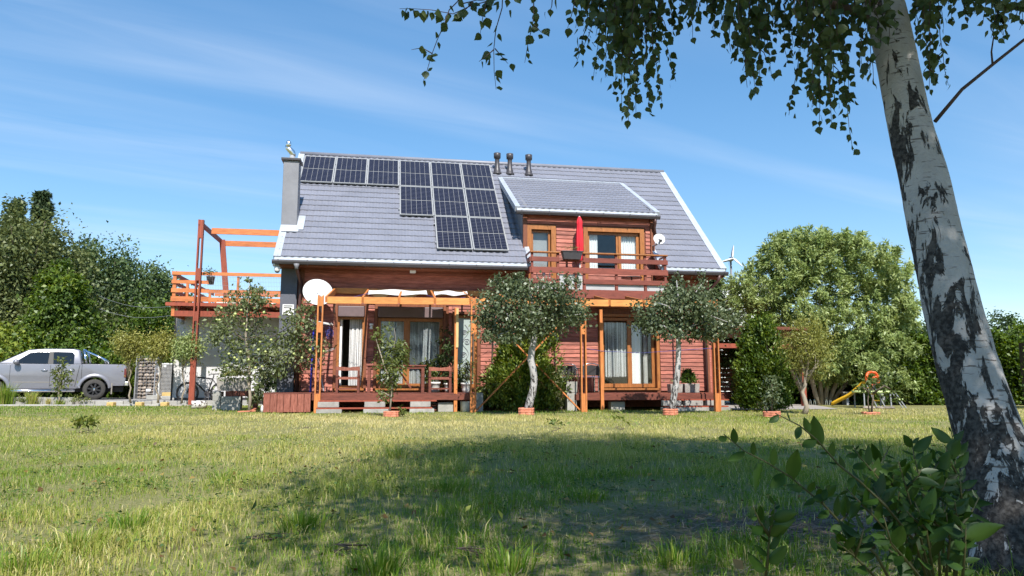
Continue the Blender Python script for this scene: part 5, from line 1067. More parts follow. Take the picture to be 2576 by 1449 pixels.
def birch_bark(name, scale=1.0, z0=0.0, z1=2.2, lo=.40, hi=.62, attr=False):
    mm = bpy.data.materials.new(name); mm.use_nodes = True; nt = mm.node_tree; N = nt.nodes; L = nt.links; p = N['Principled BSDF']; p.inputs['Roughness'].default_value = .8; p.inputs['Specular IOR Level'].default_value = .25
    tc = N.new('ShaderNodeTexCoord')
    def noise(st, s, d=5, ro=.6, dist=0):
        mp = N.new('ShaderNodeMapping'); mp.inputs['Scale'].default_value = st; L.new(tc.outputs['Object'], mp.inputs[0]); n = N.new('ShaderNodeTexNoise')
        n.inputs['Scale'].default_value = s; n.inputs['Detail'].default_value = d; n.inputs['Roughness'].default_value = ro; n.inputs['Distortion'].default_value = dist; L.new(mp.outputs[0], n.inputs['Vector']); return n.outputs['Fac']
    def mrange(x, a, b, c=0, d=1):
        r_ = N.new('ShaderNodeMapRange'); r_.inputs[1].default_value = a; r_.inputs[2].default_value = b; r_.inputs[3].default_value = c; r_.inputs[4].default_value = d; L.new(x, r_.inputs[0]); return r_.outputs[0]
    def math_(op, x, y):
        k = N.new('ShaderNodeMath'); k.operation = op; k.use_clamp = True
        for i, v in enumerate((x, y)):
            if isinstance(v, (int, float)): k.inputs[i].default_value = v
            else: L.new(v, k.inputs[i])
        return k.outputs[0]
    def mix(f, a, b):
        x = N.new('ShaderNodeMixRGB'); L.new(f, x.inputs[0])
        for i, c in ((1, a), (2, b)):
            if isinstance(c, tuple): x.inputs[i].default_value = c + (1,)
            else: L.new(c, x.inputs[i])
        return x.outputs[0]
    sp = N.new('ShaderNodeSeparateXYZ'); L.new(tc.outputs['Object'], sp.inputs[0])
    fis = noise((1, 1, .30), 16 * scale, 8, .66, .6); hz = mrange(sp.outputs['Z'], z0, z1, hi, lo)
    if attr: a_ = N.new('ShaderNodeAttribute'); a_.attribute_name = 'tint'; hz = a_.outputs['Fac']
    k = N.new('ShaderNodeMath'); k.operation = 'SUBTRACT'; L.new(hz, k.inputs[0]); L.new(fis, k.inputs[1])
    dark = mrange(k.outputs[0], -.006, .016)
    len_ = mrange(noise((1, 1, 7), 13 * scale, 3, .5), .60, .66, 0, .85)          # short horizontal lenticels
    fn = noise((1, 1, 1), 55 * scale, 4); wh = mix(mrange(noise((1, 1, 1), 4 * scale, 3), .35, .7), (.47, .45, .44), (.36, .34, .33))
    wh = mix(mrange(fn, .3, .8, 0, .5), wh, (.30, .28, .27)); dk = mix(mrange(fn, .42, .68), (.024, .021, .02), (.10, .092, .086))
    c = mix(len_, wh, (.10, .08, .07)); c = mix(dark, c, dk); L.new(c, p.inputs['Base Color'])
    hgt = math_('ADD', math_('MULTIPLY', dark, .8), math_('MULTIPLY', fn, .35)); b = N.new('ShaderNodeBump'); b.inputs['Strength'].default_value = .8; b.inputs['Distance'].default_value = .02 / scale
    L.new(hgt, b.inputs['Height']); L.new(b.outputs[0], p.inputs['Normal']); return mm
m['wbark'] = birch_bark('foreground_birch_bark', 1.0, attr=True)
m['ybark'] = birch_bark('young_birch_bark', 1.6, .0, 1.6, .36, .53)

# ---- trees beyond the drive on the left
BG = 'trees beyond the drive'
def bg(name, label, px, top, Y, wpx, mat, seed, crown_frac=.8, L=.19, Wd=.6, ncl=240, per=100, sig=.5, droop=.5, tm=.45, tv=.5, weep=.5, sh=.3, rz=None):
    b_ = at(px, 1000, Y); zt = at(px, top, Y).z; w = 1.2 * wpx * Y / FP / 2; h = zt; rzv = h * crown_frac / 2
    return tree(name, label, 'tree', (b_.x, Y, .1), h, (0, 0, h - rzv), (w, w, rzv), .03 * h ** .75 * 1.1, mat, m['bark'], ncl, per, sig * w / 2.2, L, Wd, droop, BG, seed, sh, .22, tm, tv, weep=weep)
bg('weeping_birch', 'olive weeping birch at the far left edge behind the truck', 20, 520, 36, 215, lf['olive'], 21, .85, weep=.8, ncl=300)
bg('maple_tree', 'bright green young maple in front of the dark spruce', 130, 668, 32, 100, lf['green'], 23, .85, L=.17, weep=.1, ncl=180, tm=.38)
bg('aspen_tree', 'tall dark green tree right of the spruce top', 172, 588, 44, 105, lf['grey'], 24, .8, tm=.35)
bg('silver_birch', 'rounded grey-green birch in the middle of the far row', 255, 612, 43, 140, lf['grey'], 25, .85, weep=.9, tm=.5, ncl=260)
bg('lime_tree', 'separate grey-green tree nearest the terrace rails', 350, 660, 46, 118, lf['grey'], 26, .85, tm=.42, weep=.3)
bg('dark_tree', 'low dark tree top just left of the terrace corner', 420, 712, 47, 80, lf['hedge'], 27, .85, tm=.4)
bg('hazel_bush', 'yellow-green bush behind the truck bonnet', 15, 838, 31, 130, lf['green'], 28, .95, L=.18, ncl=110, tm=.75, weep=.1)
for i, (px, tp_, Y, w, mt, lab) in enumerate(((95, 770, 34, 160, 'olive', 'olive bush behind the truck cab'), (215, 800, 35, 170, 'hedge', 'dark green bush behind the truck bed'), (290, 790, 37, 150, 'olive', 'dull olive bush above the gabion pillar'), (390, 780, 37, 150, 'hedge', 'dark bush behind the wire gate'), (170, 880, 31.5, 190, 'hedge', 'low dark hedge bush right behind the truck roof'), (300, 900, 32, 170, 'hedge', 'low hedge bush between truck and gabion'), (410, 885, 32, 150, 'hedge', 'low hedge bush seen over the wire gate'), (-20, 800, 39, 220, 'hedge', 'dark bush at the left picture edge'), (30, 905, 33, 240, 'hedge', 'low dark hedge bush behind the truck bonnet'), (240, 730, 41, 170, 'spruce', 'shadowy undergrowth tree beneath the birches'), (330, 760, 42, 190, 'hedge', 'shadowy undergrowth tree beneath the grey-green tree'), (130, 760, 41, 200, 'spruce', 'shadowy undergrowth tree below the maple'), (440, 790, 40, 130, 'grey', 'grey-green bush peeping beside the annex corner'))):
    bg('field_bush', lab, px, tp_, Y, w, lf[mt], 40 + i, .97, L=.17, ncl=150, per=80, sig=.55, tm=.35, weep=.1, sh=.2)
def spruce(label, base, h, w, seed, n=10000, mat='spruce', L=.2, grp=None):
    rng = np.random.default_rng(seed); base = Vector(base); t = thing('spruce_tree', label, 'tree', base, 'W', grp); nb_ = 220
    z = h * (.12 + .88 * rng.random(nb_) ** .8); a = rng.random(nb_) * 6.28; ln = w * (1 - z / h) ** .95 * (.6 + .55 * rng.random(nb_)) + .05; per = n // nb_
    s = rng.random((nb_, per)) ** .7; x = np.cos(a)[:, None] * ln[:, None] * s; y = np.sin(a)[:, None] * ln[:, None] * s; zz = z[:, None] - s * ln[:, None] * .22 + .12 * s ** 2 * ln[:, None] - np.abs(rng.normal(size=s.shape)) * .12
    Pt = np.stack([x, y, zz], -1).reshape(-1, 3) + rng.normal(size=(nb_ * per, 3)) * np.array([.12, .12, .05]) + np.array(base); D = unit(np.stack([np.repeat(np.cos(a), per), np.repeat(np.sin(a), per), np.zeros(nb_ * per)], -1))
    foliage('crown', t, rng, Pt, D, .45 + .3 * rng.normal(size=len(Pt)), np.full(len(Pt), L), .3, lf[mat], .5, 1.2); limbs(t, rng, base, base + Vector((0, 0, h * .97)), [], h * .014, m['bark'])
b_ = at(66, 1000, 42); spruce('tall dark spruce, the highest top at the far left', (b_.x, 42, .1), at(66, 484, 42).z, 2.6, 31, 20000, L=.28, grp=BG); b_ = at(12, 1000, 41); spruce('second spruce top at the left picture edge', (b_.x - .3, 41, .1), at(5, 505, 41).z, 2.2, 32, 12000, L=.28, grp=BG)
b_ = at(1806, 1000, 27); spruce('blue-grey spruce behind the right gable eave', (b_.x, 27, 0), at(1800, 672, 27).z, 1.5, 33, 9000, 'grey', .15); b_ = at(1755, 1000, 30); spruce('dark spruce glimpsed between gable and right birch', (b_.x, 30, 0), 3.6, 1.6, 34, 6000, 'spruce', .16)
# ---- golden conifer behind the truck, golden trees before the gate
def thuja(name, label, base, h, w, seed, n, mat='thuja', L=.09, tm=.45, cat='conifer', grp=None, flat=1.0, tips=9, tv=.28):
    rng = np.random.default_rng(seed); base = Vector(base); t = thing(name, label, cat, base, 'W', grp); nt_ = tips; tp_ = [(0, 0, h)] + [(rng.uniform(-.5, .5) * w, rng.uniform(-.5, .5) * w * flat, h * rng.uniform(.72, .98)) for _ in range(nt_ - 1)]
    ncl = n // 40; k = rng.integers(0, nt_, ncl); z = rng.random(ncl) ** .8; a = rng.random(ncl) * 6.28; tp_a = np.array(tp_)[k]
    rr = w * .55 * (1 - z ** 2.2) * (.55 + .45 * rng.random(ncl) ** .4) * (.6 + .4 * np.minimum(1, z * 4 + .5)) + .02
    C_ = np.stack([tp_a[:, 0] * (.4 + .6 * z) + rr * np.cos(a), tp_a[:, 1] * (.4 + .6 * z) + rr * np.sin(a) * flat, z * tp_a[:, 2]], -1); per = 40
    Pt = (C_[:, None, :] + rng.normal(size=(ncl, per, 3)) * np.array([.045, .045, .07]) * (w + .3)).reshape(-1, 3); Pt = Pt[Pt[:, 2] > .03]; nn = len(Pt); D = unit(np.stack([Pt[:, 0], Pt[:, 1], np.full(nn, .9)], -1)); Pt = Pt + np.array(base)
    tt = tm + tv * (np.resize(np.repeat(rng.random(ncl), per), nn) - .5) * 2 + .15 * rng.normal(size=nn)
    foliage('crown', t, rng, Pt, D, tt, np.full(nn, L), .45, lf[mat], -.3, 1.1); limbs(t, rng, base, base + Vector((0, 0, h * .85)), [], .05, m['bark']); return t
b_ = at(306, 1003, 28.4); thuja('golden_conifer', 'golden-green conifer bush behind the truck tail', (b_.x, 28.8, .13), 2.05, .66, 51, 9000, 'thuja', .10, .75)
for i, (px, topy, w, lab, mt) in enumerate(((316, 838, .46, 'golden standard tree just right of the truck tail', 'golden'), (398, 836, .46, 'golden standard tree standing before the wire gate', 'golden'), (468, 842, .44, 'pale feathery standard tree before the annex corner', 'willow'))):
    bx = (330, 398, 458)[i]; p = gnd(bx, 1016, .04); zt = at(px, topy, 23.55).z; dx = at(px, 900, 23.55).x - at(bx, 900, 23.55).x
    tree('standard_tree', lab, 'tree', (at(bx, 1000, 23.55).x, 23.55, .1), zt, (dx, 0, zt - .46), (w * .8, w * .75, .46), .028, lf[mt], m['palebark'], 95, 34, .13, .085, .35, .5, 'standard trees along the drive edge', 60 + i, .2, .3, .5, .5, top=(at(px, 900, 23.55).x, 23.55, zt - .55), nlimb=20, weep=.08)
# ---- plants in the bed before the truck
p = gnd(163, 1011, .1); sd = tree('bed_sapling', 'thin leafy sapling in the bed before the truck door', 'sapling', (p.x + .3, 24.15, .05), 1.5, (0, 0, .95), (.28, .2, .62), .028, lf['peach'], m['palebark'], 26, 14, .08, .11, .5, .3, None, 66, .1, .3, .5, .4, nlimb=8)
def tuft(name, label, base, h, w, n, seed, mat='grass', cat='plant', tm=.35, wd=.012, lean=.6, grp=None):
    rng = np.random.default_rng(seed); t = thing(name, label, cat, base, 'W', grp); V, F, T = blades(rng, rng.normal(size=(n, 2)) * w * .25, h * (.5 + .5 * rng.random(n)), wd, lean, np.clip(tm + .2 * rng.normal(size=n), 0, 1), rad=True)
    link('blades', npmesh('blades', V, F, lf[mat], False, T), t)['kind'] = 'stuff'; return t
def blades(rng, xy, h, wd, lean, tint, rad=False, z=None):
    n = len(xy); a = rng.random(n) * 6.283
    if rad: a = np.arctan2(xy[:, 1], xy[:, 0]) + rng.normal(size=n) * .5
    k = lean * rng.random(n) * h; dx, dy = np.cos(a) * k, np.sin(a) * k; b = rng.random(n) * 6.283; wx, wy = np.cos(b) * wd / 2, np.sin(b) * wd / 2
    if np.isscalar(wd): wx, wy = wx * np.ones(n), wy * np.ones(n)
    z0 = np.zeros(n) if z is None else z; x, y = xy[:, 0], xy[:, 1]
    V = np.stack([np.stack([x - wx, y - wy, z0 - .01], -1), np.stack([x + wx, y + wy, z0 - .01], -1), np.stack([x + wx * .75 + dx * .35, y + wy * .75 + dy * .35, z0 + h * .6], -1), np.stack([x - wx * .75 + dx * .35, y - wy * .75 + dy * .35, z0 + h * .6], -1), np.stack([x + dx, y + dy, z0 + h * (1 - .25 * np.minimum(1, k / np.maximum(h, 1e-4)))], -1)], 1).reshape(-1, 3)
    i = np.arange(n)[:, None] * 5; F = np.concatenate([i + np.array([[0, 1, 2]]), i + np.array([[0, 2, 3]]), i + np.array([[3, 2, 4]])]); return V, F, np.repeat(tint, 5)
for i, (px, h, w, n, lab, tm) in enumerate(((8, .85, .5, 260, 'large ornamental grass clump at the left picture edge', .3), (80, .55, .3, 150, 'middle ornamental grass clump before the truck sill', .45), (122, .3, .15, 60, 'small dry grass clump in the bed', .85), (150, .22, .25, 90, 'low bright plant right of the sapling foot', .2))):
    b_ = at(px, 1013, 24.15); tuft('ornamental_grass', lab, (b_.x, 24.15, .03), h, w, n, 70 + i, tm=tm, wd=.016, grp='clumps in the bed before the truck')
for i, px in enumerate((55, 200)): b_ = at(px, 1013, 24.1); tree('bed_plant', ['low yellow-green bed plant near the front wheel', 'round yellow-green bed plant before the truck step'][i], 'plant', (b_.x, 24.12, .02), .3, (0, 0, .14), (.28, .16, .12), .01, lf['peach'], m['palebark'], 22, 16, .06, .06, .5, .2, None, 76 + i, .1, .2, .6, .4, nlimb=3)

# ---- apple tree with fruit
def apple():
    rng = np.random.default_rng(5); b_ = APPLE; t = thing('apple_tree', 'young apple tree full of pale green apples before the annex', 'apple tree', b_, 'W'); Y = b_.y
    sp = [(627, 705, 5, 4), (640, 730, 14, 9), (600, 760, 30, 26), (565, 790, 22, 16), (630, 770, 42, 30), (645, 745, 20, 14), (610, 800, 40, 24), (555, 825, 22, 22), (540, 850, 16, 16), (590, 870, 28, 20), (640, 865, 45, 30), (680, 870, 35, 26), (600, 905, 40, 22), (640, 915, 45, 26), (690, 905, 42, 28), (575, 935, 22, 14), (665, 935, 30, 18), (720, 895, 30, 22), (745, 860, 24, 24), (760, 820, 22, 22), (775, 900, 34, 18), (800, 880, 24, 20), (730, 845, 18, 16), (788, 870, 26, 22), (645, 1000, 12, 22), (735, 800, 20, 16), (770, 780, 18, 14), (660, 700 + 60, 10, 8), (650, 975, 8, 10), (705, 935, 14, 10)]
    C_ = []; Pt = []; D = []; T = []
    for x, y, w, n in sp:
        c = np.array(at(x, y, Y + rng.uniform(-.5, .5))); sg = w * Y / FP * .62; k = n * 10; p = c + rng.normal(size=(k, 3)) * np.array([sg, sg, sg * .8]); C_.append(c); Pt.append(p); D.append(unit(p - c + rng.normal(size=(k, 3)) * .02)); T.append(np.full(k, rng.random()))
    Pt = np.concatenate(Pt); D = np.concatenate(D); T = .2 + .5 * np.concatenate(T) * .6 + .35 * rng.random(len(Pt)); foliage('crown', t, rng, Pt, D, T, np.full(len(Pt), .092), .55, lf['apple'], .1, .6)
    tr_ = [(627, 1037), (630, 1000), (626, 960), (628, 920), (622, 880), (618, 840), (622, 790), (626, 740), (627, 705)]
    q = B(); q.tube([at(x, y, Y) for x, y in tr_], [.045, .038, .036, .034, .03, .026, .02, .012, .006], 9); q.part('trunk', m['palebark'], t, True)
    q = B()
    for x0, y0, x1, y1, x2, y2 in ((627, 915, 690, 905, 775, 895), (620, 860, 570, 820, 545, 850), (622, 850, 690, 845, 765, 800), (626, 910, 590, 915, 565, 935), (627, 905, 680, 890, 755, 850), (620, 820, 590, 790, 560, 785), (628, 780, 645, 750, 650, 740), (690, 860, 730, 830, 770, 780)): q.tube([at(x0, y0, Y), at(x1, y1, Y + rng.uniform(-.2, .2)), at(x2, y2, Y + rng.uniform(-.4, .4))], [.018, .012, .005], 6)
    q.part('limbs', m['bark'], t, True, kind='stuff'); am = B().lathe([(.004, -.028), (.022, -.027), (.033, -.006), (.032, .012), (.02, .028), (.006, .024)], (0, 0, 0), 10).mesh('apple', m['apple'], smooth=True)
    fruit = [(664, 786), (621, 830), (640, 775), (655, 860), (586, 860), (582, 872), (650, 880), (576, 890), (590, 900), (625, 905), (668, 885), (700, 885), (716, 898), (740, 890), (760, 900), (780, 880), (728, 912), (645, 908), (690, 893), (605, 885), (570, 920), (567, 935), (660, 922), (643, 925), (703, 945), (592, 790), (557, 775), (552, 805), (590, 795), (615, 815), (745, 845), (727, 850), (720, 910), (735, 897), (775, 905), (813, 884), (800, 930 - 45), (545, 805), (607, 780), (633, 760), (596, 905), (682, 855), (750, 828)]
    for x, y in fruit: child('apple', am, t, at(x, y, Y - .25 + rng.uniform(-.2, .15)), (rng.uniform(-.4, .4), rng.uniform(-.4, .4), 0), (1.05, 1.05, 1.05))
apple()
# ---- small fruit tree, birches, magnolia and bush in their rings
def clumped(name, label, cat, base, Y, sp, L, Wd, mat, trunk, tr_r, bark, seed, branches=(), tlo=.2, tv=.6, k=4, dj=.35, droop=.3, extra=None):
    rng = np.random.default_rng(seed); t = thing(name, label, cat, base, 'W'); Pt = []; D = []; T = []
    for x, y, w, h_, n in sp:
        c = np.array(at(x, y, Y + rng.uniform(-dj, dj))); sx, sz = w * Y / FP * .6, h_ * Y / FP * .6; kk = int(n * k); p = c + rng.normal(size=(kk, 3)) * np.array([sx, max(sx, .1), sz]); Pt.append(p); D.append(unit(p - c + rng.normal(size=(kk, 3)) * .02)); T.append(np.full(kk, rng.random()))
    Pt = np.concatenate(Pt); D = np.concatenate(D); T = tlo + tv * (.45 * np.concatenate(T) + .55 * rng.random(len(Pt)) ** 1.3); foliage('crown', t, rng, Pt, D, T, np.full(len(Pt), L), Wd, mat, droop, .6)
    q = B(); pts = [at(x, y, Y) for x, y in trunk]; q.tube(pts, tr_r, 12); q.part('trunk', bark, t, True)
    if branches:
        q = B()
        for br in branches: q.tube([at(x, y, Y + (0 if i == 0 else rng.uniform(-dj, dj))) for i, (x, y) in enumerate(br)], [.03, .018, .006][:len(br)] if len(br) <= 3 else [.03] * len(br), 7)
        q.part('limbs', bark, t, True, kind='stuff')
    return t
clumped('fruit_sapling', 'small leafy fruit tree before the terrace table', 'tree', PEACH, PEACH.y, [(1005, 870, 16, 12, 16), (960, 860, 10, 30, 16), (945, 840, 6, 12, 6), (980, 845, 8, 25, 8), (990, 880, 26, 18, 30), (1000, 900, 22, 20, 30), (965, 915, 22, 16, 26), (990, 925, 22, 22, 30), (985, 950, 14, 20, 20), (955, 950, 8, 8, 8), (985, 965, 14, 16, 16), (970, 995, 10, 10, 12), (958, 985, 5, 6, 5), (1010, 1032, 10, 6, 6), (1015, 890, 10, 16, 12), (985, 965, 6, 22, 8)], .085, .42, lf['peach'], [(980, 1044), (984, 1000), (987, 965), (985, 930), (990, 880), (995, 850), (992, 825)], [.02, .018, .016, .013, .009, .006, .003], m['palebark'], 81, [[(986, 965), (970, 930), (945, 850)], [(988, 920), (1005, 890), (1015, 870)], [(984, 1000), (970, 990), (958, 985)]], .25, .5, 6, .22)
b1 = [(1240, 760, 36, 30, 40), (1230, 800, 30, 26, 34), (1275, 770, 40, 36, 50), (1320, 800, 46, 34, 60), (1360, 770, 44, 36, 52), (1400, 760, 40, 40, 48), (1420, 790, 40, 28, 44), (1455, 795, 26, 20, 24), (1290, 820, 44, 24, 46), (1340, 835, 40, 20, 34), (1250, 835, 34, 18, 28), (1390, 815, 40, 18, 34), (1300, 735, 40, 26, 36), (1270, 722, 30, 18, 20), (1300, 705, 16, 14, 10), (1365, 730, 34, 22, 28), (1410, 735, 30, 24, 24), (1445, 765, 26, 26, 22), (1305, 692, 8, 8, 4), (1215, 800, 14, 20, 10), (1280, 850, 28, 12, 14), (1230, 850, 22, 10, 10), (1450, 705, 10, 14, 5), (1255, 705, 18, 10, 7), (1430, 700, 8, 8, 3)]
clumped('young_birch', 'crooked young birch with broad crown before the pergola', 'birch tree', BI1, BI1.y, b1, .07, .75, lf['yb'], [(1325, 1045), (1333, 1010), (1340, 985), (1344, 955), (1341, 930), (1335, 905), (1338, 880), (1344, 850), (1347, 820), (1345, 790), (1338, 760), (1330, 720)], [.098, .088, .082, .078, .078, .08, .076, .07, .06, .045, .03, .014], m['ybark'], 82, [[(1345, 830), (1300, 800), (1235, 790)], [(1345, 820), (1400, 800), (1460, 790)], [(1344, 800), (1310, 760), (1265, 725)], [(1344, 790), (1380, 750), (1420, 720)], [(1338, 760), (1335, 730), (1332, 700)], [(1346, 825), (1290, 830), (1230, 850)]], .1, .7, 16, .5, .35)
b2 = [(1640, 790, 30, 26, 30), (1680, 770, 36, 26, 40), (1720, 765, 36, 28, 42), (1760, 775, 38, 26, 42), (1800, 790, 38, 26, 40), (1835, 815, 28, 22, 26), (1660, 810, 36, 22, 36), (1710, 805, 40, 26, 46), (1755, 815, 40, 24, 44), (1800, 825, 36, 22, 34), (1690, 835, 34, 16, 24), (1640, 815, 26, 18, 20), (1740, 838, 34, 14, 22), (1610, 815, 16, 16, 10), (1700, 735, 26, 22, 22), (1740, 735, 26, 18, 18), (1700, 705, 10, 14, 8), (1770, 745, 18, 18, 12), (1765, 710, 9, 18, 6), (1665, 755, 24, 18, 18), (1600, 770, 10, 10, 4), (1790, 845, 24, 10, 12), (1850, 805, 16, 14, 8), (1680, 725, 12, 12, 6)]
clumped('young_birch', 'straight young birch with flat crown before the right window', 'birch tree', BI2, BI2.y, b2, .07, .75, lf['yb'], [(1690, 1045), (1693, 1010), (1698, 980), (1704, 945), (1706, 910), (1707, 880), (1706, 850), (1707, 815), (1710, 780), (1705, 740), (1702, 705)], [.085, .078, .072, .067, .062, .06, .052, .04, .028, .016, .006], m['ybark'], 83, [[(1706, 860), (1740, 820), (1800, 800)], [(1707, 845), (1670, 820), (1610, 810)], [(1707, 820), (1750, 780), (1830, 810)], [(1708, 800), (1680, 770), (1650, 760)], [(1709, 790), (1740, 750), (1765, 715)]], .1, .7, 16, .5, .35)
clumped('little_magnolia', 'little magnolia with round leaves before the tall thuja', 'shrub', MAG, MAG.y, [(1940, 960, 16, 14, 14), (1945, 985, 20, 14, 20), (1935, 1005, 18, 12, 18), (1950, 1000, 16, 14, 14), (1930, 1020, 12, 8, 8), (1925, 950, 8, 8, 4), (1945, 970, 14, 10, 10)], .075, .66, lf['yb'], [(1941, 1048), (1942, 1020), (1943, 990), (1941, 955)], [.014, .012, .008, .003], m['bark'], 84, (), .25, .5, 3.2, .15)
clumped('two_stem_bush', 'loose two-stemmed bush in front of the trampoline', 'shrub', TWO, TWO.y, [(2235, 935, 14, 12, 12), (2220, 955, 20, 12, 18), (2190, 965, 24, 12, 20), (2165, 975, 16, 8, 10), (2240, 965, 22, 14, 20), (2210, 985, 24, 8, 16), (2250, 990, 16, 14, 14), (2255, 1005, 8, 10, 6), (2228, 925, 10, 6, 6), (2180, 955, 14, 8, 8)], .09, .5, lf['shrub'], [(2188, 1044), (2183, 1010), (2185, 985), (2205, 965), (2225, 940)], [.016, .014, .012, .008, .003], m['bark'], 85, [[(2192, 1044), (2196, 1005), (2196, 960)], [(2196, 990), (2225, 970), (2250, 985)], [(2185, 985), (2170, 975), (2160, 972)]], .1, .6, 3, .2)
# ---- right: thuja column, curly shrub, big willow, hedge, far trees
b_ = gnd(1955, 1037); thuja('tall_thuja', 'tall double-topped green thuja beside the carport', (b_.x, b_.y + .5, 0), at(1935, 796, b_.y).z, 1.12, 91, 22000, 'thuja', .085, .38, tips=4, tv=.4)
b_ = gnd(2024, 1042); tree('curly_shrub', 'pale gold curly willow shrub on a stem before the thuja', 'shrub', b_, 2.3, (.22, .1, 1.55), (.50, .48, .68), .062, lf['golden'], m['palebark'], 170, 45, .11, .075, .28, .4, None, 92, .2, .2, .42, .5, top=(b_.x + .15, b_.y, 1.2), nlimb=26)
b_ = gnd(2110, 1021); Yw = b_.y + 1.2
W_ = thing('curly_willow', 'big rounded curly willow tree right of the house', 'willow tree', (b_.x, Yw, 0), 'W')
def willow():
    rng = np.random.default_rng(93); lob = [(1930, 720, 90, 70, 1.0), (1990, 650, 95, 70, 1.2), (2085, 650, 95, 65, 1.2), (2190, 690, 85, 60, 1.0), (2240, 760, 60, 90, 1.0), (2150, 780, 120, 110, 1.6), (2020, 780, 120, 90, 1.4), (1900, 780, 70, 60, .8), (2215, 860, 75, 70, .9), (2120, 890, 110, 60, 1.0), (2030, 600, 50, 28, .4), (2120, 605, 45, 28, .4), (2200, 640, 45, 30, .4), (1960, 620, 30, 34, .3), (1870, 720, 40, 50, .4), (2250, 900, 40, 60, .5), (2075, 610, 70, 30, .5), (2270, 800, 30, 50, .3), (2170, 935, 80, 40, .6), (2070, 905, 90, 60, .8), (1985, 860, 80, 70, .8), (2240, 950, 50, 40, .4), (2110, 830, 120, 80, .9)]
    Pt = []; D = []; T = []
    for x, y, wx, wz, wt in lob:
        c = np.array(at(x, y, Yw)); rx, rz_ = wx * Yw / FP, wz * Yw / FP; n = int(95 * wt); d = rdir(n, rng); s = c + d * np.array([rx, rx * 1.0 + .4, rz_]) * (.45 + .55 * rng.random(n) ** .6)[:, None]; per = 56
        # little curled hanging sprays
        tpar = rng.random((n, per)); ln = .35 + .35 * rng.random(n); ang = rng.random(n) * 6.28; o = np.stack([np.cos(ang), np.sin(ang), np.zeros(n)], -1)
        p = s[:, None, :] + o[:, None, :] * (.4 * np.sin(tpar * 2.2))[..., None] * ln[:, None, None] + np.array([0, 0, 1]) * ((.16 * np.sin(tpar * 3) - tpar * .5)[..., None] * ln[:, None, None]) + rng.normal(size=(n, per, 3)) * .05
        Pt.append(p.reshape(-1, 3)); D.append(np.repeat(d, per, 0)); T.append(np.repeat(rng.random(n), per))
    Pt = np.concatenate(Pt); D = np.concatenate(D); T = .12 + .45 * np.concatenate(T) + .38 * rng.random(len(Pt)); foliage('crown', W_, rng, Pt, D, T, np.full(len(Pt), .14), .32, lf['willow'], .3, .6, fold=.05)
    for i, (dx, tx, ty) in enumerate(((-.25, 2000, 760), (-.1, 2060, 700), (.05, 2120, 720), (.2, 2190, 760), (.32, 2230, 850), (-.4, 1930, 800))):
        a = Vector((b_.x + dx, Yw - .2 + .1 * i, 0)); e = at(tx, ty, Yw); q = B(); q.tube([a, a.lerp(e, .3) + Vector((dx * .2, 0, .15)), a.lerp(e, .65), e], [.085, .07, .05, .02], 8); q.part('stem', m['palebark'], W_, True)
willow()
def hedge(label, x0, x1, y, h, seed, n, d=.8, L=.10, tm=.45):
    rng = np.random.default_rng(seed); t = thing('garden_hedge', label, 'hedge', ((x0 + x1) / 2, y, 0), 'W'); B().box(x0 + .2, x1 - .2, y - d * .25, y + d * .25, 0, h * .82).part('inner_branches', m['soil'], t)
    f = rng.random(n); top_ = f < .25; Pt = np.stack([x0 + (x1 - x0) * rng.random(n), y - d / 2 + np.where(top_, d * rng.random(n), d * .18 * rng.random(n)), np.where(top_, h, h * rng.random(n))], -1) + rng.normal(size=(n, 3)) * .09; Pt[:, 2] += .12 * np.sin(Pt[:, 0] * 2.1) + .07 * np.sin(Pt[:, 0] * 5.3); Pt[:, 1] += .12 * np.sin(Pt[:, 0] * 3.1 + Pt[:, 2] * 2)
    Pt = Pt[Pt[:, 2] > .03]; nn = len(Pt); D = np.tile(np.array([0, -1, .5]), (nn, 1)); foliage('leaves', t, rng, Pt, D, tm + .22 * np.sin(Pt[:, 0] * 2.7 + 1) * np.sin(Pt[:, 2] * 3 + 2) + .25 * rng.normal(size=nn), np.full(nn, L), .5, lf['hedge'], .2, .8)
hedge('clipped green hedge closing the garden behind the trampoline', 11.4, 19.5, 25.0, 2.25, 95, 34000, L=.13); hedge('nearer green hedge at the right picture edge', 14.6, 22, 21.3, 2.3, 96, 14000, L=.12, tm=.5); hedge('dark hedge behind the willow stems and slide', 7.9, 13.0, 27.2, 2.2, 97, 14000, L=.15)
for i, (px, tp_, w, lab) in enumerate(((2325, 812, 70, 'distant grey tree between willow and birch trunk'), (2560, 795, 90, 'distant grey tree right of the birch trunk'), (2450, 830, 120, 'distant grey tree hidden behind the birch trunk'), (2640, 820, 120, 'distant tree beyond the right picture edge'))):
    b0 = at(px, 1000, 62); h = at(px, tp_, 62).z; w2 = w * 62 / FP / 2; tree('distant_tree', lab, 'tree', (b0.x, 62, 0), h, (0, 0, h * .55), (w2 * 1.3, w2, h * .46), .12, lf['grey'], m['bark'], 90, 45, .5, .28, .6, .3, 'distant trees on the right', 100 + i, .3, .2, .3, .35)
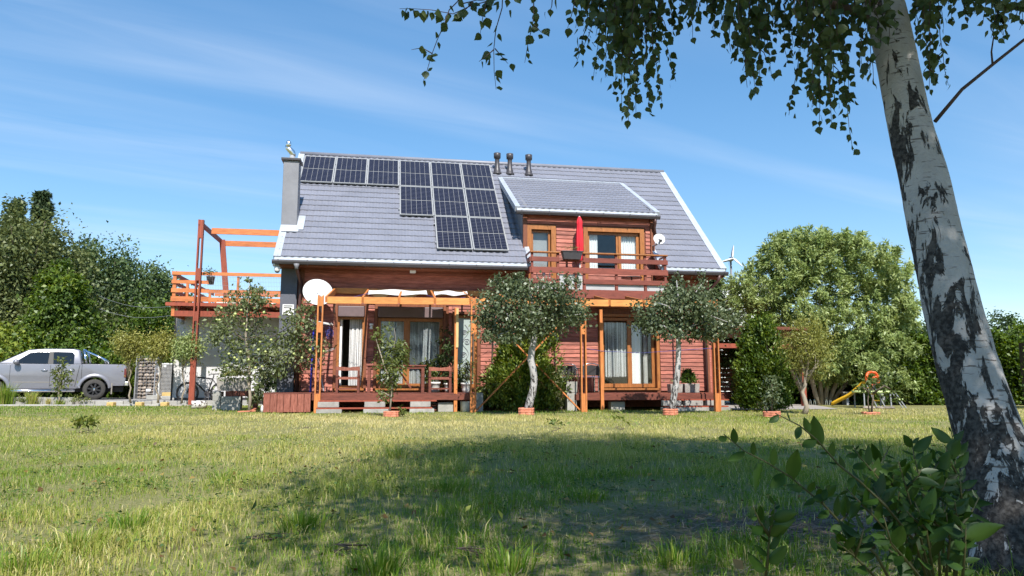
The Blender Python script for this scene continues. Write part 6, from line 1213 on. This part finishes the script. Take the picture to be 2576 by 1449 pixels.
# ---- planting between the two decks and on them
def hb(u, v, z=0.0): return h2w(u, v, z)
b_ = gnd(1318, 1036); thuja('golden_thuja', 'big golden-tipped thuja bush between the two decks', (b_.x + .1, b_.y + .35, 0), 2.25, 1.25, 110, 16000, 'thuja', .085, .62, tips=6, tv=.5)
for i, (px, py, w, h, mt, L, lab, n) in enumerate(((1225, 1000, .34, .5, 'shrub', .10, 'leafy green shrub at the right end of the left deck', 60), (1265, 950, .30, .45, 'peach', .10, 'broad-leaved yellow-green shrub left of the golden thuja', 60), (1262, 1020, .36, .25, 'shrub', .09, 'low dark shrub before the golden thuja', 50), (1395, 960, .20, .32, 'var', .055, 'cream variegated shrub at the right deck corner', 60), (1392, 1025, .26, .12, 'shrub', .13, 'low plant with large leaves right of the crooked birch foot', 26), (1400, 1000, .16, .2, 'var', .05, 'lower cream variegated shrub right of the golden thuja', 40))):
    p = gnd(px, 1034); Y = p.y + .3; c = at(px, py, Y); tree('border_shrub', lab, 'shrub', (p.x, Y, 0), h, (c.x - p.x, 0, max(.15, c.z)), (w, w * .8, h), .015, lf[mt], m['bark'], n, 20, .09, L, .6 if mt == 'peach' else .45, .3, 'shrubs between the decks', 120 + i, .2, .2, .5, .5, nlimb=10)
p = gnd(1235, 1034); rng = np.random.default_rng(7); t = thing('yucca_plant', 'spiky yucca left of the golden thuja', 'yucca', (p.x - .05, p.y + .5, 0), 'W'); q = B(); n = 44
for k in range(n):
    a = rng.random() * 6.28; e = rng.uniform(.1, 1.3); d = Vector((math.cos(a) * math.cos(e), math.sin(a) * math.cos(e), math.sin(e))); c = Vector((p.x - .05, p.y + .5, .78)); s = d.cross(Vector((0, 0, 1))).normalized() * .018; l_ = rng.uniform(.35, .5); md = c + d * l_ * .55; tp_ = c + d * l_ - Vector((0, 0, .08 * math.cos(e))); q.add([c - s * .6, c + s * .6, md + s, tp_, md - s], [(0, 1, 2, 3, 4)])
q.part('blades', lf['shrub'], t); B().tube([(p.x - .05, p.y + .5, 0), (p.x - .05, p.y + .5, .8)], .05, 8).part('trunk', m['bark'], t); B().tube([(p.x, p.y + .5, .8), (p.x + .02, p.y + .52, 1.3), (p.x + .0, p.y + .5, 1.85)], [.02, .016, .008], 7).part('flower_stem', m['bark'], t)
def potplant(label, u, v, z, w, h, mat, L, seed, n=40, Wd=.5, nm='pot_plant'): b_ = hb(u, v, z); tree(nm, label, 'plant', b_, h, (0, 0, h * .6), (w, w, h * .45), .012, lf[mat], m['bark'], n, 18, .06, L, Wd, .3, None, seed, .2, .25, .5, .5, nlimb=6)
potplant('tall dark foliage plant behind the right wooden chair', 4.45, .15, FL + .2, .22, 1.4, 'birch', .10, 130, 26); potplant('orange-flecked leafy plant left of the right chair', 4.05, .1, FL + .2, .16, .6, 'shrub', .09, 131, 30); potplant('thin plant in the pot before the frosted door', 5.02, -.45, FL + .2, .14, .6, 'shrub', .07, 132, 18); potplant('dark plant against the wall under the frosted door', 4.75, .25, FL, .3, .5, 'birch', .09, 133, 40)
potplant('yellow-green plants overflowing the concrete trough', -1.12, 1.35, .82, .38, .26, 'golden', .06, 134, 60); potplant('grey-green potted shrub behind the apple trunk', -.28, 1.9, .3, .36, .85, 'grey', .08, 135, 70); potplant('trailing green plant in the balcony flower box', 7.85, BV - .1, 4.24, .26, .12, 'peach', .035, 136, 34)
potplant('small plant in the upright planter block', 7.66, -.95, .72, .13, .18, 'shrub', .05, 137, 20); potplant('tiny plant in the pot on the terrace rail', -2.78, TV + .05, 4.15, .16, .22, 'shrub', .06, 138, 20); potplant('sparse green plant in the left concrete planter', 10.8, -.28, .66, .15, .14, 'shrub', .045, 139, 18)
b_ = hb(11.2, -.3, .68); thuja('dwarf_conifer', 'dwarf round conifer in the right concrete planter', b_, .36, .3, 140, 2600, 'thuja', .05, .3, tips=3)
B_ = hb(-.28, 1.9, 0); q = B(); q.lathe([(.15, 0), (.2, .3), (.21, .33), (.18, .33)], (0, 0, 0), 14); q.top('shrub_pot', m['gutter'], 'dark pot under the grey-green shrub by the apple trunk', 'pot', B_, 'L', smooth=True)
for k, (px, py) in enumerate(((1380, 1033), (1392, 1032), (1407, 1031))): p = gnd(px, py); child_ = B().blob((0, 0, .05), (.09, .08, .08), 9, 6, .1).top('border_stone', m['stone'], ['left grey stone right of the crooked birch foot', 'middle grey stone right of the crooked birch foot', 'right grey stone beside the crooked birch foot'][k], 'stone', (p.x, p.y, 0), 'L', 'stones edging the border', smooth=True)
# ------------------------------------------------------------------ the big birch in the foreground
def big_birch():
    rng = np.random.default_rng(3); base = at(2556, 1449, 2.75); base.z = 0
    t = thing('birch_tree', 'big leaning white birch trunk with hanging leaves in the right foreground', 'birch tree', base, 'W'); O = np.array(base)
    path = [(2562, 1480, 212, 2.74), (2556, 1449, 205, 2.75), (2540, 1297, 198, 2.80), (2514, 1167, 192, 2.85), (2487, 1070, 184, 2.89), (2435, 907, 166, 2.95), (2405, 796, 159, 2.99), (2375, 660, 150, 3.04), (2347, 537, 141, 3.09), (2332, 453, 133, 3.13), (2296, 324, 120, 3.19), (2264, 162, 109, 3.26), (2228, 0, 104, 3.34)]
    C_ = [at(x, y, Y) for x, y, w, Y in path]; C_[0].z = -.05; rad = [w * math.hypot(Y, c.z - EYE) / FP / 2 for (x, y, w, Y), c in zip(path, C_)]
    up = [(1.62, 3.45, 3.2, .085), (1.58, 3.4, 4.0, .075), (1.62, 3.1, 5.0, .06), (1.75, 2.7, 6.2, .045), (1.85, 2.3, 7.6, .02)]
    C_ += [Vector(u[:3]) for u in up]; rad += [u[3] for u in up]; C_ = np.array(C_); rad = np.array(rad)
    s = np.concatenate([[0], np.cumsum(np.linalg.norm(np.diff(C_, axis=0), axis=1))]); ss = np.linspace(0, s[-1], 260)
    cc = np.stack([np.interp(ss, s, C_[:, k]) for k in range(3)], -1); rr = np.interp(ss, s, rad) * .815; cc[:, 0] -= .010
    for _ in range(6): cc[1:-1] = (cc[:-2] + 2 * cc[1:-1] + cc[2:]) / 4
    n = 56; a = np.arange(n) * 2 * math.pi / n; A, S_ = np.meshgrid(a, ss)
    rough = np.clip(1 - S_ / 1.7, 0, 1)
    disp = 1 + .012 * np.sin(3 * A + S_ * 3) + .010 * np.sin(S_ * 9 + 2 * A) + rough * (.02 * np.sin(7 * A + 4 * np.sin(S_ * 6)) * np.sin(S_ * 23 + 3 * A) + .014 * np.sin(13 * A - S_ * 17) + .012 * rng.normal(size=A.shape)) + .004 * rng.normal(size=A.shape) + .07 * np.exp(-S_ / .22) * (1 + .6 * np.sin(5 * A))
    V = cc[:, None, :] + (np.cos(A)[..., None] * np.array([1, 0, .1]) + np.sin(A)[..., None] * np.array([0, 1, 0])) * (rr[:, None] * disp)[..., None]
    i = np.arange(len(ss) - 1)[:, None] * n; k = np.arange(n)[None]; k2 = (k + 1) % n; F = np.stack([i + k, i + k2, i + n + k2, i + n + k], -1).reshape(-1, 4)
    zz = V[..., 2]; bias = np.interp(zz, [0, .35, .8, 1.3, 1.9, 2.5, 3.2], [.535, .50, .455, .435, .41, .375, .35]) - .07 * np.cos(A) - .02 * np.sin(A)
    link('trunk', npmesh('trunk', V.reshape(-1, 3) - O, F, m['wbark'], True, bias.ravel()), t)
    # limbs
    m['twig'] = M('birch_twig', (.07, .045, .04), .8, .2); br = B()
    main = [at(2186, 42, 3.34), at(2140, 24, 3.30), at(2095, 12, 3.24), at(2040, -20, 3.18), at(1900, -90, 3.12), at(1650, -130, 3.1), at(1400, -120, 3.12), at(1180, -70, 3.15)]
    br.tube(main, [.026, .022, .019, .017, .014, .012, .009, .005], 8); br.tube([at(2352, 306, 3.2), at(2420, 225, 3.16), at(2500, 160, 3.12), at(2576, 100, 3.08), at(2680, 40, 3.0)], [.0095, .008, .0072, .0065, .005], 8)
    br.tube([at(2497, 163, 3.12), at(2494, 130, 3.12), at(2500, 90, 3.1)], [.005, .004, .003], 6)
    for tg in ((.2, .6, 5.0), (3.6, .4, 5.2), (4.6, 2.0, 4.9), (2.2, -1.8, 5.2), (-.2, -1.0, 5.0), (3.0, 1.5, 6.8), (1.0, 1.0, 6.6), (2.9, 3.0, 4.6), (.6, 2.4, 4.6)):
        s0 = cc[int(len(cc) * rng.uniform(.62, .9))]; e = Vector(tg); br.tube([Vector(s0), Vector(s0).lerp(e, .5) + Vector((0, 0, .5)), e], [.035, .022, .006], 7)
    br.part('limbs', m['twig'], t, True, kind='stuff')
    # hanging sprays
    ST = [(1500,1445,70),(1510,1450,160),(1530,1492,195),(1540,1520,195),(1560,1545,232),(1570,1562,275),(1585,1580,305),(1590,1603,290),(1600,1600,255),(1615,1637,288),(1620,1665,255),(1630,1700,205),(1625,1655,150),(1530,1470,120),(1545,1505,150),(1555,1530,170),(1575,1560,180),(1595,1585,200),(1520,1500,90),(1560,1540,110),(1580,1590,120),(1610,1615,160),(1505,1465,60),(1600,1625,100),(1590,1570,140),(1570,1525,130),
      (1640,1638,92),(1660,1655,70),(1680,1690,76),(1705,1713,66),(1735,1743,94),(1760,1755,30),(1790,1800,95),(1810,1815,60),(1650,1670,40),(1720,1725,40),(1770,1775,20),
      (1830,1838,130),(1845,1850,155),(1860,1878,220),(1880,1900,238),(1900,1913,220),(1915,1940,193),(1950,1982,160),(1970,1993,138),(1990,2004,68),(1870,1870,150),(1890,1890,180),(1930,1925,120),(1960,1955,90),(1850,1860,70),(1885,1885,80),(1910,1910,100),(1940,1945,70),(1980,1975,60),(1835,1825,60),
      (2025,2022,130),(2035,2030,180),(2040,1985,290),(2050,2043,270),(2065,2063,322),(2080,2093,312),(2095,2148,380),(2100,2140,250),(2110,2132,158),(2060,2060,180),(2075,2080,220),(2090,2100,260),(2050,2045,150),(2085,2090,160),(2070,2070,110),(2100,2110,110),(2040,2040,90),(2085,2085,60),(2110,2120,60),
      (2150,2150,55),(2165,2170,180),(2185,2196,208),(2175,2180,120),(2300,2310,110),(2320,2328,150),(2330,2345,210),(2340,2338,228),(2345,2385,215),(2310,2350,60),(2350,2350,55),(2320,2320,60),
      (2375,2372,70),(2400,2395,60),(2420,2430,58),(2450,2450,35),(2490,2495,75),(2510,2530,100),(2550,2560,40),(2570,2570,75),(2480,2475,60),(2500,2500,95),(2440,2425,30),(2530,2525,45),(2495,2510,50),(2190,2215,95),(2215,2240,95),(2230,2250,60)]
    strands = []
    for x0, xe, ye in ST:
        Y = rng.uniform(2.95, 3.55) if not 2185 <= x0 <= 2235 else 3.0
        L_ = ye + 110; pts = [(x0 + (xe - x0) * (q_ ** 1.3) + rng.normal() * 2.5, -110 + L_ * q_) for q_ in np.linspace(0, 1, 9)]; strands.append((pts, Y, 1.0))
        for _ in range(1):                                   # side twig
            q_ = rng.uniform(.3, .85); bx, by = x0 + (xe - x0) * q_ ** 1.3, -110 + L_ * q_; dx = rng.choice([-1, 1]) * rng.uniform(12, 30); strands.append(([(bx, by), (bx + dx * .6, by + 10), (bx + dx, by + rng.uniform(20, 45))], Y, 1.0))
    strands += [([(1180, -40), (1150, 5), (1130, 25), (1118, 60), (1100, 100), (1085, 140), (1075, 175), (1065, 205)], 3.15, .55), ([(1350, -60), (1290, -10), (1190, 12), (1140, 35), (1085, 25), (1040, 22), (1005, 22)], 3.15, .9), ([(1265, -30), (1263, 20), (1247, 75), (1242, 125), (1243, 180), (1248, 225)], 3.12, .45), ([(1242, 125), (1225, 140), (1205, 155)], 3.12, .5), ([(1245, 122), (1262, 142), (1278, 160)], 3.12, .5), ([(1342, -20), (1343, 40), (1338, 70), (1328, 110), (1320, 158)], 3.1, .7), ([(1340, 60), (1352, 70), (1362, 82)], 3.1, 1.0), ([(1227, -10), (1215, 40), (1208, 85)], 3.12, .6), ([(1088, 135), (1062, 120), (1035, 125)], 3.15, .7), ([(1160, 10), (1200, 0), (1240, 5)], 3.15, .8), ([(1190, 5), (1170, 25), (1150, 40)], 3.15, .8), ([(1390, -20), (1388, 15), (1383, 30)], 3.1, .8), ([(1450, -20), (1440, 30), (1428, 70)], 3.1, .7)]
    tw = B(); leaves = []
    for pts, Y, dens in strands:
        Pw = [at(x, y, Y) for x, y in pts]; tw.tube(Pw, [.0030 * (1 - .65 * i / (len(Pw) - 1)) for i in range(len(Pw))], 5, False)
        tot = sum((Pw[i + 1] - Pw[i]).length for i in range(len(Pw) - 1)); nl = max(3, int(tot / .021 * dens)); cum = 0
        for k in range(nl):
            q_ = (k + rng.uniform(.1, .9)) / nl; i = min(int(q_ * (len(Pw) - 1)), len(Pw) - 2); p = Pw[i].lerp(Pw[i + 1], q_ * (len(Pw) - 1) - i)
            ax_ = Vector((rng.normal() * .5, rng.normal() * .5, -1 + rng.normal() * .25)).normalized(); p = p + Vector((rng.normal() * .012, rng.normal() * .012, -.006)); leaves.append((p, ax_, rng.uniform(.034, .057) * (.8 if q_ > .8 else 1)))
    tw.part('twigs', m['twig'], t, kind='stuff')
    # leaf outline: broad rhombic blade with a drawn-out tip and toothed edge
    prof = [(0, 0), (.10, .20), (.19, .38), (.24, .34), (.33, .44), (.40, .38), (.50, .37), (.56, .30), (.66, .26), (.74, .17), (.86, .08), (1, 0)]
    def lmesh(sd):
        r2 = random.Random(sd); ri = [(x, y * r2.uniform(.9, 1.1)) for x, y in prof]; le = [(x, -y * r2.uniform(.9, 1.1)) for x, y in prof[1:-1]]; f = r2.uniform(.05, .22); cu = r2.uniform(-.05, .18)
        V = [(x, y, abs(y) * f - cu * x * x) for x, y in ri] + [(x, y, abs(y) * f - cu * x * x) for x, y in le]; nn = len(prof)
        F = []
        for i in range(nn - 1):
            a_, b2 = (nn + i - 1 if i > 0 else 0), (nn + i if i < nn - 2 else nn - 1)
            F.append((i, i + 1, b2, a_) if len({i, i + 1, b2, a_}) == 4 else tuple(dict.fromkeys((i, i + 1, b2, a_))))
        return V, F
    LM = [lmesh(i) for i in range(4)]; MS = []
    for i, (V, F) in enumerate(LM):
        me = bpy.data.meshes.new('leaf'); me.from_pydata(V, [], F); me.materials.append(lf['birch']); at_ = me.attributes.new('tint', 'FLOAT', 'POINT'); at_.data.foreach_set('value', [.35 + .1 * i] * len(V)); me.update(); MS.append(me)
    def basis(ax_):
        nrm = Vector((rng.normal(), rng.normal() - .2, rng.normal() * .5)); s_ = ax_.cross(nrm).normalized(); return Matrix((ax_, s_, ax_.cross(s_))).transposed()
    inview = [l for l in leaves if l[0].z < EYE + .548 * l[0].y]; inview.sort(key=lambda l: -l[2] / l[0].y); keep = set(id(l) for l in inview[:300]); q = B(); tv_ = []
    for l in leaves:
        M3 = basis(l[1])
        if id(l) in keep: o = child('leaf', MS[rng.integers(4)], t, l[0], M3.to_euler(), (l[2],) * 3)
        else:
            V, F = LM[rng.integers(4)]; q.add([l[0] + M3 @ Vector(v) * l[2] for v in V], F); tv_ += [rng.uniform(.1, .75)] * len(V)
    o = q.part('hanging_leaves', lf['birch'], t, kind='stuff'); at_ = o.data.attributes.new('tint', 'FLOAT', 'POINT'); at_.data.foreach_set('value', tv_)
    # the crown above the picture
    n = 68000; blobs = [((2.4, .9, 5.3), (3.1, 3.5, 2.0), .62), ((4.7, 2.4, 5.0), (2.6, 2.4, 1.6), .22), ((1.9, 2.0, 6.8), (2.0, 2.0, 1.5), .16)]; PP = []
    for c, rd, fr in blobs:
        k = int(n * fr); ncl = k // 40; d = rdir(ncl, rng); C2 = np.array(c) + d * np.array(rd) * (rng.random(ncl) ** .45)[:, None]; PP.append((C2[:, None, :] + rng.normal(size=(ncl, 40, 3)) * np.array([.22, .22, .26])).reshape(-1, 3))
    PP = np.concatenate(PP); PP = PP[(PP[:, 2] > 1.15 + .60 * np.maximum(PP[:, 1], 0)) & (PP[:, 2] > 2.6)]
    o = foliage('crown', t, rng, PP, rdir(len(PP), rng) * .2, .4 + .25 * rng.normal(size=len(PP)), np.full(len(PP), .085), .75, lf['birch'], .9, .2); o['kind'] = 'stuff'
big_birch()

# ------------------------------------------------------------------ sallow sapling beside the trunk
def sallow():
    rng = np.random.default_rng(17); base = at(2330, 1449, 1.95); base.z = 0; t = thing('sallow_sapling', 'leafy green sallow sapling at the foot of the big birch', 'shrub', base, 'W')
    ST = [([(1951, 1040), (2012, 1071), (2054, 1106), (2086, 1142), (2110, 1170), (2164, 1212), (2230, 1275), (2300, 1360), (2330, 1449)], 1.62, 1.9, 13), ([(1821, 1093), (1873, 1135), (1925, 1161), (1989, 1200), (2035, 1239), (2067, 1264), (2112, 1313), (2141, 1339), (2203, 1394), (2240, 1462)], 1.70, 1.85, 15), ([(2222, 1297), (2241, 1365), (2280, 1410), (2316, 1455)], 1.6, 1.75, 6), ([(2144, 1119), (2164, 1151), (2196, 1187), (2240, 1240), (2300, 1330), (2330, 1440)], 1.95, 2.05, 12), ([(2293, 1103), (2300, 1150), (2315, 1210), (2335, 1300), (2345, 1440)], 2.1, 2.1, 14), ([(2393, 1083), (2400, 1130), (2405, 1190), (2400, 1290), (2390, 1440)], 2.25, 2.2, 12), ([(2345, 1130), (2360, 1190), (2372, 1260), (2375, 1440)], 2.15, 2.1, 12), ([(2180, 1130), (2210, 1200), (2250, 1290), (2310, 1445)], 2.1, 2.05, 11), ([(2130, 1230), (2190, 1290), (2260, 1370), (2310, 1449)], 1.8, 1.9, 9), ([(2260, 1160), (2280, 1230), (2310, 1330), (2340, 1449)], 1.9, 2.0, 13), ([(2420, 1190), (2420, 1270), (2400, 1449)], 2.1, 2.1, 10), ([(2090, 1350), (2150, 1400), (2230, 1480)], 1.65, 1.75, 7), ([(2380, 1290), (2390, 1350), (2380, 1460)], 1.85, 1.9, 8), ([(2300, 1260), (2330, 1330), (2350, 1460)], 1.8, 1.85, 9), ([(1925, 1310), (1935, 1348), (1932, 1400), (1925, 1460)], 1.75, 1.8, 7), ([(2340, 1190), (2350, 1260), (2360, 1350), (2365, 1460)], 1.95, 2.0, 13), ([(2410, 1250), (2412, 1330), (2405, 1460)], 1.95, 2.0, 11), ([(2270, 1230), (2290, 1300), (2320, 1380), (2340, 1460)], 2.15, 2.1, 12), ([(2200, 1240), (2240, 1320), (2290, 1400), (2320, 1470)], 2.0, 2.0, 10), ([(2430, 1320), (2428, 1380), (2420, 1470)], 1.75, 1.8, 8), ([(2250, 1350), (2290, 1410), (2320, 1480)], 1.9, 1.9, 8)]
    for pts, y0, y1, nl in list(ST):
        for _ in range(2):
            i = int(rng.integers(1, len(pts) - 1)); x, y = pts[i]; Ys = y0 + (y1 - y0) * i / (len(pts) - 1); dx = rng.uniform(-60, 60); dy = -rng.uniform(30, 90)
            if y + dy > 1120: ST.append(([(x + dx, y + dy), (x + dx * .6, y + dy * .5), (x, y)], Ys - rng.uniform(-.1, .1), Ys, 5))
    V = []; N_ = 7
    for i in range(N_ + 1):
        x = i / N_; w = .205 * math.sin(math.pi * x ** .8) ** .85 if 0 < i < N_ else .0; V += [(x, w, .10 * w - .16 * x * x), (x, 0, -.03 - .16 * x * x), (x, -w, .10 * w - .16 * x * x)]
    F = [(i*3+k, i*3+k+1, i*3+k+4, i*3+k+3) for i in range(N_) for k in range(2)]; MS = []
    for j in range(4):
        me = bpy.data.meshes.new('leaf'); me.from_pydata([(x, y * (.85 + .12 * j), z * (.5 + .5 * j)) for x, y, z in V], [], F); me.materials.append(lf['sap']); a_ = me.attributes.new('tint', 'FLOAT', 'POINT'); a_.data.foreach_set('value', [.2 + .2 * j] * len(V)); me.polygons.foreach_set('use_smooth', [True] * len(F)); MS.append(me)
    sm = M('sallow_stem', (.06, .062, .022), .6, .2)
    for pts, y0, y1, nl in ST:
        n = len(pts); Pw = [at(x, y, y0 + (y1 - y0) * i / (n - 1)) for i, (x, y) in enumerate(pts)]; Pw[-1].z = min(Pw[-1].z, 0.0) if Pw[-1].z < .1 else Pw[-1].z
        q = B(); q.tube(Pw, [.0012 + .0026 * i / (n - 1) for i in range(n)], 7); q.part('stem', sm, t, True)
        nl = int(nl * 1.3)
        for k in range(nl):
            f = (k + .3) / nl * .92; i = min(int(f * (n - 1)), n - 2); p = Pw[i].lerp(Pw[i + 1], f * (n - 1) - i); tg = (Pw[max(0, i)] - Pw[i + 1]).normalized(); sd = tg.cross(Vector((0, -1, .25))).normalized() * (1 if k % 2 else -1)
            ax_ = (tg * .55 + sd * .8 + Vector((rng.normal() * .25, rng.normal() * .25 - .1, rng.normal() * .2 - .05))).normalized(); nrm = Vector((rng.normal() * .5, -.8, .75 + rng.normal() * .3)); s_ = ax_.cross(nrm).normalized(); M3 = Matrix((ax_, s_, s_.cross(ax_) * -1)).transposed()
            child('leaf', MS[rng.integers(4)], t, p, M3.to_euler(), (rng.choice([.032, .04, .05, .06, .072]) * rng.uniform(.8, 1.15) * (.55 if k < 2 else 1),) * 3)
sallow()

# ------------------------------------------------------------------ grass, litter, weeds
def patch_noise(x, y, s, ph):
    r_ = np.zeros_like(x)
    rg = np.random.default_rng(ph)
    for k in range(7): a = rg.random() * 6.28; f = s * (.6 + 1.1 * rg.random()); r_ += np.sin((x * np.cos(a) + y * np.sin(a)) * f + rg.random() * 6.28 + .7 * np.sin((x * np.sin(a) - y * np.cos(a)) * f * .6))
    return r_ / 3.2
def grass():
    rng = np.random.default_rng(23); X = []; Y = []
    for d0, d1, rho in ((1.7, 3.4, 5200), (3.4, 6, 3400), (6, 10, 1700), (10, 16, 650), (16, 25, 260)):
        w = .78 * d1 + 1.3; n = int((d1 - d0) * 2 * w * rho); x = rng.uniform(-w, w, n); y = rng.uniform(d0, d1, n); k = np.abs(x) < .78 * y + 1.3; X.append(x[k]); Y.append(y[k])
    X = np.concatenate(X); Y = np.concatenate(Y)
    # tufts: pull part of the blades to tuft centres
    tf = patch_noise(X, Y, 5.5, 1); t2 = patch_noise(X, Y, 1.5, 2); t3 = patch_noise(X, Y, .55, 3)
    dx, dy = X - HX, Y - HY; u = dx * CY + dy * SY; v = -dx * SY + dy * CY
    soil = np.hypot((X - 1.75) * .6, (Y - 3.75) * 1.15) + .42 * patch_noise(X, Y, 2.0, 4)
    keepp = np.clip((soil - .45) / .5, .10, 1) * np.clip(.72 + .35 * tf + .25 * t2, .12, 1)
    ok = (rng.random(len(X)) < keepp) & ~((u > -.1) & (u < 12.3) & (v > -1.02)) & ~((u >= 12.2) & (v > -1.1)) & ~((X < -7.4) & (Y > 23.72)) & ~((u < .1) & (v > 5.4))
    X, Y, tf, t2, t3, soil, u, v = (a[ok] for a in (X, Y, tf, t2, t3, soil, u, v)); n = len(X)
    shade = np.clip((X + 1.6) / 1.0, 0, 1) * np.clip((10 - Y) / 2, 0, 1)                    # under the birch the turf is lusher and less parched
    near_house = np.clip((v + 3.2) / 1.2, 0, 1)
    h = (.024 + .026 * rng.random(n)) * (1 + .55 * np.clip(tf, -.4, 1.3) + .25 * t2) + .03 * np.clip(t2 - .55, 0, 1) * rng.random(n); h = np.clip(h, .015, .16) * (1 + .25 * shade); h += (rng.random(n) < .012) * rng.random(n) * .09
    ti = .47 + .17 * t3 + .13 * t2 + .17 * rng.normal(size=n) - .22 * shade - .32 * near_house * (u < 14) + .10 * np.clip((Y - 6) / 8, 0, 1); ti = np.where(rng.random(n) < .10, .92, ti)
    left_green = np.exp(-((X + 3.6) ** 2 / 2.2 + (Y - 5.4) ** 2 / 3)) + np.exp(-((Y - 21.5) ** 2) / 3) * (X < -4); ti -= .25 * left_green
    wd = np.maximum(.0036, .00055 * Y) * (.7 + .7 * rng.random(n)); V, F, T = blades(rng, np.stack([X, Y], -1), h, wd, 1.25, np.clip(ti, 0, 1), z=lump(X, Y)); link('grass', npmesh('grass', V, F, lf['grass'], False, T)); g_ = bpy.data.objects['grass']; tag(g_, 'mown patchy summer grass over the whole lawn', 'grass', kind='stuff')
    # litter of dry stalks on the bare patch and between tufts
    k = 4200; a = rng.random(k) * 6.28; r_ = rng.random(k) ** .6 * 1.5; x = 1.75 + r_ * np.cos(a) / .7; y = 3.75 + r_ * np.sin(a) / 1.2; k2 = 900; x = np.concatenate([x, rng.uniform(-3, 4, k2)]); y = np.concatenate([y, rng.uniform(2, 7, k2)]); nn = len(x)
    a = rng.normal(size=nn) * .6; ln = .03 + .09 * rng.random(nn); ux, uy = np.cos(a) * ln, np.sin(a) * ln; z = lump(x, y) + .006 + .012 * rng.random(nn); w = .0016; dz = rng.normal(size=nn) * .008
    V = np.stack([np.stack([x - uy / ln * w, y + ux / ln * w, z], -1), np.stack([x + uy / ln * w, y - ux / ln * w, z], -1), np.stack([x + ux + uy / ln * w, y + uy - ux / ln * w, z + dz], -1), np.stack([x + ux - uy / ln * w, y + uy + ux / ln * w, z + dz], -1)], 1).reshape(-1, 3)
    o = link('dry_litter', npmesh('dry_litter', V, np.arange(nn * 4).reshape(nn, 4), M('straw', (.26, .21, .15), .9, .4, 3), False)); tag(o, 'dry stalks and straw littering the bare ground under the birch', 'litter', kind='stuff')
grass()
def scatter(name, label, cat, n, L, Wd, mat, seed, x0, x1, y0, y1, cl, flat, tm, tv, zr):
    """small leaves lying in or just above the turf, in patches"""
    rng = np.random.default_rng(seed); k = n // cl; cx, cy = rng.uniform(x0, x1, k), rng.uniform(y0, y1, k) ** 1.0; X = np.repeat(cx, cl) + rng.normal(size=k * cl) * .07 * (cl > 1); Y = np.repeat(cy, cl) + rng.normal(size=k * cl) * .07 * (cl > 1)
    P_ = np.stack([X, Y, lump(X, Y) + .01 + zr * rng.random(len(X))], -1); a = rng.random(len(X)) * 6.28; A = np.stack([np.cos(a), np.sin(a), .15 + .3 * rng.normal(size=len(X))], -1); Nn = unit(np.stack([rng.normal(size=len(X)) * flat, rng.normal(size=len(X)) * flat, np.ones(len(X))], -1))
    V, F = leafmesh(P_, A, Nn, L * (.6 + .8 * rng.random(len(X))), Wd); o = link(name, npmesh(name, V, F, mat, False, np.repeat(np.clip(tm + tv * rng.normal(size=len(X)), 0, 1), 4))); tag(o, label, cat, kind='stuff')
scatter('clover', 'low clover and weed leaves mixed into the nearer lawn', 'clover', 9000, .022, .8, lf['rosette'], 201, -5, 5.5, 2.0, 9.5, 22, .5, .4, .25, .035)
lf['dead'] = LEAF('fallen_leaf', [(.10, .055, .025), (.24, .14, .05), (.42, .33, .10)], .2, gloss=.02)
scatter('fallen_leaves', 'small brown and yellow fallen birch leaves on the lawn', 'leaves', 420, .04, .75, lf['dead'], 202, -4, 5, 2.0, 8.5, 1, .7, .45, .3, .03)
def weed(label, x, y, w, h, seed, mat='rosette', n=16, L=.09):
    p = gnd(x, y); tree('lawn_weed', label, 'weed', (p.x, p.y, lump(p.x, p.y)), h, (0, 0, h * .5), (w, w * .7, h * .45), .006, lf[mat], m['bark'], n, 14, .05, L, .4, -.2, 'weeds standing in the lawn', seed, .1, .3, .6, .4, nlimb=4)
weed('yellowish weed tuft standing alone on the left lawn', 207, 1090, .16, .24, 150, n=20); weed('small round weed in the sunny lawn before the crooked birch', 1392, 1092, .09, .14, 151, n=16, L=.07); weed('low weed at the shade edge left of the right birch', 1560, 1082, .12, .1, 152, n=12); weed('yellow-leaved weed on the shaded grass at the bottom', 1215, 1400, .09, .07, 153, n=18, L=.05); weed('grey-green weed patch left of the shaded grass', 660, 1357, .12, .04, 154, 'grey', 16, .05); weed('bright green tuft at the bottom edge of the sunny grass', 860, 1395, .09, .09, 155, 'peach', 12, .05)
for i, (x, y, h, n, tm) in enumerate(((190, 1385, .13, 130, .25), (330, 1330, .12, 120, .3), (760, 1330, .13, 140, .15), (950, 1440, .13, 150, .2), (1130, 1240, .12, 110, .15), (1480, 1260, .10, 120, .12), (1000, 1150, .16, 120, .3), (560, 1210, .12, 90, .35), (60, 1440, .12, 120, .35), (1700, 1420, .11, 120, .25), (1280, 1430, .14, 120, .2))):
    p = gnd(x, y); tuft('grass_tuft', ['green tuft low in the sunny left corner', 'pale green tuft above the left corner', 'lush tuft where the shade begins at left', 'tall tuft at the bottom edge of the shade', 'lush tuft in the middle of the shaded lawn', 'bright tuft right of the middle shade', 'long-bladed tuft at the far shade edge', 'small tuft in the sunny middle lawn', 'yellowish tuft at the bottom left edge', 'tuft beside the bare soil at the bottom', 'broad tuft at the bottom centre'][i], (p.x, p.y, lump(p.x, p.y)), h, .22, n, 160 + i, tm=tm, wd=.0055, lean=1.1, grp='larger grass tufts in the lawn')
